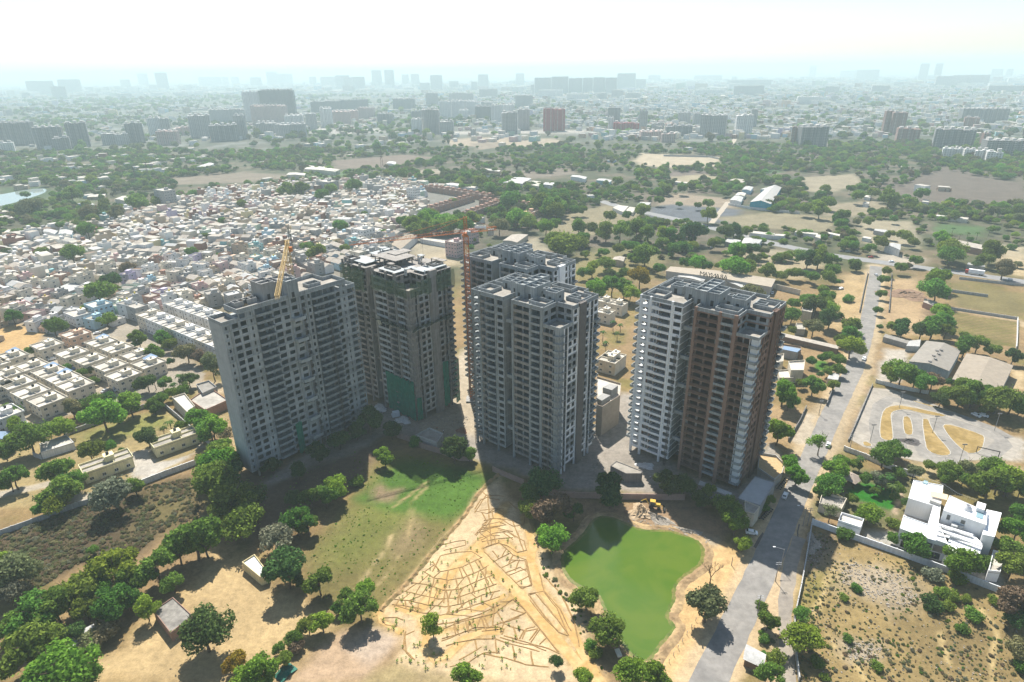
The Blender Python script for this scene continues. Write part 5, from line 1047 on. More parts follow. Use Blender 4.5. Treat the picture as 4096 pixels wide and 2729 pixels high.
tufts('verge_weeds', 'weeds along the pond bank and plots', [Z7.poly([(280,520),(360,640),(480,840),(600,900),(640,1060),(720,1180),(760,1400),(860,1500),(700,1500),(600,1250),(480,960),(300,760)]), Z8.poly([(60,980),(240,1000),(260,1500),(40,1500)]), Z6.poly([(500,700),(700,800),(700,900),(520,900)])], [360, 160, 60], (.3, .9), [0, 1, 2], [.5, .3, .2], [gnb, olb, dryb], 8)
# ---- saplings in the plots
sap = quads_mesh('leaves', crown_arrays(51, 60, 1.3, 6, .5, .30, .2, .5), LEAF['bright']); sap_stem = MB().beam((0, 0, 0), (0, 0, 1.0), .03, sides=4).mesh('stem', BARK)
rs_ = random.Random(12); cnt = 0
while cnt < 200:
    x, y = Z6(rs_.uniform(980, 1900), rs_.uniform(650, 1500))[:2]
    if not (in_poly(x, y, P_GARDEN) or in_poly(x, y, P_GARDEN_R)): continue
    cnt += 1; h = rs_.uniform(.3, .65); r = thing('sapling', 'small green sapling among the planted sandy plots', 'sapling', (x, y, 0), rs_.uniform(0, 6), 'saplings planted in the sandy plots')
    o = link('leaves', sap, r, (0, 0, h)); o.scale = (.75*h, .75*h, .6*h); o = link('stem', sap_stem, r); o.scale = (1, 1, h)
# ---- the bare tree on the pond's sandy bank
b = Z7(1585, 835); r = thing('bare_tree', 'leafless tree on the sandy bank between pond and road', 'tree', (b[0], b[1], 0)); mb = MB(); rr = random.Random(3)
def branch(p, d, L, rad, dep):
    e = p+d*L; mb.beam(p, e, rad, sides=6, r2=rad*.65)
    if dep == 0: return
    for k in range(3 if dep > 1 else 4):
        q = (d+Vector((rr.uniform(-.75, .75), rr.uniform(-.75, .75), rr.uniform(-.1, .5)))).normalized(); branch(e, q, L*rr.uniform(.6, .8), rad*.6, dep-1)
branch(Vector((0, 0, 0)), Vector((.02, 0, 1)), 3.3, .26, 4); mb.build('trunk', mat('bare_bark', (.16, .115, .075), 1.0, .15, 2), r)
# ---- palms
def palm_mesh(seed):
    r = random.Random(seed); mb = MB()
    for k in range(16):
        a = 2*math.pi*k/16+r.uniform(-.2, .2); up = r.uniform(.1, .9); p = Vector((0, 0, 0)); L = r.uniform(2.0, 2.7)
        for j in range(6):
            t = j/6; t2 = (j+1)/6; f = lambda t: Vector((math.cos(a)*L*t, math.sin(a)*L*t, up*L*t*.7-1.5*t*t*L*.55)); q0, q1 = f(t), f(t2); n = Vector((-math.sin(a), math.cos(a), 0)); w0, w1 = .42*math.sin(math.pi*min(.98, t+.08)), .42*math.sin(math.pi*min(.98, t2+.02))
            mb.face([q0-n*w0+Vector((0,0,-.15)), q0, q1, q1-n*w1+Vector((0,0,-.15))]); mb.face([q0, q0+n*w0+Vector((0,0,-.15)), q1+n*w1+Vector((0,0,-.15)), q1])
    return mb.mesh('fronds', LEAF['dark'])
PALM = [palm_mesh(1), palm_mesh(2)]; PT = MB().beam((0, 0, 0), (.1, 0, 1), .05, sides=7, r2=.032).mesh('trunk', BARK)
def palms(V_, items, where):
    items = sorted(items)
    for i, (x, y) in enumerate(items):
        h = rt_.uniform(5.0, 7.5); b = V_(x, y, h); lab = ('palm tree '+where) if len(items) == 1 else ordinal(i+1)+' palm from the left '+where
        r = thing('palm_tree', lab, 'palm', (b[0], b[1], 0), rt_.uniform(0, 6), 'palms '+where); o = link('fronds', PALM[i % 2], r, (.1*4, 0, h)); o = link('trunk', PT, r); o.scale = (4, 4, h)
palms(Z4, [(1390,590),(1265,635),(1200,605),(1440,650),(1350,660),(1330,950),(1270,1000)], 'in the grove below the terraced flats')
palms(ZR, [(1010,1370),(1090,1380),(1130,1450),(880,1240),(690,1250)], 'in the villa garden')
palms(Z3, [(85,370),(40,500),(130,390),(20,430),(110,440),(60,560)], 'in the garden between the two grey and brown towers')
palms(ZN, [(1210,790),(1260,830),(1490,860),(1620,900),(1800,870),(1550,910),(1700,900)], 'around the green lawn beyond the highway')
# ------------------------------------------------------------------ houses
WIN = {}
def win_mesh(w, h):
    k = (w, h)
    if k not in WIN:
        mb = MB(); mb.box(-w/2, -.03, 0, w/2, .04, h, 1); mb.box(-w/2-.1, -.10, h, w/2+.1, .04, h+.1, 0); mb.box(-w/2-.1, -.12, -.1, w/2+.1, .04, 0, 0); mb.box(-.03, -.05, 0, .03, -.02, h, 0)
        WIN[k] = mb.mesh('window', [WHITE, GLASS])
    return WIN[k]
DOOR = MB().box(-.5, -.04, 0, .5, .03, 2.1).mesh('door', mat('door_brown', (.16, .09, .05), .7))
_HM = {}
def cached(key, fn):
    if key not in _HM: _HM[key] = fn()
    return _HM[key]
def wmat(name, c): return mat('wall_'+name, c, .9, .12, .5, streak=.2)
COLS = {'white': wmat('white', (.68, .67, .64)), 'cream': wmat('cream', (.62, .56, .45)), 'grey': wmat('grey', (.34, .335, .32)), 'pink': wmat('pink', (.55, .38, .36)), 'blue': wmat('blue', (.36, .52, .60)), 'teal': wmat('teal', (.25, .45, .45)),
        'yellow': wmat('yellow', (.62, .53, .30)), 'lilac': wmat('lilac', (.48, .42, .54)), 'brick': RED_BRICK, 'tan': wmat('tan', (.45, .36, .26)), 'peach': wmat('peach', (.60, .40, .28)), 'pale green': wmat('pale_green', (.42, .52, .40)), 'pale yellow': wmat('pale_yellow', (.66, .60, .36))}
ROOFW = mat('roof_white_tile', (.46, .43, .375), .85, .16, .5, two=(.37, .34, .29)); ROOFT = mat('terrace_tan', (.355, .33, .285), .95, .22, .5, two=(.28, .26, .225)); ROOFG = mat('roof_grey', (.22, .205, .18), .95, .22, .5)
SHEET = mat('tin_sheet', (.37, .365, .345), .6, .2, .8, streak=.15); SHEETT = mat('tile_sheet_tan', (.325, .29, .245), .9, .25, .6); SHEETB = mat('rusty_sheet', (.17, .115, .08), .9, .25, .6); SOLAR = mat('solar_panel', (.20, .27, .36), .25, spec=.5)
TANKM = {'black': mat('tank_black', (.03, .03, .03), .5), 'white': mat('tank_white', (.7, .7, .68), .5), 'yellow': mat('tank_yellow', (.65, .5, .08), .5)}
TANK = {k: MB().lathe([(.55, 0), (.6, .1), (.6, .9), (.42, 1.15), (.2, 1.25)], sides=10).mesh('water_tank', v) for k, v in TANKM.items()}
def house(label, x, y, rot, w, d, st, col, roof=None, group=None, stair=True, tank='black', panels=None, nwin=4, name='house', solar=False, over=.0, split=False, sh=3.2, cat='house'):
    r = thing(name, label, cat, (x, y, 0), rot, group); H = st*sh; c = COLS[col]; rf = roof or ROOFT
    def body():
        mb = MB(); mb.box(-w/2, -d/2, 0, w/2, d/2, H); return mb.mesh('wall', c)
    link('wall', cached(('w', round(w, 1), round(d, 1), H, col), body), r)
    def rfm():
        mb = MB(); o = over; mb.box(-w/2-o, -d/2-o, H+.003, w/2+o, d/2+o, H+.2, 0); mb.ring([(-w/2-o,-d/2-o),(w/2+o,-d/2-o),(w/2+o,d/2+o),(-w/2-o,d/2+o)], H+.2, H+.95, .2, 1); return mb.mesh('roof', [rf, c])
    link('roof', cached(('r', round(w, 1), round(d, 1), H, col, rf.name, over), rfm), r)
    if split:
        for (a, b, cc, dd) in ((-w/2+.2, .2, w/2-.2, .38), (w*.12, -d/2+.2, w*.12+.18, .2)):
            o = link('roof_wall', cached(('p', round(a,1), round(b,1), round(cc,1), round(dd,1), H, col), lambda: MB().box(a, b, H+.2, cc, dd, H+.85).mesh('roof_wall', c)), r)
    if stair:
        sx, sy, sw, sd = w*.08, d*.12, min(3.4, w*.4), min(4.0, d*.42); key = ('s', round(w, 1), round(d, 1), H, col)
        def sm():
            mb = MB(); mb.box(sx-sw/2, sy-sd/2, H+.2, sx+sw/2, sy+sd/2, H+2.7); mb.box(sx-sw/2-.15, sy-sd/2-.15, H+2.7, sx+sw/2+.15, sy+sd/2+.15, H+2.85); return mb.mesh('stair_head', c)
        sh_ = link('stair_head', cached(key, sm), r)
        if tank: link('water_tank', TANK[tank], sh_, (sx-.2, sy, H+2.85))
    elif tank: link('water_tank', TANK[tank], r, (-w*.25, d*.2, H+.2))
    if solar:
        mb = MB(); z = H+2.0; mb.face([(-w*.4, -d*.05, z), (w*.15, -d*.05, z), (w*.15, d*.4, z+1.0), (-w*.4, d*.4, z+1.0)]); mb.face([(-w*.4, -d*.05, z-.08), (-w*.4, d*.4, z+.92), (w*.15, d*.4, z+.92), (w*.15, -d*.05, z-.08)])
        for px, py, dz in ((-w*.39, -d*.04, 0), (w*.14, -d*.04, 0), (-w*.39, d*.38, .9), (w*.14, d*.38, .9)): mb.beam((px, py, H+.2), (px, py, z+dz-.05), .05)
        mb.build('solar_panel', SOLAR, r)
    k = 0
    for f in range(st):
        for i in range(max(1, nwin//2)):
            t = (i+.5)/max(1, nwin//2); link('window', win_mesh(1.3, 1.2), r, (-w/2+w*t, -d/2, f*sh+1.1)); k += 1
        for i in range(max(1, nwin//2)):
            t = (i+.5)/max(1, nwin//2); link('window', win_mesh(1.3, 1.2), r, (w/2 if math.sin(rot) > -1 and x < 0 else -w/2, -d/2+d*t, f*sh+1.1), PI/2 if x < 0 else -PI/2)
    return r
# ---- colony of cream bungalows at the left
V7 = lambda x, y: Z4(x, y, 7.0)
colony = [(590,262,'peach',0,0),(790,325,'cream',1,1),(915,372,'cream',0,0),(1075,425,'cream',0,1),(1165,490,'cream',1,1),(365,348,'cream',0,1),(560,410,'cream',0,0),(705,462,'cream',0,0),(865,510,'cream',0,1),(965,582,'cream',0,0),
          (85,435,'cream',1,0),(245,510,'cream',0,0),(385,555,'cream',1,0),(490,605,'cream',1,0),(590,660,'cream',0,1),(50,572,'cream',0,0),(130,645,'cream',0,0),(240,715,'cream',0,0),(370,775,'cream',0,0),(20,885,'white',0,0),(-40,660,'cream',0,0),(-60,500,'cream',0,0)]
rh = random.Random(21); colony.sort()
for i, (px, py, c, so, wt) in enumerate(colony):
    p = V7(px, py); lab = ('%s flat roofed bungalow, %s from left in the cream colony' % ('peach' if c == 'peach' else ('cream' if c == 'cream' else 'white'), ordinal(i+1)))
    house(lab, p[0], p[1], math.radians(-33), 12.4, 11.5, 2, c, ROOFW, 'bungalows of the cream colony', True, 'white' if wt else 'black', solar=bool(so), over=.55, split=True, nwin=6, name='bungalow')
# ---- terraced white flats
E0, E1 = Z4(1075, 110, 10), Z4(1700, 370, 10); 
for i in range(8):
    t = (i+.5)/8; x, y = E0[0]+(E1[0]-E0[0])*t, E0[1]+(E1[1]-E0[1])*t
    house('white terraced flat block, %s from the left in the front row' % ordinal(i+1), x+5*math.sin(math.radians(37)), y+5*math.cos(math.radians(37)), math.radians(-37), 11.4, 12, 3, 'white' if i % 3 else 'cream', ROOFW, 'terraced flats behind the bungalow colony', True, None if i % 2 else 'white', nwin=6, name='terraced_flat', split=True, sh=3.1, over=.2)
F0, F1 = Z4(1230, 40, 10), Z4(1800, 250, 10)
for i in range(7):
    t = (i+.5)/7; x, y = F0[0]+(F1[0]-F0[0])*t, F0[1]+(F1[1]-F0[1])*t
    house('white terraced flat block, %s from the left in the back row' % ordinal(i+1), x+6, y+8, math.radians(-37), 11.4, 12, 3, 'white', ROOFW, 'terraced flats behind the bungalow colony', True, 'white' if i % 2 else None, nwin=4, name='terraced_flat', split=True, sh=3.1, over=.2)
# ---- two pale yellow bungalows
for (px, py, wl_) in ((835, 1275, 'nearer the tree belt, long and pale yellow, with weathered terrace'), (1365, 1085, 'beside the concrete drive, pale yellow, with open forecourt')):
    p = Z4(px, py, 4.2); house('low bungalow '+wl_, p[0], p[1], math.radians(42.5), 17.5, 8.0, 1, 'pale yellow', CONC_R, None, True, 'black', nwin=8, name='yellow_bungalow', over=.3, split=True, sh=4.4)
# ---- generic buildings given by the corners of their roofs
def corners(V_, pts, z): return [V_(x, y, z)[:2] for x, y in pts]
def centre(poly): return sum(p[0] for p in poly)/len(poly), sum(p[1] for p in poly)/len(poly)
def flat_block(label, V_, pts, h, wm_, rm, name='building', cat='building', par=.8, group=None):
    poly = corners(V_, pts, h); cx, cy_ = centre(poly); loc = [(x-cx, y-cy_) for x, y in poly]; r = thing(name, label, cat, (cx, cy_, 0), 0, group)
    MB().prism(loc, 0, h-.2).build('wall', wm_, r); MB().prism(loc, h-.197, h).build('roof', rm, r)
    if par: MB().ring(loc, h+.003, h+par, .2).build('parapet', wm_, r)
    a, b = Vector(loc[0]), Vector(loc[1]); d = b-a; n = max(1, int(d.length/4)); ang = math.atan2(d.y, d.x)
    return r, loc
def shed(label, V_, pts, h, rise, wm_, rm, group=None, name='shed', axis=0):
    """gabled shed: four roof corners at eaves height; ridge runs between the mid-points of sides axis and axis+2."""
    poly = corners(V_, pts, h); cx, cy_ = centre(poly); L = [Vector((x-cx, y-cy_)) for x, y in poly]
    if sum(L[i].x*L[(i+1)%4].y-L[(i+1)%4].x*L[i].y for i in range(4)) < 0: L = [L[0], L[3], L[2], L[1]]; axis = 3-axis
    r = thing(name, label, 'shed', (cx, cy_, 0), 0, group)
    k = [(axis+i) % 4 for i in range(4)]; a, b, c, d = (L[i] for i in k); m1 = (a+b)/2; m2 = (c+d)/2
    z0, z1 = h-.05, h+rise-.05; mb = MB(); f3 = lambda v, z: (v.x, v.y, z)
    mb.face([f3(a, 0), f3(b, 0), f3(b, z0), f3(m1, z1), f3(a, z0)]); mb.face([f3(c, 0), f3(d, 0), f3(d, z0), f3(m2, z1), f3(c, z0)]); mb.face([f3(b, 0), f3(c, 0), f3(c, z0), f3(b, z0)]); mb.face([f3(d, 0), f3(a, 0), f3(a, z0), f3(d, z0)])
    mb.build('wall', wm_, r); e = .5; A, B, C_, D_ = ((v+(v.normalized()*e)) for v in (a, b, c, d)); M1 = m1+(m1-m2).normalized()*e; M2 = m2+(m2-m1).normalized()*e
    for (p, q, s, t) in ((A, M1, M2, D_), (M1, B, C_, M2)):
        mb = MB(); za = lambda v: h+rise if v in (M1, M2) else h; T_ = [(v.x, v.y, (h+rise) if v is M1 or v is M2 else h) for v in (p, q, s, t)]
        mb.face(T_); mb.face([(x, y, z-.12) for x, y, z in T_[::-1]])
        for i in range(4): u, v = T_[i], T_[(i+1) % 4]; mb.face([u, (u[0], u[1], u[2]-.12), (v[0], v[1], v[2]-.12), v])
        mb.build('roof_sheet', rm, r)
    return r
# villa across the road
wv = math.radians(-30)
vc = ZV(760, 620, 7.5); vr = thing('modern_villa', 'large white modern villa with flat roofs behind the white wall', 'villa', (vc[0], vc[1], 0), 0)
def vpoly(pts, z): return [(q[0]-vc[0], q[1]-vc[1]) for q in (ZV(x, y, z) for x, y in pts)]
VW = mat('villa_white', (.76, .76, .75), .6, .04, .4, streak=.05)
def vpart(name, pts, z0, z1, mt, par=0): 
    p = vpoly(pts, z1); MB().prism(p, z0, z1).build(name, mt, vr)
    if par: MB().ring(p, z1+.003, z1+par, .18).build('parapet', mt, vr)
lowp = vpoly([(395,90),(835,230),(800,560),(770,800),(740,960),(905,1130),(180,880),(300,440)], 7.0)
vpart('wall', [(385,160),(830,240),(760,800),(900,1120),(520,1010),(180,880),(235,690),(600,820),(680,540),(310,430)], 0, 7.0, VW, .35)
vpart('wall', [(925,390),(1490,640),(1475,830),(830,610)], 0, 11.0, VW, .3)
vpart('side_block', [(1480,590),(1705,640),(1600,1000),(1420,960)], 0, 9.5, VW)
vpart('front_block', [(935,980),(1430,1110),(1350,1330),(870,1200)], 0, 6.0, VW)
vpart('terrace', [(770,810),(1270,940),(1420,1110),(920,990)], 5.9, 6.6, VW)
vpart('courtyard_floor', [(310,430),(680,540),(600,820),(235,690)], 0, .3, mat('stone_paving', (.40, .36, .32), .8, .1, .6))
for k, pts in enumerate(([(770,800),(1280,960),(1270,985),(765,825)], [(760,870),(1410,1110),(1400,1140),(755,895)], [(740,940),(930,990),(925,1010),(735,965)], [(725,1015),(905,1080),(900,1105),(720,1040)])): vpart('pergola_beam', pts, 7.2, 7.6, VW)
vpart('roof_canopy', [(650,310),(905,370),(890,450),(635,390)], 8.6, 8.8, mat('canopy_tan', (.55, .43, .30), .8))
vpart('roof_unit', [(640,420),(810,470),(800,510),(630,450)], 7.0, 8.2, CONC_L)
for x in (960, 1060, 1155): vpart('air_conditioner', [(x, 770), (x+95, 795), (x+85, 850), (x-5, 825)], 6.6, 8.2, mat('unit_grey', (.42, .42, .41), .6))
vpart('skylight', [(1335,590),(1440,625),(1425,735),(1320,700)], 11.0, 11.2, mat('skylight_glass', (.22, .33, .36), .15, spec=.5)); vpart('skylight', [(545,150),(605,165),(595,215),(530,195)], 7.0, 7.3, mat('skylight_glass', (0, 0, 0)))
vpart('roof_box', [(1345,470),(1475,510),(1450,600),(1330,560)], 11.0, 12.6, VW)
c = ZV(1190, 590, 11.0); MB().lathe([(1.5, 0), (1.2, .9), (.75, 1.7), (.7, 1.7), (.6, 1.0)], sides=20).build('roof_cone', mat('cone_grey', (.62, .62, .62), .6), vr, (c[0]-vc[0], c[1]-vc[1], 11.0))
for (e0, e1, t0, t1, z0, z1, zr) in (((180,880),(520,1010),.12,.62,3.4,5.8,7.0),((520,1010),(900,1120),.08,.45,3.2,5.8,7.0),((520,1010),(900,1120),.5,.9,3.2,5.8,7.0),((180,880),(520,1010),.2,.8,.4,2.8,7.0),((520,1010),(900,1120),.15,.85,.3,2.8,7.0),((830,610),(1475,830),.12,.2,8.2,10.2,11.0),((830,610),(1475,830),.45,.55,8.6,10.0,11.0),((870,1200),(1350,1330),.25,.45,1.2,2.8,6.0)):
    A, B = Vector(vpoly([e0], zr)[0]), Vector(vpoly([e1], zr)[0]); d_ = (B-A).normalized(); nn = Vector((d_.y, -d_.x)); p0, p1 = A.lerp(B, t0), A.lerp(B, t1)
    wf = MB().prism([tuple(p0+nn*.08), tuple(p1+nn*.08), tuple(p1-nn*.1), tuple(p0-nn*.1)], z0, z1).build('window', mat('frame_grey', (.2, .2, .2), .5), vr); k_ = max(1, int((p1-p0).length/1.6))
    for i in range(k_): q0, q1 = p0.lerp(p1, (i+.06)/k_), p0.lerp(p1, (i+.94)/k_); MB().prism([tuple(q0+nn*.1), tuple(q1+nn*.1), tuple(q1+nn*.05), tuple(q0+nn*.05)], z0+.1, z1-.1).build('pane', GLASS, wf)
for pts in ([(395,85),(835,225)], [(835,225),(1040,360)], [(1040,360),(1340,470)]):
    a, b = (ZV(x, y, 7.6) for x, y in pts); mb = MB(); n = 10
    mb.beam((a[0]-vc[0], a[1]-vc[1], 8.0), (b[0]-vc[0], b[1]-vc[1], 8.0), .04)
    for i in range(n+1): t = i/n; q = (a[0]+(b[0]-a[0])*t-vc[0], a[1]+(b[1]-a[1])*t-vc[1]); mb.beam((*q, 6.9), (*q, 8.0), .03)
    mb.build('railing', STEEL, vr)
flat_block('cream roofed gatehouse at the roadside corner of the villa wall', Z8, [(545,140),(730,190),(690,270),(520,225)], 3.2, CREAM, CONC_R, 'gatehouse')
flat_block('white flat roofed service block inside the villa wall', Z8, [(690,295),(860,345),(835,410),(665,355)], 3.4, VW, ROOFW, 'service_block')
flat_block('white water tank room at the far corner of the villa plot', Z8, [(1835,580),(1930,610),(1890,745),(1800,735)], 3.6, VW, ROOFW, 'tank_room')
g = Z8(770, 15, 3.0); r = thing('garden_gazebo', 'brown gazebo with pyramid roof on the villa lawn', 'gazebo', (g[0], g[1], 0), .6)
mb = MB()
for sx in (-2.4, 2.4):
    for sy in (-2.4, 2.4): MB().beam((sx, sy, 0), (sx, sy, 2.8), .12).build('post', mat('timber', (.12, .075, .045), .8), r)
mb = MB(); 
for i in range(4):
    c4 = [(-3.3,-3.3),(3.3,-3.3),(3.3,3.3),(-3.3,3.3)]; mb.face([(*c4[i], 2.8), (*c4[(i+1)%4], 2.8), (0, 0, 4.6)])
mb.face([(*q, 2.8) for q in c4[::-1]]); mb.build('roof', mat('gazebo_shingle', (.30, .245, .20), .9, .15, 1), r)
# sheds and works across the road
fs_ = shed('large grey roofed factory shed with roof vents by the parking yard', ZR, [(1250,480),(1385,322),(1650,395),(1560,555)], 6.0, 1.6, wmat('shed_blue', (.22, .30, .34)), mat('factory_roof', (.225, .205, .175), .8, .14, .4), axis=1)
for (x, y) in ((1410,485),(1440,440),(1465,400),(1455,465),(1480,425),(1500,395)):
    q = ZR(x, y, 7.6); link('roof_vent', cached('vent', lambda: MB().box(-.5, -.5, -.9, .5, .5, .7).box(-.7, -.7, .7, .7, .7, .9).mesh('roof_vent', CONC_D)), fs_, (q[0]-fs_.location.x, q[1]-fs_.location.y, 7.2))
shed('large tan roofed factory shed beside the kart track trees', ZR, [(1590,620),(1700,420),(2060,515),(1960,720)], 6.0, 1.2, CONC_L, mat('factory_roof_tan', (.255, .215, .165), .8, .14, .4), axis=1)
flat_block('narrow grey lean-to roof joined to the factory yard', ZR, [(1060,265),(1250,320),(1240,345),(1045,290)], 3.2, CONC, ROOFG, 'lean_to', par=0)
flat_block('small cream roofed hut in the parking yard', ZR, [(1250,320),(1340,310),(1330,365),(1225,360)], 3.4, CONC_L, SHEET, 'yard_hut', par=0)
flat_block('cream two storey house with terrace right of the brown tower', ZR, [(300,490),(430,480),(420,560),(320,560)], 6.6, CREAM, ROOFW, 'house', 'house')
flat_block('low cream terrace wing in front of the two storey house', ZR, [(220,560),(345,550),(340,620),(230,620)], 3.4, CREAM, ROOFW, 'house', 'house')
flat_block('cream round cornered house behind the brown tower balconies', ZR, [(190,440),(265,430),(260,490),(195,500)], 6.4, CREAM, ROOFT, 'house', 'house')
flat_block('dark brown house with grey solar roof right of the brown tower', ZR, [(225,350),(400,375),(400,420),(230,400)], 3.6, wmat('brown', (.26,.17,.11)), ROOFG, 'house', 'house')
flat_block('blue grey solar canopy on the dark brown house', ZR, [(270,360),(400,385),(370,410),(250,385)], 5.0, CONC, SOLAR, 'solar_canopy', 'canopy', par=0)
flat_block('long dark row of stables with tan roof beyond the brown tower', ZR, [(240,255),(700,360),(690,385),(235,280)], 3.4, wmat('stable', (.20,.14,.10)), SHEETT, 'stable_row', par=0)
flat_block('small house with open top room among trees beyond the brown tower', ZR, [(420,30),(495,50),(485,105),(405,90)], 6.4, CREAM, ROOFT, 'house', 'house')
flat_block('cream terrace roofed house below the small upper house', ZR, [(360,190),(440,190),(430,240),(355,235)], 3.4, CREAM, ROOFT, 'house', 'house')
flat_block('little grey roofed roadside hut beyond the walled garden', ZR, [(630,565),(705,580),(690,630),(605,615)], 3.2, CREAM, SHEET, 'roadside_hut', 'hut', par=0)
for i, (x, y) in enumerate(((30, 240), (110, 260), (30, 310), (60, 610), (85, 590))):
    p = Z3(x, y, 6.5); house('cream house seen between grey tower and brown tower, %s from the left' % ordinal(i+1), p[0], p[1], math.radians(-35), 11, 9, 2, 'cream', ROOFW, 'houses between the grey and brown towers', True, 'white', nwin=4, split=True)
# block behind the two front towers, with scaffold
rbk, lb = flat_block('grey unfinished car park block between the grey and brown towers', ZB, [(95,160),(350,235),(340,360),(155,480),(95,460)], 14.0, mat('raw_brown_wall', (.36,.30,.235), .95, .12, .5), ROOFW, 'car_park_block', par=.9)
MB().prism([(q[0]-rbk.location.x, q[1]-rbk.location.y) for q in corners(ZB, [(160,260),(255,290),(320,240),(230,220)], 18)], 14, 18).build('stair_head', CONC, rbk)
MB().prism([(q[0]-rbk.location.x, q[1]-rbk.location.y) for q in corners(ZB, [(95,370),(150,400),(240,345),(160,320)], 16.5)], 14, 16.5).build('stair_head', CONC, rbk)
r, _ = flat_block('flat entrance canopy slab in the site yard between towers', ZB, [(240,1085),(300,1035),(575,1140),(560,1165),(400,1165)], 4.2, CONC_D, CONC_R, 'entrance_canopy', 'canopy', par=.25)
flat_block('pale podium deck beside the brown tower', ZP, [(690,20),(945,100),(760,390),(470,300)], 5.0, CONC, mat('deck_grey', (.36,.36,.35), .9, .1, .5), 'podium_deck', 'podium', par=.3)
flat_block('small box shaped guard block at the podium corner', ZP, [(560,330),(750,410),(680,500),(560,470)], 5.4, CREAM, CONC_R, 'guard_block', par=.5)
flat_block('curved walled sand store at the foot of the brown tower', ZR, [(70,1210),(200,1230),(270,1300),(250,1370),(190,1420),(60,1330)], 3.0, CONC_L, SANDM, 'sand_store', par=1.0)
flat_block('grey canopy strip at the front of the brown tower', ZP, [(0,70),(400,225),(380,270),(-20,120)], 3.6, CONC, CONC_L, 'canopy_strip', 'canopy', par=0)
flat_block('roofless brick room with exposed tie beams by the site wall', ZW, [(640,570),(855,455),(1070,545),(975,690)], 3.2, CONC_L, CONC_R, 'roofless_room', par=.8)
# hut, yellow shrine and farm buildings in the foreground
flat_block('weathered flat roofed brick hut in the sandy yard', Z5, [(1160,1030),(1310,930),(1460,1070),(1290,1200)], 3.3, mat('hut_brick', (.27,.17,.13), .95, .2, 1), mat('old_roof', (.215,.20,.175), .95, .3, .8, two=(.13,.12,.11)), 'brick_hut', 'hut', par=.35)
flat_block('small yellow building with white roof in the sandy yard', Z6, [(110,805),(190,755),(285,880),(225,900)], 3.2, COLS['yellow'], mat('roof_bright', (.5,.5,.485), .8, .2, .8), 'yellow_building', par=.5)
flat_block('grey tin roof half hidden under trees of the dense belt', Z5, [(520,1220),(740,1110),(760,1150),(500,1330)], 3.0, CONC, SHEET, 'tin_roof_hut', 'hut', par=0)
shed('tin roofed lean-to hut by the narrow lane', Z8, [(-20,1290),(110,1360),(90,1450),(-40,1390)], 2.8, .5, SHEETB, SHEET, axis=1)
flat_block('long low pale roofed building against the compound wall', Z4, [(310,1130),(520,1060),(580,1120),(320,1200)], 3.2, COLS['white'], ROOFW, 'long_outbuilding', par=.3)
flat_block('low solar roofed garage at the left edge', Z4, [(-40,1030),(80,1030),(60,1090),(-40,1090)], 3.0, CONC, SOLAR, 'garage', par=0)
flat_block('brick sided row of flat roofs behind the pale grey tower', Z4, [(1490,790),(1640,690),(1790,790),(1610,870)], 4.2, RED_BRICK, ROOFT, 'brick_row', par=.6)
flat_block('pale front house of the brick sided row', Z4, [(1350,770),(1450,740),(1530,840),(1470,890)], 5.2, CREAM, ROOFW, 'house', 'house')
flat_block('blue grey walled rear house of the brick sided row', Z4, [(1540,670),(1640,640),(1700,690),(1590,740)], 5.2, COLS['grey'], ROOFG, 'house', 'house')
# long shed with rooftop letters
ap = [(1095,1140),(1140,1098),(2120,1215),(2080,1290)]
shed('long pale roofed shed behind the brown tower carrying rooftop letters', ZM, ap, 6.5, 1.2, CONC_L, mat('shed_cream_roof', (.31,.265,.205), .85, .12, .3), axis=3)
shed('pale roofed side shed in front of the lettered shed', ZM, [(1200,1190),(1230,1180),(1460,1215),(1440,1240)], 5.0, .8, CONC_L, SHEET, axis=3)
shed('white roofed low shed between lettered shed and brown tower', ZM, [(1640,1235),(1660,1228),(1870,1265),(1840,1310)], 5.0, .8, CONC, SHEET, axis=3)
la, lb_ = ZM(1668, 1226, 7.7), ZM(1412, 1184, 7.7)
sg = thing('rooftop_letters', 'black letters ARANYAM standing on the long shed roof, seen from behind', 'sign', (la[0], la[1], 7.75)); ang = math.atan2(lb_[1]-la[1], lb_[0]-la[0]); Ltot = math.hypot(lb_[0]-la[0], lb_[1]-la[1]); sg.rotation_euler = (0, 0, ang)
LBLK = mat('letter_black', (.03, .03, .03), .6)
for i, ch in enumerate('ARANYAM'):
    cu = bpy.data.curves.new('letter', 'FONT'); cu.body = ch; cu.size = 5.0; cu.extrude = .14; cu.align_x = 'CENTER'; to = bpy.data.objects.new('letter_tmp', cu); COL.objects.link(to)
    dg = bpy.context.evaluated_depsgraph_get(); lm = bpy.data.meshes.new_from_object(to.evaluated_get(dg)); bpy.data.objects.remove(to); lm.materials.clear(); lm.materials.append(LBLK)
    o = link('letter', lm, sg, (Ltot*(i+.5)/7, 0, 0)); o.rotation_euler = (PI/2, 0, 0)
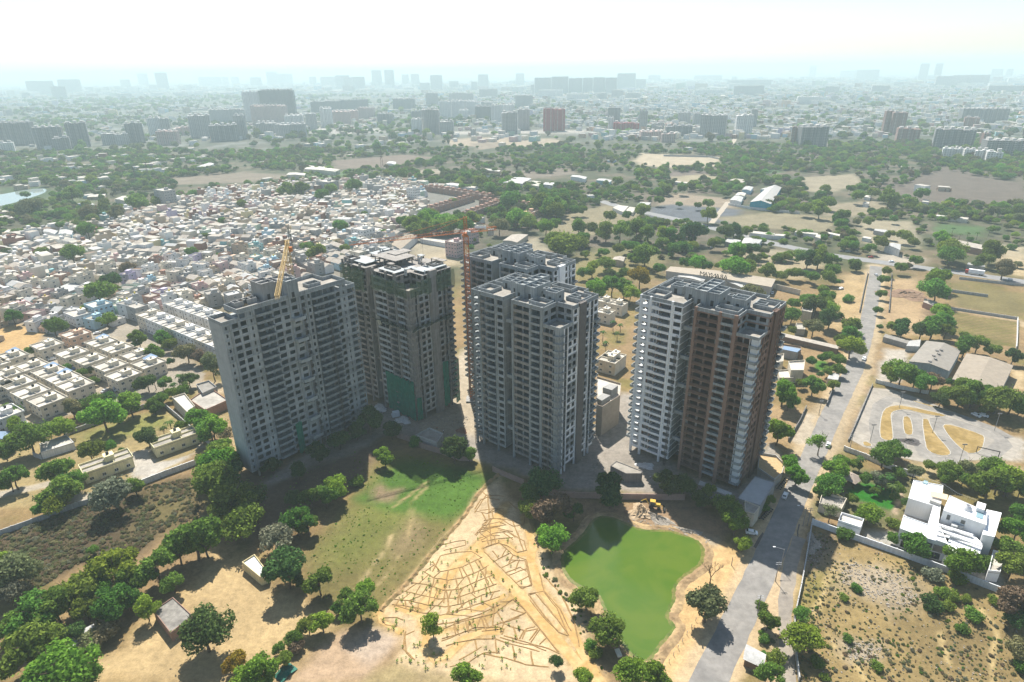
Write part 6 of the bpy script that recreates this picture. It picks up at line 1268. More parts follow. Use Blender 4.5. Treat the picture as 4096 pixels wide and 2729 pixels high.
# school and others behind the netted tower
shed('long pale roofed school hall beside the sandy court', ZC, [(890,740),(1050,655),(1115,670),(985,780)], 6.5, 1.2, COLS['white'], mat('school_roof', (.27,.225,.17), .9, .12, .4), axis=1)
flat_block('low school wing with long verandah across the sandy court', ZC, [(1140,700),(1155,690),(1430,720),(1400,745)], 4.0, COLS['white'], ROOFW, 'school_wing', par=.3)
shed('pale corrugated shed behind the rear tower roof', ZC, [(1790,710),(1860,665),(1985,665),(1900,725)], 5.0, .8, CONC_L, SHEETT, axis=1)
shed('bright blue walled workshop with pale arched roof', ZM, [(1885,490),(2050,350),(2180,352),(2080,510)], 8.0, 3.0, wmat('bright_blue', (.02,.32,.42)), mat('workshop_roof', (.34,.33,.305), .7, .1, .3), axis=3)
MID = [(ZM,[(1695,470),(1740,430),(1820,445),(1800,490)],4.5,'pale roofed shed left of the blue workshop','white'),(ZM,[(1745,425),(1770,400),(1845,408),(1830,435)],4.5,'cream roofed shed behind the pale roofed shed','cream'),(ZM,[(1810,372),(1840,345),(1915,350),(1890,385)],5,'blue sided small shed near the workshop','blue'),
       (ZM,[(1985,370),(2020,358),(2070,362),(2040,385)],5,'small pale shed behind the blue workshop','blue'),(ZM,[(1690,285),(1750,265),(1850,285),(1810,310)],5,'tan roofed shed under trees beyond the workshop','tan'),(ZM,[(195,250),(215,237),(345,255),(330,275)],5,'long white roofed depot left of the fields','white'),
       (ZM,[(435,285),(460,270),(580,285),(560,305)],5,'blue ended depot shed by the parked lorries','teal'),(ZM,[(1170,300),(1185,293),(1345,308),(1335,320)],4,'long low pale barn among trees','white'),(ZM,[(820,515),(850,490),(950,495),(930,520)],4,'grey roofed hut beside the far asphalt track','grey'),
       (ZM,[(590,545),(640,520),(740,530),(690,585)],4,'white yard roof with red lorry beside it','white'),(ZM,[(715,570),(750,535),(810,545),(780,590)],4,'cream roofed shed next to the white yard','cream'),(ZM,[(585,1035),(610,1008),(705,1010),(690,1048)],5,'dark gabled house among trees behind the towers','tan'),
       (ZM,[(1645,860),(1680,830),(1800,850),(1760,890)],4.5,'low pale roofs of the roadside works, left part','grey'),(ZM,[(1800,880),(1830,830),(2000,840),(1960,890)],4.5,'low pale roofs of the roadside works, middle part','white'),(ZM,[(1880,780),(1900,762),(2120,785),(2100,805)],4,'long white roof beyond the roadside works','white'),
       (ZM,[(2105,805),(2130,790),(2220,795),(2200,810)],4,'short white roof at the end of the long white roof','white'),(ZN,[(920,1005),(935,990),(1050,1000),(1045,1045)],6,'white roofed two storey office by the highway','white'),(ZN,[(1465,985),(1500,955),(1770,1010),(1730,1040)],5.5,'brick red warehouse with tan roof right of the highway trees','brick'),
       (ZN,[(1605,1165),(1615,1150),(1760,1170),(1755,1185)],3.6,'open fronted motorcycle shop row by the highway','grey'),(ZN,[(825,880),(840,868),(960,880),(950,905)],4,'grey yard shed behind the roadside office','grey'),(ZN,[(730,940),(745,930),(810,940),(800,955)],3.4,'little pale hut in the stone yard','white'),
       (ZN,[(335,935),(350,915),(385,920),(380,950)],4,'pale cottage with lawn by the highway','cream'),(ZN,[(435,905),(445,895),(545,915),(540,930)],3.6,'low white roof beside the pale cottage','white'),(ZN,[(165,895),(175,885),(360,905),(355,918)],3.4,'long white sided fence house left of the cottage','white'),
       (ZN,[(1345,760),(1355,750),(1620,775),(1610,790)],4,'long cream farm house above the green lawn','cream'),(ZN,[(1230,640),(1240,622),(1290,628),(1285,645)],4,'small white farm hut in the brown fields','white'),(ZN,[(745,600),(755,585),(805,592),(795,608)],4,'small blue white hut among the field trees','white'),
       (ZN,[(735,655),(745,640),(790,648),(780,662)],4,'small pale hut below the blue white hut','white'),(ZN,[(1240,1480),(1250,1450),(1360,1480),(1345,1520)],4,'dark walled kiln shed beside the brick stacks','brick'),(ZC,[(1790,255),(1880,215),(2010,225),(1940,265)],6,'large pale roofed hall behind the row houses','white'),
       (ZC,[(1950,275),(1970,245),(2090,250),(2070,285)],5,'cream roofed annex of the pale hall','cream'),(ZC,[(2105,270),(2120,255),(2250,268),(2220,290)],5,'white depot roof right of the pale hall','white'),(ZC,[(1335,275),(1345,262),(1445,265),(1440,285)],5,'white box house beside the tennis court','white'),(ZC,[(1460,290),(1475,278),(1610,290),(1600,302)],4,'long white roof right of the white box house','white'),
       (ZC,[(230,150),(270,122),(510,155),(470,170)],6,'big pale shed among trees beyond the town','cream'),(ZC,[(90,195),(110,178),(240,185),(230,200)],5,'low pale roof left of the big pale shed','cream'),(ZC,[(875,105),(890,90),(950,95),(945,115)],5,'pale hut in the green fields','white'),(ZC,[(1640,155),(1655,145),(1770,160),(1760,170)],4,'long low barn beyond the row houses','tan'),
       (ZL,[(610,420),(630,405),(740,425),(710,442)],5,'blue walled shed near the lake road','blue'),(ZL,[(340,640),(350,620),(450,635),(430,660)],6,'white arcaded school block on the town edge','white'),(ZL,[(460,660),(470,625),(570,635),(560,665)],6,'pale blue school block beside the arcaded one','blue'),(ZL,[(30,645),(60,625),(260,630),(240,655)],4,'long cream roof at the left town edge','cream'),
       (ZL,[(680,370),(700,355),(830,340),(820,365)],4,'long tan roof below the lake trees','tan'),(ZL,[(900,385),(960,362),(1030,370),(980,400)],5,'pale roof hall left of the grey apartment block','cream'),(ZL,[(1545,130),(1640,100),(1680,110),(1600,140)],6,'pale roofed depot beyond the town','white'),(ZL,[(370,1110),(580,1030),(640,1075),(440,1150)],4.5,'long grey roofed workshop at the colony edge','grey')]
for (V_, pts, h, lab, c) in MID:
    if h >= 4.4 and c in ('white', 'cream', 'tan', 'teal', 'blue') : shed(lab, V_, pts, h, .9, COLS[c], {'white': SHEET, 'cream': ROOFW, 'tan': SHEETT, 'teal': SHEET, 'blue': SHEET}[c], axis=1)
    else: flat_block(lab, V_, pts, h, COLS[c], {'grey': SHEET, 'brick': SHEETT}.get(c, ROOFW), 'building', par=0)
# prominent town blocks
for lab, V_, x, y, w, d, st, c in (('grey seven storey apartment block with pale balconies on the town edge', ZL, 1320, 460, 24, 14, 7, 'grey'), ('white hexagonal looking four storey block with red water tower', ZC, 700, 720, 17, 15, 4, 'white'), ('pink three storey house beside the orange crane', ZC, 1415, 830, 13, 11, 4, 'pink'),
                                   ('grey pink three storey house right of the school court', ZC, 1530, 720, 13, 11, 3, 'pink'), ('dark glass fronted office block at the town top', ZC, 420, 340, 26, 17, 5, 'grey'), ('white sided five storey house in the mid town', ZC, 1090, 400, 14, 10, 5, 'white'),
                                   ('tall white house with stepped roof in the mid town', ZC, 730, 455, 20, 12, 3, 'white'), ('pale blue three storey house by the colony', Z4, 800, 140, 14, 12, 3, 'blue'), ('white two storey house with yellow tank by the colony', Z4, 640, 175, 16, 12, 2, 'white'), ('reddish pink house at the left town edge', Z4, 170, 110, 18, 12, 2, 'pink')):
    p = V_(x, y); house(lab, p[0], p[1], math.radians(-35), w, d, st, c, ROOFW, None, True, 'yellow' if 'yellow' in lab else 'black', nwin=8, name='apartment_block' if st > 4 else 'house', cat='building' if st > 4 else 'house')
# brick row houses behind the netted tower
ROWS = [(1215,500,1540,400,9),(1500,540,1750,450,7),(1620,430,2010,470,9),(1200,320,1700,400,11),(1950,560,2160,460,5)]
for ri, (xa, ya, xb, yb_, n) in enumerate(ROWS):
    A, B = ZC(xa, ya), ZC(xb, yb_); a = math.atan2(B[1]-A[1], B[0]-A[0]); L = math.hypot(B[0]-A[0], B[1]-A[1])
    for i in range(n):
        t = (i+.5)/n; house('brown brick row house, %s from the left in the %s row' % (ordinal(i+1), ('first', 'second', 'third', 'fourth', 'short right')[ri]), A[0]+(B[0]-A[0])*t, A[1]+(B[1]-A[1])*t, a, min(L/n*.97, 12), 11, 2, 'brick' if ri != 4 else 'peach', ROOFT, 'brick row houses beyond the netted tower', True, None, nwin=2, name='row_house', split=True)
# ---- the old town: lots on a rough grid; the 300 that show largest are houses of their own, the rest one mass
rtn = np.random.RandomState(33); lots = []
keep_out = [P_VILLAS, [ (q[0], q[1]) for q in D.poly([(440,760),(640,660),(960,570),(1080,560),(1120,620),(760,1000),(480,900)])], D.poly([(100,600),(300,560),(330,640),(180,690),(90,660)]) if False else P_VILLAS, ZC.poly([(880,700),(1130,640),(1450,690),(1440,860),(1000,860)]), ZC.poly([(1030,560),(1180,520),(1560,560),(1560,680),(1100,640)]), 
            ZC.poly([(1150,300),(1750,380),(2030,480),(2200,470),(1960,600),(1500,560),(1200,520)]), ZL.poly([(650,1050),(960,1000),(960,1150),(660,1150)]), Z4.poly([(-60,230),(300,200),(380,330),(-60,400)]), D.poly([(1030,430),(1120,470),(1080,560),(1000,540)])]
ca, sa = math.cos(math.radians(-33)), math.sin(math.radians(-33))
for j in range(-46, 47):
    v0 = j*8.6+(j//2)*4.2; u = -480.0
    while u < 480:
        w = rtn.uniform(5.2, 12.5); gap = 4.0 if rtn.rand() < .10 else rtn.uniform(0, .5); uc = u+w/2; u += w+gap
        if rtn.rand() < .06: continue
        vv = v0+rtn.uniform(-.8, .8)+18*math.sin(uc*.012)+9*math.sin(uc*.031+j*.09); us = uc+14*math.sin(v0*.017)
        x, y = -250+us*ca-vv*sa, 620+us*sa+vv*ca
        if y < 330 or y > 960 or abs(x) > 900 or not (min(p[0] for p in P_TOWN) < x < max(p[0] for p in P_TOWN)): continue
        slope = math.atan(18*.012*math.cos(uc*.012)+9*.031*math.cos(uc*.031+j*.09))
        lots.append((x, y, math.radians(-33)+slope+rtn.uniform(-.04, .04), w, rtn.uniform(7.0, 9.4)))
_sd = poly_sd(np.array([l[0] for l in lots]), np.array([l[1] for l in lots]), P_TOWN); lots = [l for l, q in zip(lots, _sd) if q > 0]
LX = np.array([l[0] for l in lots]); LY = np.array([l[1] for l in lots]); okm = np.ones(len(lots), bool)
for p in keep_out: okm &= poly_sd(LX, LY, p) < 2
TX = np.array([(t[2], t[3], t[4]) for t in TREES])
for k in range(len(lots)):
    if okm[k] and np.min((TX[:, 0]-LX[k])**2+(TX[:, 1]-LY[k])**2-(TX[:, 2]+2.0)**2) < 0: okm[k] = False
for lx, ly in [(o.location.x, o.location.y) for o in COL.objects if o.parent is None and o.get('category') in ('house', 'building', 'shed') and o.location.y > 300]:
    okm &= (LX-lx)**2+(LY-ly)**2 > 120
lots = [l for l, k in zip(lots, okm) if k]; lots.sort(key=lambda l: math.hypot(l[0], l[1]))
ccol = ['white', 'cream', 'grey', 'pink', 'blue', 'teal', 'yellow', 'lilac', 'brick', 'tan', 'peach', 'pale green']; cpr = np.array([.21, .24, .23, .045, .025, .015, .015, .01, .09, .085, .02, .015])
crgb = dict(white=(.68,.67,.64), cream=(.62,.56,.45), grey=(.34,.335,.32), pink=(.55,.38,.36), blue=(.36,.52,.60), teal=(.25,.45,.45), yellow=(.62,.53,.30), lilac=(.48,.42,.54), brick=(.26,.135,.10), tan=(.45,.36,.26), peach=(.60,.40,.28)); crgb['pale green'] = (.42,.52,.40)
NAMED = [p for p in ((o.location.x, o.location.y, n) for o, n in [])]
def town_place(x, y):
    sx, sy = project((x, y, 3)); d = sx*.5745
    a = 'leftmost' if d < 150 else 'left' if d < 330 else 'middle' if d < 560 else 'right'
    dist = math.hypot(x, y); b = 'near old town' if dist < 440 else 'inner old town' if dist < 520 else 'far old town'
    return b+', '+a
def gable(mb, x, y, rot, w, d, h, rise, o=.3):
    c, s = math.cos(rot), math.sin(rot); R = lambda a, b, z: (x+a*c-b*s, y+a*s+b*c, z); hw, hd = w/2, d/2
    mb.face([R(-hw-o,-hd-o,h-.1), R(hw+o,-hd-o,h-.1), R(hw+o,0,h+rise), R(-hw-o,0,h+rise)], 1); mb.face([R(-hw-o,0,h+rise), R(hw+o,0,h+rise), R(hw+o,hd+o,h-.1), R(-hw-o,hd+o,h-.1)], 1)
    for e in (-hw, hw): mb.face([R(e,-hd,h), R(e,hd,h), R(e,0,h+rise-.05)], 0)
mass = MB(); mcol = []; n_ind = 0; roofc = [(.355,.33,.285), (.325,.29,.245), (.28,.27,.245), (.46,.435,.39), (.38,.375,.355), (.20,.155,.12)]
town_roofs = [ROOFT, SHEETT, ROOFG, ROOFW, SHEET, SHEETB]
for k, (x, y, rot, w, d) in enumerate(lots):
    st = int(rtn.choice([1, 2, 3, 4], p=[.30, .46, .21, .03])); c = ccol[rtn.choice(12, p=cpr)]; ri = int(rtn.choice(6, p=[.27, .31, .12, .11, .10, .09])); gb = st <= 2 and ri in (1, 4, 5) and rtn.rand() < .75
    if n_ind < 300:
        n_ind += 1; w = round(w*2)/2; d = round(d*2)/2
        if gb:
            H = st*3.0; r = thing('house', '%s %s house, sloping %s roof, %s' % (c, ('one', 'two')[st-1]+'-storey', {1: 'tan tile', 4: 'tin', 5: 'rusty'}[ri], town_place(x, y)), 'house', (x, y, 0), rot, 'houses of the old town')
            link('wall', cached(('gw', w, d, H, c), lambda: MB().box(-w/2, -d/2, 0, w/2, d/2, H).mesh('wall', COLS[c])), r)
            def gm():
                mb = MB(); gable(mb, 0, 0, 0, w, d, H, d*.2); return mb.mesh('roof', [COLS[c], town_roofs[ri]])
            link('roof', cached(('gr', w, d, H, c, ri), gm), r)
            link('window', win_mesh(1.0, 1.0), r, (-w*.2, -d/2, H-2.0)); link('window', win_mesh(1.0, 1.0), r, (w*.25, -d/2, H-2.0))
        else:
            sr = rtn.rand() < .55; tk = [None, 'black', 'white', 'yellow'][rtn.choice(4, p=[.45, .3, .2, .05])]
            house('%s %s house, flat %s roof%s, %s' % (c, ('one', 'two', 'three', 'four')[st-1]+'-storey', {0: 'tan', 1: 'tan', 2: 'grey', 3: 'white', 4: 'pale', 5: 'brown'}[ri], '' if not tk else ' and %s tank' % tk, town_place(x, y)), x, y, rot, w, d, st, c, town_roofs[ri], 'houses of the old town', sr, tk, nwin=2 if st > 1 else 2, sh=3.0)
    else:
        H = st*3.0; cc, ss = math.cos(rot), math.sin(rot); n0 = len(mass.f)
        mass.prism([(x+a*cc-b*ss, y+a*ss+b*cc) for a, b in ((-w/2,-d/2),(w/2,-d/2),(w/2,d/2),(-w/2,d/2))], 0, H, 0)
        f_ = len(mass.f)-n0; mcol += [crgb[c]]*f_; mcol[-f_+1] = roofc[ri]
        if gb:
            n0 = len(mass.f); gable(mass, x, y, rot, w, d, H, d*.2); mcol += [roofc[ri], roofc[ri], crgb[c], crgb[c]]
        elif rtn.rand() < .6:
            n0 = len(mass.f); a0, b0 = rtn.uniform(-w*.25, w*.2), rtn.uniform(-d*.25, d*.2)
            mass.prism([(x+a*cc-b*ss, y+a*ss+b*cc) for a, b in ((a0-1.4,b0-1.4),(a0+1.4,b0-1.4),(a0+1.4,b0+1.6),(a0-1.4,b0+1.6))], H, H+2.5, 0); mcol += [crgb[c]]*(len(mass.f)-n0)
# ---- the far city's low houses
def low_city(n, x0, x1, y0, y1, dens, size, hh, seed):
    r = np.random.RandomState(seed); X = r.uniform(x0, x1, n); Y = r.uniform(y0, y1, n); ok = (np.abs(X) < Y*.9+60) & (r.rand(n) < dens(X, Y))
    for x, y in zip(X[ok], Y[ok]):
        w, d = r.uniform(*size), r.uniform(*size); h = r.uniform(*hh)*(1+.8*(r.rand() < .12)); rot = r.choice([.3, -.5, -.6, .9])+r.uniform(-.1, .1); cc, ss = math.cos(rot), math.sin(rot); n0 = len(mass.f)
        c = crgb[ccol[r.choice(12, p=[.44, .2, .12, .05, .03, .01, .02, .02, .03, .05, .02, .01])]]
        mass.prism([(x+a*cc-b*ss, y+a*ss+b*cc) for a, b in ((-w/2,-d/2),(w/2,-d/2),(w/2,d/2),(-w/2,d/2))], 0, h, 0); f_ = len(mass.f)-n0; mcol.extend([c]*f_); mcol[-f_+1] = (.36, .335, .295)
low_city(5200, -200, 2600, 1500, 2700, lambda X, Y: np.clip((fnoise(X, Y, 170, 61)-.33)*4, 0, 1)*np.clip((X+200)/500, .1, 1), (8, 17), (6, 11), 3)
low_city(2000, -2600, 0, 1400, 2700, lambda X, Y: np.clip((fnoise(X, Y, 150, 63)-.5)*5, 0, .8), (8, 20), (5, 10), 4)
low_city(6000, -600, 4300, 2700, 5000, lambda X, Y: np.clip((fnoise(X, Y, 260, 65)-.33)*4, .05, 1), (14, 30), (7, 15), 5)
low_city(2800, -4200, -200, 2700, 5000, lambda X, Y: np.clip((fnoise(X, Y, 260, 67)-.47)*4, 0, .8), (14, 34), (7, 14), 6)
low_city(3200, -8500, 8500, 5000, 9500, lambda X, Y: np.clip((fnoise(X, Y, 600, 75)-.3)*4, .1, 1), (30, 90), (8, 30), 9)
low_city(500, -1000, -560, 700, 1300, lambda X, Y: np.clip((fnoise(X, Y, 80, 71)-.5)*5, 0, .7), (7, 14), (4, 8), 7)
low_city(260, -500, 800, 800, 1350, lambda X, Y: np.clip((fnoise(X, Y, 60, 73)-.58)*6, 0, .8), (7, 16), (3.5, 5.5), 8)
_same = {}
for o in COL.objects:
    if o.parent is None and o.get('group') == 'houses of the old town': _same.setdefault(o['label'], []).append(o)
for lab, L in _same.items():
    if len(L) > 1:
        L.sort(key=lambda o: project(o.location)[0])
        for i, o in enumerate(L): o['label'] = lab+', '+ordinal(i+1)+' from left'
mm = mass.mesh('distant_houses', attr_mat('house_mass', 'tint', .9, .12, .3))
ca_ = mm.color_attributes.new('tint', 'FLOAT_COLOR', 'CORNER'); lt = np.zeros(len(mm.polygons), np.int32); mm.polygons.foreach_get('loop_total', lt)
ca_.data.foreach_set('color', np.concatenate([np.repeat(np.array(mcol), lt, axis=0), np.ones((lt.sum(), 1))], 1).astype(np.float32).ravel())
dh = stuff(link('distant_houses', mm)); dh['label'] = 'countless small houses of the rear town and far city'
# ------------------------------------------------------------------ far apartment towers, each a thing
def facade_mat(name, col, win):
    if name in MATS: return MATS[name]
    mt = bpy.data.materials.new(name); mt.use_nodes = True; n = mt.node_tree.nodes; l = mt.node_tree.links; p = n['Principled BSDF']; p.inputs['Roughness'].default_value = .85
    tc = n.new('ShaderNodeTexCoord'); sp = n.new('ShaderNodeSeparateXYZ'); l.new(tc.outputs['Object'], sp.inputs[0])
    def band(src, per, lo, hi):
        d = n.new('ShaderNodeMath'); d.operation = 'DIVIDE'; d.inputs[1].default_value = per; l.new(src, d.inputs[0]); f = n.new('ShaderNodeMath'); f.operation = 'FRACT'; l.new(d.outputs[0], f.inputs[0])
        a = n.new('ShaderNodeMath'); a.operation = 'GREATER_THAN'; a.inputs[1].default_value = lo; b = n.new('ShaderNodeMath'); b.operation = 'LESS_THAN'; b.inputs[1].default_value = hi; l.new(f.outputs[0], a.inputs[0]); l.new(f.outputs[0], b.inputs[0])
        m_ = n.new('ShaderNodeMath'); m_.operation = 'MULTIPLY'; l.new(a.outputs[0], m_.inputs[0]); l.new(b.outputs[0], m_.inputs[1]); return m_.outputs[0]
    ad = n.new('ShaderNodeMath'); ad.operation = 'ADD'; l.new(sp.outputs[0], ad.inputs[0]); l.new(sp.outputs[1], ad.inputs[1])
    zb = band(sp.outputs[2], 3.1, .3, .78); xb = band(ad.outputs[0], 4.2, .25, .75); mu = n.new('ShaderNodeMath'); mu.operation = 'MULTIPLY'; l.new(zb, mu.inputs[0]); l.new(xb, mu.inputs[1])
    mx = n.new('ShaderNodeMix'); mx.data_type = 'RGBA'; mx.inputs[6].default_value = (*col, 1); mx.inputs[7].default_value = (*win, 1); l.new(mu.outputs[0], mx.inputs[0]); l.new(mx.outputs[2], p.inputs['Base Color']); MATS[name] = mt; return mt
FCOL = {'dark': (.24, .235, .23), 'grey': (.42, .41, .39), 'white': (.70, .69, .66), 'pink': (.52, .38, .34), 'red': (.36, .045, .055), 'brown': (.30, .17, .14)}
FMAT = {k: facade_mat('far_facade_'+k, v, tuple(c*.32 for c in v)) for k, v in FCOL.items()}; FROOF = mat('far_roof', (.55, .52, .48), .9, .1, .1)
FAR = []
def far(V_, L, dflt='grey'):
    for it in L:
        x0, x1, yb_, yt_ = it[:4]; c = it[4] if len(it) > 4 else dflt; FAR.append((V_.src((x0+x1)/2, yb_), abs(x1-x0)/V_.k, V_.src(0, yt_)[1], c))
far(F4, [(0,210,640,490,'dark'),(250,410,665,520,'dark'),(465,585,655,490,'dark'),(0,85,700,625,'white'),(690,780,640,560),(780,860,640,565),(855,960,630,490,'dark'),(1010,1090,590,455,'white'),(1092,1150,590,462),(1060,1190,640,545,'pink'),(1280,1415,590,440),(1180,1275,575,520,'pink'),(1415,1590,615,505,'dark'),(1592,1660,600,440),(1420,1640,500,400),(1650,1762,480,280,'white'),(1768,1990,480,270,'dark'),(1700,1930,505,375,'pink'),(1730,1850,580,490),(1860,2050,590,500),(2060,2130,540,430),(2160,2235,520,390,'white'),(2095,2300,430,345,'dark'),(2240,2354,500,415,'pink'),(1920,2040,540,440,'white'),
         (365,460,672,590,'dark')])
far(F4, [(200,360,300,210),(362,445,330,245),(150,198,330,290),(410,545,290,200),(490,535,222,170),(820,880,265,200),(770,815,275,245),(940,1000,250,118),(1062,1135,270,150),(1345,1490,240,183),(1500,1540,240,183),(1560,1610,240,183),(1690,1760,250,185),(1800,1870,240,128),(1875,1970,240,162),(2085,2130,245,182),(2160,2255,250,182),(2260,2354,260,172),(20,60,210,185),(1235,1290,270,235),(1010,1055,270,235)])
far(F5, [(0,70,240,182),(75,128,240,172),(320,385,250,120),(405,468,255,113),(520,567,240,165),(580,637,245,163),(712,790,265,170),(640,705,270,222),(838,898,260,210),(1030,1100,255,165),(985,1025,270,215),(1283,1340,235,158),(1410,1520,300,188),(1524,1636,300,180),(1640,1730,300,190),(1735,1800,300,188),(1805,1880,300,185),(1885,1962,300,187),(1965,2085,262,158),(2090,2155,258,197),(1385,1408,295,235),(1435,1600,327,270,'white'),(1625,1770,347,295,'white'),(1800,1895,332,290),(1930,2005,332,270),(2020,2120,337,290),(2175,2255,215,170),(980,1015,172,125),(1020,1060,172,125),(192,270,270,182),(133,188,270,185)])
far(F5, [(0,98,420,340),(100,290,415,335,'dark'),(0,50,495,390),(52,222,492,410,'pink'),(226,330,460,390,'pink'),(355,455,502,430,'dark'),(460,605,402,330,'dark'),(680,760,387,290),(585,650,568,465,'white'),(655,770,562,400),(775,865,568,480),(775,845,462,345,'white'),(850,932,457,342,'white'),(936,1025,452,345,'white'),(835,1000,372,290),(905,965,472,405,'white'),(1010,1118,472,380,'dark'),(1120,1195,492,370,'white'),(1200,1275,482,370,'white'),(1190,1292,572,420),(1296,1375,537,400),(1040,1160,332,265),(1280,1395,392,305),(1050,1130,422,350),(1470,1538,548,395,'red'),(1542,1612,546,395,'red'),(1905,1985,502,385,'dark'),(1905,1943,552,455,'white'),(1945,2048,557,490,'red'),(2052,2112,557,490,'red'),(2115,2165,562,410),(2125,2260,605,548,'pink'),(2200,2280,552,490),(2290,2354,562,490,'pink'),(2265,2354,622,562,'pink'),(580,650,480,412,'dark')])
far(F6, [(180,255,477,395),(270,322,482,400),(100,178,542,480,'dark'),(325,480,547,410),(540,640,547,410,'white'),(630,670,482,375),(890,943,603,485,'brown'),(946,1110,612,482,'dark'),(1465,1514,528,385,'brown'),(1518,1600,533,395,'brown'),(1570,1695,578,495,'brown'),(1815,2030,618,500,'dark'),(1975,2235,462,370,'dark'),(1985,2065,502,425,'brown'),(2090,2130,612,525,'brown'),(2132,2354,663,570,'dark'),(1850,1915,677,620,'white'),(1922,1965,677,620,'white'),(1985,2050,677,625,'white'),(2057,2126,692,630,'white'),(2130,2215,702,640,'white'),(515,755,232,190),(530,710,292,225),(935,1085,342,295,'white'),(1110,1190,272,230),(290,470,287,250,'white'),(1690,1740,190,85),(1785,1825,190,85),(280,450,195,160),(1000,1040,172,100),(1200,1298,172,130),(1302,1430,190,125),(1800,1900,232,165),(1905,2010,230,160),(2015,2120,230,158),(2150,2210,178,120),(2240,2275,178,120),(2150,2354,272,225),(1400,1500,272,225),(185,268,542,478,'dark')])
rf = random.Random(8); fl = []
for ((sx, sy), wp, ty, c) in FAR:
    b = at(sx, sy); dd = depth(b); w = wp*dd/FPX; h = min(height_to(b, ty), 175.0); fl.append((b, w, h, c, dd, sx))
fg = {}
for t in fl: fg.setdefault(('in the front rank of far blocks' if t[4] < 1700 else 'in the middle rank of far blocks' if t[4] < 3000 else 'on the hazy skyline', t[3]), []).append(t)
for (where, c), L in fg.items():
    L.sort(key=lambda t: t[5])
    for i, (b, w, h, c_, dd, sx) in enumerate(L):
        kind = 'tower' if h > 1.4*w else 'apartment block'; lab = '%s %s %s' % (c, kind, where) if len(L) == 1 else '%s of the %s buildings from the left %s' % (ordinal(i+1), c, where)
        d = min(max(12, w*.55), 26); a = math.atan2(b[0], b[1])*-.6+rf.uniform(-.25, .25); r = thing('apartment_building', lab, 'building', (b[0], b[1]+d/2, 0), a, 'apartment buildings '+where)
        n = max(2, int(w/11)); mb = MB(); ww = w/n
        for k in range(n):
            x0 = -w/2+k*ww; e = .8 if k % 2 else 0; mb.box(x0+.05, -d/2+e, 0, x0+ww-.05, d/2-e, h-(rf.choice([0, 0, 1.5])))
        mb.build('body', FMAT[c], r)
        mb = MB()
        for k in range(n): x0 = -w/2+k*ww; mb.box(x0+ww*.25, -d*.2, h-.05, x0+ww*.75, d*.25, h+rf.uniform(2.0, 4.5))
        mb.build('roof_house', FROOF, r)
        if dd < 2000:
            mb = MB()
            for k in range(0, n):
                x0 = -w/2+(k+.5)*ww
                for f in range(int(h/3.1)): mb.box(x0-1.6, -d/2-1.1, f*3.1+2.9, x0+1.6, -d/2+.9, f*3.1+3.5)
            mb.build('balcony_stack', FROOF, r)
        if rf.random() < .12 and h > 60: 
            mb = MB(); mb.beam((0, 0, h), (0, 0, h+12), .5); mb.beam((-9, 0, h+9), (22, 0, h+9), .45); mb.build('roof_crane', mat('rusty_steel', (0, 0, 0)), r)
for (V_, x, yb_, yt_, lab) in ((F6, 452, 335, 285, 'white mushroom shaped water tower amid the right hand city'), (F5, 2150, 372, 315, 'pale mushroom shaped water tower left of the far city'), (F6, 1190, 245, 207, 'small round water tower on the distant city rim')):
    b = V_(x, yb_); h = height_to(b, V_.src(0, yt_)[1]); r = thing('water_tower', lab, 'water tower', (b[0], b[1], 0)); k = h/30
    MB().lathe([(4*k, 0), (3.4*k, h*.55), (4.5*k, h*.6)], sides=14).build('shaft', COLS['cream'], r); MB().lathe([(4.5*k, h*.58), (10*k, h*.75), (10*k, h*.92), (6*k, h)], sides=18).build('bowl', COLS['cream'], r)

# ------------------------------------------------------------------ walls and fences
def wall(label, V_, pts, h, mt, th=.3, post=None, cat='wall', name='boundary_wall', panels=False):
    p = V_.poly(pts); o = p[0]; r = thing(name, label, cat, (o[0], o[1], 0))
    for a, b in zip(p, p[1:]):
        L = math.hypot(b[0]-a[0], b[1]-a[1]); ang = math.atan2(b[1]-a[1], b[0]-a[0]); n = max(1, int(round(L/(post or 6.0)))); me_ = MB().box(.18, -th/2, 0, L/n-.18, th/2, h).mesh('wall_panel', mt); pe = MB().box(-.2, -th/2-.07, 0, .2, th/2+.07, h+.15).mesh('post', mt)
        for i in range(n):
            x, y = a[0]-o[0]+math.cos(ang)*L*i/n, a[1]-o[1]+math.sin(ang)*L*i/n; link('panel', me_, r, (x, y, 0), ang); link('post', pe, r, (x, y, 0), ang)
    return r
wall('white boundary wall between villa and rubble field', Z8, [(468,375),(760,480),(1100,600),(1500,745),(1900,900),(2080,985)], 2.4, mat('villa_wall', (.66,.67,.68), .8, .08, .5, streak=.15), .3, 5)
wall('low grey wall between the lane and rubble field', Z8, [(462,400),(430,600),(385,850),(335,1080),(330,1250),(370,1568)], 1.7, WALLW)
wall('long grey compound wall above the brown scrub field', Z5, [(-60,480),(250,370),(580,245),(740,200),(1080,95)], 2.2, WALLW)
wall('grey compound wall below the concrete drive', Z4, [(1100,1460),(1300,1380),(1560,1285),(1640,1240)], 2.6, COLS['white'])
wall('dark compound wall under the colony trees', Z4, [(270,1230),(330,1250),(560,1050),(1130,850),(1280,830)], 2.2, WALLW)
wall('grey side wall running past the brick sided row', Z4, [(1280,830),(1400,930),(1500,1020),(1660,1150)], 2.2, WALLW)
BR = mat('site_brick', (.31, .22, .19), .95, .15, 1.0)
wall('brick site wall above the green lawn', ZW, [(350,590),(560,660),(740,760),(1050,850),(1330,950),(1540,960)], 2.6, BR, .3, 3.6)
wall('brick site wall descending to the sandy plots', ZW, [(1850,1120),(2000,1190),(2340,1330)], 2.4, BR, .3, 3.6)
wall('brick site wall above the pond', Z7, [(200,120),(480,170),(960,185),(1400,190)], 2.6, BR, .3, 3.8)
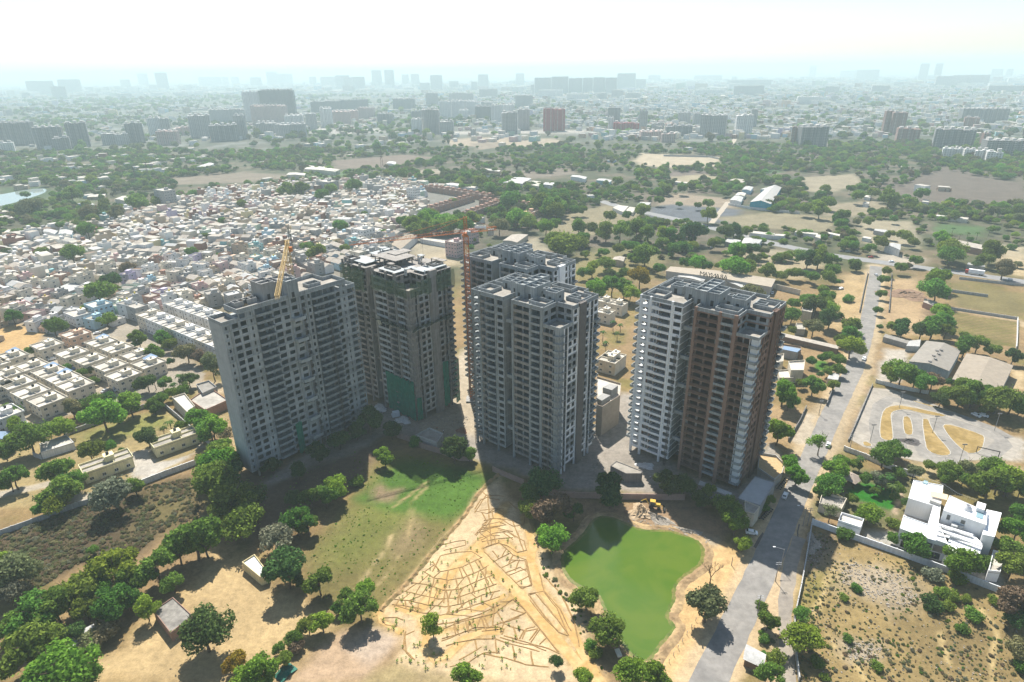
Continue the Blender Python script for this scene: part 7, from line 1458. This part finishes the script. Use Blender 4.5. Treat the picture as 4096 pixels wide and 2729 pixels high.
wall('dark stone wall along the left of the kart track', ZR, [(770,1110),(850,930),(960,670)], 1.2, CONC_D)
wall('white rear wall of the kart track', ZR, [(985,650),(1180,700),(1400,740)], 2.0, COLS['white'])
wall('white wall between kart track and villa garden', ZR, [(735,1180),(900,1240),(1050,1310),(1300,1390)], 2.2, COLS['white'])
wall('grey wall with gate beside the road verge', ZR, [(600,830),(650,700),(640,690)], 1.8, CONC_D)
wall('straight side wall below the big road tree', ZR, [(300,1110),(390,960),(440,850)], 1.8, CONC_D)
wall('dark roadside wall left of the straight road', ZN, [(705,1568),(735,1420),(775,1240)], 1.8, CONC_D)
wall('dark roadside wall right of the straight road', ZN, [(950,1568),(965,1400),(975,1250)], 1.8, CONC_D)
wall('grey field wall along the highway at the right', ZN, [(1540,1290),(1800,1320),(2082,1350)], 2.0, WALLW)
wall('grey field wall left of the crop plot', ZN, [(1420,1390),(1600,1415),(1780,1440)], 2.0, WALLW)
wall('grey wall above the dry crop plot', ZR, [(1570,75),(1800,110),(2095,155)], 1.8, WALLW)
wall('white wall right of the dry crop plot', ZR, [(2095,155),(2092,280),(2085,385)], 1.8, COLS['white'])
wall('long white wall behind the workshop field', ZM, [(1680,520),(1900,560),(2354,605)], 2.6, COLS['white'])
wall('low pale wall of the long shed yard', ZM, [(2110,1310),(2354,1370)], 4.0, COLS['cream'])
wall('grey wall across the tan far field', ZM, [(1070,60),(1500,70),(1610,95)], 3, WALLW)

# ------------------------------------------------------------------ vehicles
CARW = mat('car_white', (.75, .76, .76), .35, spec=.5); CARG = mat('car_silver', (.45, .46, .47), .35, spec=.5); CARD = mat('car_dark', (.05, .055, .065), .3, spec=.5); CARR = mat('car_red', (.35, .04, .03), .4); CARB = mat('car_blue', (.05, .12, .3), .4)
LAMPW = mat('headlamp', (.7, .7, .66), .2); LAMPR = mat('tail_lamp', (.35, .02, .02), .3)
_CAR = {}; RIM = MB().beam((0, -.115, 0), (0, .115, 0), .19, sides=12).mesh('rim', STEEL)
def car(label, p, ang, col=None, scale=1.0, hatch=True):
    col = col or CARW
    if col.name not in _CAR:
        pr = [(-2.0,.35),(-2.02,.75),(-1.9,.98),(-1.2,1.06),(-.55,1.5),(1.15,1.52),(1.75,1.05),(1.98,.95),(2.0,.35)]; mb = MB(); n = len(pr)
        sec = []
        for yy, ins in ((-.82, .0), (-.70, .0), (.70, .0), (.82, 0)):
            sec.append([(x*(1 if abs(yy) < .8 else .97), yy*(1 if z < 1.1 else .88), z) for x, z in pr])
        for a, b in zip(sec, sec[1:]):
            for i in range(n-1): mb.face([a[i], a[i+1], b[i+1], b[i]])
            mb.face([a[n-1], a[0], b[0], b[n-1]])
        mb.face(sec[0]); mb.face(sec[-1][::-1]); body = mb.mesh('body', col)
        g = MB(); g.face([(-1.12,-.64,1.09),(-1.12,.64,1.09),(-.58,.60,1.51),(-.58,-.60,1.51)]); g.face([(1.2,.60,1.53),(1.72,.64,1.10),(1.72,-.64,1.10),(1.2,-.60,1.53)][::1])
        ws = MB(); ws.face([(-1.17,-.63,1.1),(-1.17,.63,1.1),(-.60,.58,1.47),(-.60,-.58,1.47)]); rw_ = MB(); rw_.face([(1.23,.58,1.50),(1.75,.62,1.12),(1.75,-.62,1.12),(1.23,-.58,1.50)])
        for m_ in (ws, rw_): m_.v = [(x*1.02, y, z+.03) for x, y, z in m_.v]
        sw = MB(); 
        for s in (-1, 1): sw.box(-.85, s*.735-.012, 1.08, 1.35, s*.735+.012, 1.40)
        wh = MB(); wh.beam((0, -.1, 0), (0, .1, 0), .31, sides=14); _CAR[col.name] = (body, ws.mesh('windscreen', GLASS), rw_.mesh('rear_window', GLASS), MB().box(-.85, -.02, 1.08, 1.35, .02, 1.40).mesh('side_window', GLASS), wh.mesh('wheel', BLACK), MB().box(-.04, -.2, -.07, .04, .2, .07).mesh('headlight', LAMPW), MB().box(-.04, -.16, -.09, .04, .16, .09).mesh('tail_light', LAMPR))
    b, ws, rw_, sw, wh, hl, tl = _CAR[col.name]; r = thing('car', label, 'car', (p[0], p[1], .05), ang); r.scale = (scale,)*3
    link('body', b, r); link('windscreen', ws, r); link('rear_window', rw_, r)
    for s in (-1, 1):
        link('side_window', sw, r, (0, s*.755, 0))
        for x in (-1.25, 1.25):
            wo = link('wheel', wh, r, (x, s*.74, .31)); link('rim', RIM, wo)
        link('headlight', hl, r, (-1.99, s*.5, .78)); link('tail_light', tl, r, (1.97, s*.56, .82))
    return r
rda = math.atan2(road_pts[3][1]-road_pts[2][1], road_pts[3][0]-road_pts[2][0])
for lab, V_, x, y, a, c in (('white hatchback on the road shoulder in front of the podium', ZP, 1065, 275, rda+PI, CARW), ('white hatchback parked nose in beside the pond trees', ZP, 645, 740, rda+PI/2+.35, CARW), ('white car driving on the road past the walled garden', ZR, 892, 468, rda, CARW), ('white car under the thin street tree by the road', ZR, 612, 1148, rda, CARW),
     ('left white car of the pair parked beyond the kart track', ZR, 1770, 912, 2.0, CARW), ('right white car of the pair parked beyond the kart track', ZR, 1828, 914, 2.3, CARW), ('long white saloon in the upper colony street', Z4, 410, 472, .6, CARW), ('blue car under the colony street trees', Z4, 565, 552, 1.0, CARB), ('dark car at the low end of the colony street', Z4, 768, 652, 1.0, CARD),
     ('grey car near the colony fence', Z4, 825, 722, 1.2, CARG), ('pale silver car beside the grey car at the colony fence', Z4, 905, 712, 2.3, CARG), ('white car at the town end of the colony', Z4, 762, 268, .6, CARW), ('silver car in front of the terraced flats', Z4, 1065, 332, .4, CARG), ('dark car in front of the terraced flats', Z4, 1020, 322, .4, CARD),
     ('upper white car at the colony gate', Z4, 100, 842, 2.2, CARW), ('lower white car at the colony gate', Z4, 160, 872, 2.2, CARW), ('upper white car on the lower colony road', Z4, 212, 985, 2.3, CARW), ('lower white car on the lower colony road', Z4, 226, 1002, 2.3, CARW), ('white van on the highway near the junction', ZN, 972, 1148, -.25, CARW),
     ('dark car on the highway beside the junction', ZN, 1130, 1180, -.25, CARD), ('left white car of the pair behind the brown tower', ZM, 2060, 1352, 1.2, CARW), ('right white car of the pair behind the brown tower', ZM, 2092, 1354, 1.2, CARW), ('white car in the lot left of the straight road', ZN, 552, 1375, .4, CARW), ('silver car in the highway yard', ZN, 610, 1062, -.3, CARG), ('white car on the far highway bend', ZM, 1530, 922, .2, CARW), ('red car on the highway before the yellow field', ZN, 800, 1112, -.25, CARR), ('dark car on the highway left of the junction', ZN, 560, 1062, -.25, CARD), ('silver car entering the straight road from the junction', ZN, 845, 1260, 1.5, CARG), ('white car at the right end of the highway', ZN, 1960, 1300, -.2, CARW)):
    car(lab, V_(x, y), a, c)
lc = ZN(1680, 1252); r = thing('lorry', 'long white box lorry on the highway', 'lorry', (lc[0], lc[1], .06), math.atan2(HW[2][1]-HW[1][1], HW[2][0]-HW[1][0])+PI)
MB().box(-5.2, -1.25, 1.1, 5.0, 1.25, 3.9).build('cargo_box', WHITE, r); MB().box(-7.4, -1.2, .6, -5.4, 1.2, 3.0).build('cab', CARR, r); MB().box(-7.45, -1.0, 1.8, -7.38, 1.0, 2.7).build('windscreen', GLASS, r); MB().box(-7.2, -.5, .6, 5, .5, 1.09).build('chassis', BLACK, r)
for x in (-6.4, 2.2, 3.6):
    for s in (-1, 1): MB().beam((x, s*1.0-.15, .5), (x, s*1.0+.15, .5), .5, sides=14).build('wheel', BLACK, r)
# motorcycles
def moto_parts():
    w_ = MB(); w_.lathe([(.28, -.05), (.32, -.03), (.32, .03), (.28, .05)], sides=12); wm2 = w_.mesh('wheel', BLACK)
    f = MB(); f.beam((-.55, 0, .35), (.1, 0, .55), .05); f.beam((.1, 0, .55), (.62, 0, .35), .05); f.box(-.25, -.1, .35, .2, .1, .68); f.beam((-.55, 0, .35), (-.42, 0, .98), .04); fm = f.mesh('frame', CARD)
    t = MB(); t.lathe([(.02, -.2), (.14, -.1), (.15, .1), (.03, .24)], sides=8); s = MB(); s.box(.0, -.12, .74, .65, .12, .86); h = MB(); h.beam((-.42, -.32, 1.0), (-.42, .32, 1.0), .025)
    return wm2, fm, t.mesh('tank', CARD), s.mesh('seat', BLACK), h.mesh('handlebar', STEEL)
MP = moto_parts()
for (A, B, n, lab) in (((770,560),(885,440),7,'in the row by the podium corner'), ((985,185),(1085,60),7,'in the row below the sand store')):
    for i in range(n):
        t = i/(n-1); p = ZP(A[0]+(B[0]-A[0])*t, A[1]+(B[1]-A[1])*t); r = thing('motorcycle', 'black parked motorcycle, %s from the near end %s' % (ordinal(i+1), lab), 'motorcycle', (p[0], p[1], .04), rda+PI/2+.2, 'motorcycles parked by the brown tower')
        for x in (-.62, .62): o = link('wheel', MP[0], r, (x, 0, .32)); o.rotation_euler = (PI/2, 0, 0)
        link('frame', MP[1], r); o = link('tank', MP[2], r, (-.12, 0, .78)); o.rotation_euler = (0, PI/2, 0); link('seat', MP[3], r); link('handlebar', MP[4], r)
# backhoe loader on the spoil heap
p = Z7(1160, 255); r = thing('backhoe_loader', 'yellow backhoe loader on the earth heap above the pond', 'digger', (p[0], p[1], .4), -.25); YM = mat('digger_yellow', (.50, .31, .035), .55); r.scale = (1.15,)*3
MB().box(-1.4, -.6, .7, 1.0, .6, 1.25).build('chassis', BLACK, r); mb = MB(); mb.box(.4, -.5, 1.25, 2.1, .5, 1.75); mb.box(1.0, -.45, .7, 2.1, .45, 1.25); mb.build('bonnet', YM, r)
mb = MB(); mb.box(-1.2, -.75, 2.6, .5, .75, 2.75)
for x in (-1.1, .4):
    for y in (-.68, .68): mb.beam((x, y, 1.2), (x, y, 2.6), .05)
mb.build('cab_frame', YM, r); MB().box(-1.0, -.62, 1.3, .3, .62, 2.5).build('cab_glass', GLASS, r)
for (x, R_) in ((-.8, .75), (1.6, .5)):
    for s in (-1, 1): MB().beam((x, s*.78-.2, R_), (x, s*.78+.2, R_), R_, sides=16).build('wheel', BLACK, r)
mb = MB(); mb.beam((1.2, .5, 1.2), (3.0, .5, .55), .09); mb.beam((1.2, -.5, 1.2), (3.0, -.5, .55), .09); mb.build('loader_arm', YM, r); mb = MB(); mb.face([(3.0,-1.1,.2),(3.0,1.1,.2),(2.9,1.1,1.0),(2.9,-1.1,1.0)]); mb.face([(3.0,-1.1,.2),(3.8,-1.1,.15),(3.8,1.1,.15),(3.0,1.1,.2)]); mb.face([(3.0,-1.1,.2),(2.9,-1.1,1.0),(3.8,-1.1,.15)]); mb.face([(3.0,1.1,.2),(3.8,1.1,.15),(2.9,1.1,1.0)]); mb.build('bucket', BLACK, r)
mb = MB(); mb.beam((-1.4, 0, 1.0), (-2.6, 0, 3.0), .15); mb.beam((-2.6, 0, 3.0), (-4.0, 0, 2.0), .12); mb.build('backhoe_boom', YM, r); mb = MB(); mb.box(-4.3, -.35, 1.3, -3.8, .35, 2.0); mb.build('backhoe_bucket', BLACK, r)
# earth heaps, rubble, sand
def heap(label, V_, x, y, rx, ry, h, mt, seed, name='earth_heap', cat='heap', z=0):
    q = V_(x, y, z); r_ = np.random.RandomState(seed); n, m_ = 28, 9; mb = MB(); ring = []
    for j in range(m_+1):
        t = j/m_; row = []
        for i in range(n): a = 2*math.pi*i/n; k = 1+.22*math.sin(a*3+seed)+.12*r_.normal(); row.append((math.cos(a)*rx*t*k, math.sin(a)*ry*t*k, h*(1-t)**1.0*(1+.25*r_.normal()*(0 < t < 1))-.06*t))
        ring.append(row)
    for j in range(m_):
        for i in range(n): k = (i+1) % n; mb.face([ring[j][i], ring[j+1][i], ring[j+1][k], ring[j][k]])
    return tag(mb.build(name, mt, None, (q[0], q[1], z), r_.rand()*3), label, cat)
EARTH = mat('earth_spoil', (.37, .28, .18), 1, .25, 1.0); RUB = mat('rubble_grey', (.255, .225, .185), 1, .35, 1.2)
heap('brown earth heap beneath the yellow backhoe', Z7, 1060, 280, 5, 4, 2.2, EARTH, 1); heap('grey spoil bank at the top of the pond', Z7, 1190, 330, 7, 2.5, 1.3, RUB, 2); heap('rubble bank along the right top of the pond', Z7, 1420, 430, 5, 2, .9, RUB, 3)
heap('pale rubble heap at the foot of the netted tower', ZW, 70, 130, 4, 3, 2.2, mat('rubble_pale', (.55,.54,.52), 1, .2, 1.2), 4); heap('white rubble heap beside the block pile', ZW, 440, 320, 4, 3, 1.8, mat('rubble_pale', (0,0,0)), 5)
heap('rust brown earth heap by the bare grey tower', ZW, 1360, 490, 2.8, 2, 1.8, mat('red_earth', (.22,.11,.07), 1, .2, 1), 6); heap('broken concrete heap at the corner of the bare grey tower', ZB, 110, 1090, 4, 3, 1.4, RUB, 7); heap('pale gravel heap in front of the white balconies', ZB, 600, 1080, 4, 2.4, 1.0, mat('rubble_pale', (0,0,0)), 8)
heap('brown brick stack heap in the kiln yard', ZN, 1100, 1420, 13, 16, 1.8, mat('kiln_brown', (.20,.13,.085), 1, .3, .6), 9); heap('dark soil heap on the kart track verge', ZR, 1250, 1110, 3, 5, 1.0, mat('dark_soil', (.10,.09,.085), 1, .3, 1), 10); heap('grey litter strewn soil by the lane wall', Z8, 480, 520, 2.5, 6, .5, RUB, 11)
q = ZW(325, 250); r = tag(MB().box(-1.8, -1.3, 0, 1.8, 1.3, 2.2).mesh('x', WHITE) and MB().box(-1.8, -1.3, 0, 1.8, 1.3, 1.1).box(-1.3, -1.0, 1.1, 1.8, 1.3, 2.2).build('block_pile', mat('white_block', (.62,.64,.65), .9, .1, 1), None, (q[0], q[1], 0), .4), 'stack of white building blocks by the netted tower', 'blocks')
for i, (x, y, rx) in enumerate(((560, 690, 2.6), (640, 600, 2.0))):
    zt_ = 69.25; heap('yellow sand heap on the pale grey tower roof, %s' % ('nearer the blank end' if i == 0 else 'nearer the crane'), View(820, 1030, 3.678), x, y, rx, rx*.8, 1.6, SANDM, 20+i, 'sand_heap', 'heap', zt_)
# loose stones over the rubble field
rr_ = np.random.RandomState(6); mb = MB(); rub_polys = [Z8.poly([(680,660),(1000,700),(1250,800),(1280,960),(1040,1010),(800,900),(680,800)]), Z8.poly([(430,420),(560,450),(540,640),(430,720)]), Z7.poly([(900,330),(1040,400),(1250,415),(1480,480),(1560,560),(1620,520),(1480,420),(1100,340)]), Z8.poly([(700,1260),(1000,1280),(960,1420),(760,1400)]), P_RFIELD, ZW.poly([(300,200),(600,380),(1400,420),(1500,250),(1000,260)])]
for poly, n, s in zip(rub_polys, (520, 220, 200, 180, 420, 260), (.38, .3, .45, .35, .3, .45)):
    xs = [a[0] for a in poly]; ys = [a[1] for a in poly]
    X = rr_.uniform(min(xs), max(xs), n*2); Y = rr_.uniform(min(ys), max(ys), n*2); ok = poly_sd(X, Y, poly) > 0
    for x, y in list(zip(X[ok], Y[ok]))[:n]:
        k = s*rr_.uniform(.25, 1.0); base = len(mb.v); pts8 = []
        for i in range(5): a = 2*math.pi*i/5+rr_.uniform(-.3, .3); pts8.append((x+math.cos(a)*k*rr_.uniform(.6, 1.1), y+math.sin(a)*k*rr_.uniform(.6, 1.1)))
        mb.prism(pts8, -.02, k*rr_.uniform(.3, .8))
o = stuff(mb.build('rubble', RUB)); o['label'] = 'broken stones and rubble strewn over the field and site'
# ------------------------------------------------------------------ poles and lamps
def pole(label, V_, x, y, h, arm=None, name='utility_pole', cat='pole', bars=2):
    p = V_(x, y); r = thing(name, label, cat, (p[0], p[1], 0)); MB().beam((0, 0, 0), (0, 0, h), .14, sides=8, r2=.09).build('shaft', mat('pole_grey', (.24,.22,.20), .8), r)
    if arm: 
        MB().beam((0, 0, h-.1), (arm[0], arm[1], h+.5), .06).build('arm', STEEL, r); MB().box(arm[0]-.5, arm[1]-.15, h+.42, arm[0]+.3, arm[1]+.15, h+.58).build('lamp_head', WHITE, r)
    else:
        for k in range(bars): MB().box(-.9, -.06, h-.5-.7*k, .9, .06, h-.38-.7*k).build('crossbar', STEEL, r)
    return r
pole('utility pole between the road and the lane', ZP, 945, 1335, 8.0); pole('street lamp with arm over the shaded road', ZP, 1010, 1175, 8.0, (-3.0, 0.6), 'street_lamp', 'lamp'); pole('utility pole by the villa wall corner', ZP, 1345, 640, 8.0); pole('street lamp with arm by the villa wall corner', ZP, 1290, 640, 8.0, (-2.6, .6), 'street_lamp', 'lamp')
pole('lone utility pole on the lane verge at the bottom', Z8, 55, 1060, 8.0); pole('utility pole on the verge right of the brown tower', ZR, 540, 900, 8.0); pole('utility pole at the corner of the kart track', ZR, 780, 1180, 8.0); pole('white post pole on the pond bank', ZP, 395, 1135, 3.4, None, bars=0)
for i, (x, y) in enumerate(((940, 1115), (1168, 850), (1430, 1045), (1915, 1025), (1640, 1275))):
    p = ZR(x, y); r = thing('floodlight_mast', 'floodlight mast of the kart track, %s from the left' % ordinal((1, 2, 3, 5, 4)[i]), 'floodlight', (p[0], p[1], 0), 0, 'floodlights of the kart track'); MB().beam((0, 0, 0), (0, 0, 8.5), .11, sides=8).build('mast', STEEL, r); MB().box(-.9, -.08, 8.4, .9, .08, 8.55).build('crossbar', STEEL, r)
    for k in (-.7, 0, .7): MB().box(k-.22, -.2, 8.55, k+.22, .15, 8.95).build('lamp', CONC_D, r)
for i in range(8):
    t = i/7; p = Z7(1480+(1245-1480)*t, 1105+(1470-1105)*t); r = tag(MB().beam((0, 0, 0), (.05, 0, 1.5), .08, sides=6).build('fence_post', CONC_L, None, (p[0], p[1], 0)), 'pale fence post on the sand by the pond, %s from the top' % ordinal(i+1), 'post', 'fence posts beside the pond')
g0, g1 = ZR(1772, 1195), ZR(1945, 1235); r = thing('barrier_frame', 'black goal shaped barrier at the right of the kart track', 'frame', (g0[0], g0[1], 0), math.atan2(g1[1]-g0[1], g1[0]-g0[0])); L = math.hypot(g1[0]-g0[0], g1[1]-g0[1]); 
for x in (0, L): MB().box(x-.12, -.12, 0, x+.12, .12, 2.9).build('post', BLACK, r)
MB().box(.12, -.12, 2.6, L-.12, .12, 2.88).build('crossbar', BLACK, r)
for (V_, x, y, h, lab) in ((ZC, 850, 250, 52, 'tall lattice pylon rising over the far fields'), (ZL, 1180, 280, 34, 'dark lattice pylon near the lake trees'), (ZL, 1075, 275, 26, 'small pylon left of the dark lattice pylon'), (Z1, 600, 120, 30, 'slim dark telecom mast behind the yellow crane'), (ZC, 145, 900, 32, 'dark telecom mast among houses behind the pale grey tower')):
    p = V_(x, y); r = thing('lattice_pylon', lab, 'pylon', (p[0], p[1], 0)); mb = MB()
    for sx in (-1, 1):
        for sy in (-1, 1): mb.beam((sx*h*.05, sy*h*.05, 0), (sx*.25, sy*.25, h), .12)
    for k in range(10):
        z0_, z1_ = h*k/10, h*(k+1)/10; w0, w1 = h*.05*(1-k/10)+.25*k/10, h*.05*(1-(k+1)/10)+.25*(k+1)/10
        for s in (-1, 1): mb.beam((-w0, s*w0, z0_), (w1, s*w1, z1_), .07); mb.beam((s*w0, -w0, z0_), (s*w1, w1, z1_), .07)
    mb.build('frame', mat('rusty_steel', (0, 0, 0)), r)
    if 'pylon' in lab: 
        mb = MB()
        for z in (.75, .85, .94): mb.box(-h*.09, -.12, h*z, h*.09, .12, h*z+.25)
        mb.build('crossarm', mat('rusty_steel', (0, 0, 0)), r)
# ------------------------------------------------------------------ people of the site (a few pixels tall)
def person_mesh(seed, shirt, stride):
    me_ = bpy.data.meshes.new('body'); bm = bmesh.new(); sk = bm.verts.layers.skin.verify(); J = {}
    def jv(n, co, r): v = bm.verts.new(co); v[sk].radius = (r, r); J[n] = v; return v
    for n, co, r in (('pelvis',(0,0,.95),.15),('chest',(0,0,1.3),.17),('neck',(0,0,1.5),.06),('head',(0,.02,1.62),.10),('crown',(0,.02,1.74),.07),('sl',(.19,0,1.42),.07),('el',(.25,.05,1.13),.05),('wl',(.24,.16,.9),.04),('sr',(-.19,0,1.42),.07),('er',(-.25,.02,1.13),.05),('wr',(-.25,.1,.88),.04),('hl',(.1,0,.9),.1),('kl',(.11,.04+stride,.5),.07),('al',(.11,stride,.08),.05),('tl',(.11,.18+stride,.04),.045),('hr',(-.1,0,.9),.1),('kr',(-.11,.04-stride,.5),.07),('ar',(-.11,-stride,.08),.05),('tr',(-.11,.18-stride,.04),.045)): jv(n, co, r)
    J['pelvis'][sk].use_root = True
    for a, b in (('pelvis','chest'),('chest','neck'),('neck','head'),('head','crown'),('chest','sl'),('sl','el'),('el','wl'),('chest','sr'),('sr','er'),('er','wr'),('pelvis','hl'),('hl','kl'),('kl','al'),('al','tl'),('pelvis','hr'),('hr','kr'),('kr','ar'),('ar','tr')): bm.edges.new((J[a], J[b]))
    bm.to_mesh(me_); bm.free(); o = bpy.data.objects.new('person_tmp', me_); COL.objects.link(o); o.modifiers.new('skin', 'SKIN'); s = o.modifiers.new('sub', 'SUBSURF'); s.levels = 1
    dg = bpy.context.evaluated_depsgraph_get(); out = bpy.data.meshes.new_from_object(o.evaluated_get(dg)); bpy.data.objects.remove(o)
    out.materials.clear(); out.materials.append(mat('cloth_'+shirt[0], shirt[1], .9)); out.materials.append(mat('trousers', (.05,.055,.07), .9)); out.materials.append(mat('skin', (.22,.12,.075), .7))
    for p in out.polygons: z = p.center.z; p.material_index = 2 if z > 1.5 or (abs(p.center.x) > .2 and z < 1.0) else 1 if z < .95 else 0
    return out
SH = [('white', (.7,.7,.7)), ('blue', (.06,.13,.3)), ('red', (.4,.06,.05))]; PM = [person_mesh(i, s, .1*i) for i, s in enumerate(SH)]
for i, (V_, x, y, k, a, lab) in enumerate(((ZB, 655, 1220, 0, .4, 'person in white shirt standing left of two in the site yard'), (ZB, 682, 1222, 1, 2.6, 'person in blue shirt standing right of two in the site yard'), (ZW, 1075, 515, 0, 1.0, 'person in white shirt walking behind the brick site wall'), (ZW, 975, 470, 2, 2.0, 'person in red shirt near the roofless brick room'))):
    p = V_(x, y); r = tag(link('person', PM[k], None, (p[0], p[1], .03), a), lab, 'person')
# green boat-like tarpaulin at the bottom of the yard, pond debris
p = Z6(390, 1510); mb = MB(); g = []
for j in range(5): g.append([((i-2)*.9, (j-2)*1.3, .15+.9*max(0, 1-abs(j-2)/2.2)*(1-.2*abs(i-2))+.08*math.sin(i*3+j)) for i in range(5)])
for j in range(4):
    for i in range(4): mb.face([g[j][i], g[j][i+1], g[j+1][i+1], g[j+1][i]])
tag(mb.build('tarpaulin', mat('green_tarpaulin', (.015,.12,.085), .6, .15, 1), None, (p[0], p[1], 0), -.6), 'dark green tarpaulin sheet by the bushes at the bottom of the yard', 'tarpaulin')
p = Z7(895, 1360); tag(MB().box(-.6, -1.2, 0, .6, 1.2, .5).box(-.7, -1.3, .5, .7, 1.3, .6).build('pump_box', COLS['cream'], None, (p[0], p[1], .3), .2), 'small cream pump box on the near bank of the pond', 'pump box')
# ------------------------------------------------------------------ haze
mb = MB(); mb.box(-30300, -1500, -1.0, 30300, 29400, 235.0); hz = stuff(mb.build('haze', None)); hz.data.materials.clear(); hz['label'] = 'pale dusty haze over the whole city'
hm = bpy.data.materials.new('haze_air'); hm.use_nodes = True; n = hm.node_tree.nodes; l = hm.node_tree.links; n.remove(n['Principled BSDF']); pv = n.new('ShaderNodeVolumePrincipled')
pv.inputs['Color'].default_value = (0.66, 0.825, 0.845, 1); pv.inputs['Density'].default_value = HAZE; pv.inputs['Anisotropy'].default_value = 0.1; l.new(pv.outputs[0], n['Material Output'].inputs['Volume'])
try: pv.inputs['Density Attribute'].default_value = ''; 
except Exception: pass
try: hm.cycles.homogeneous_volume = True
except Exception: pass
hz.data.materials.append(hm)
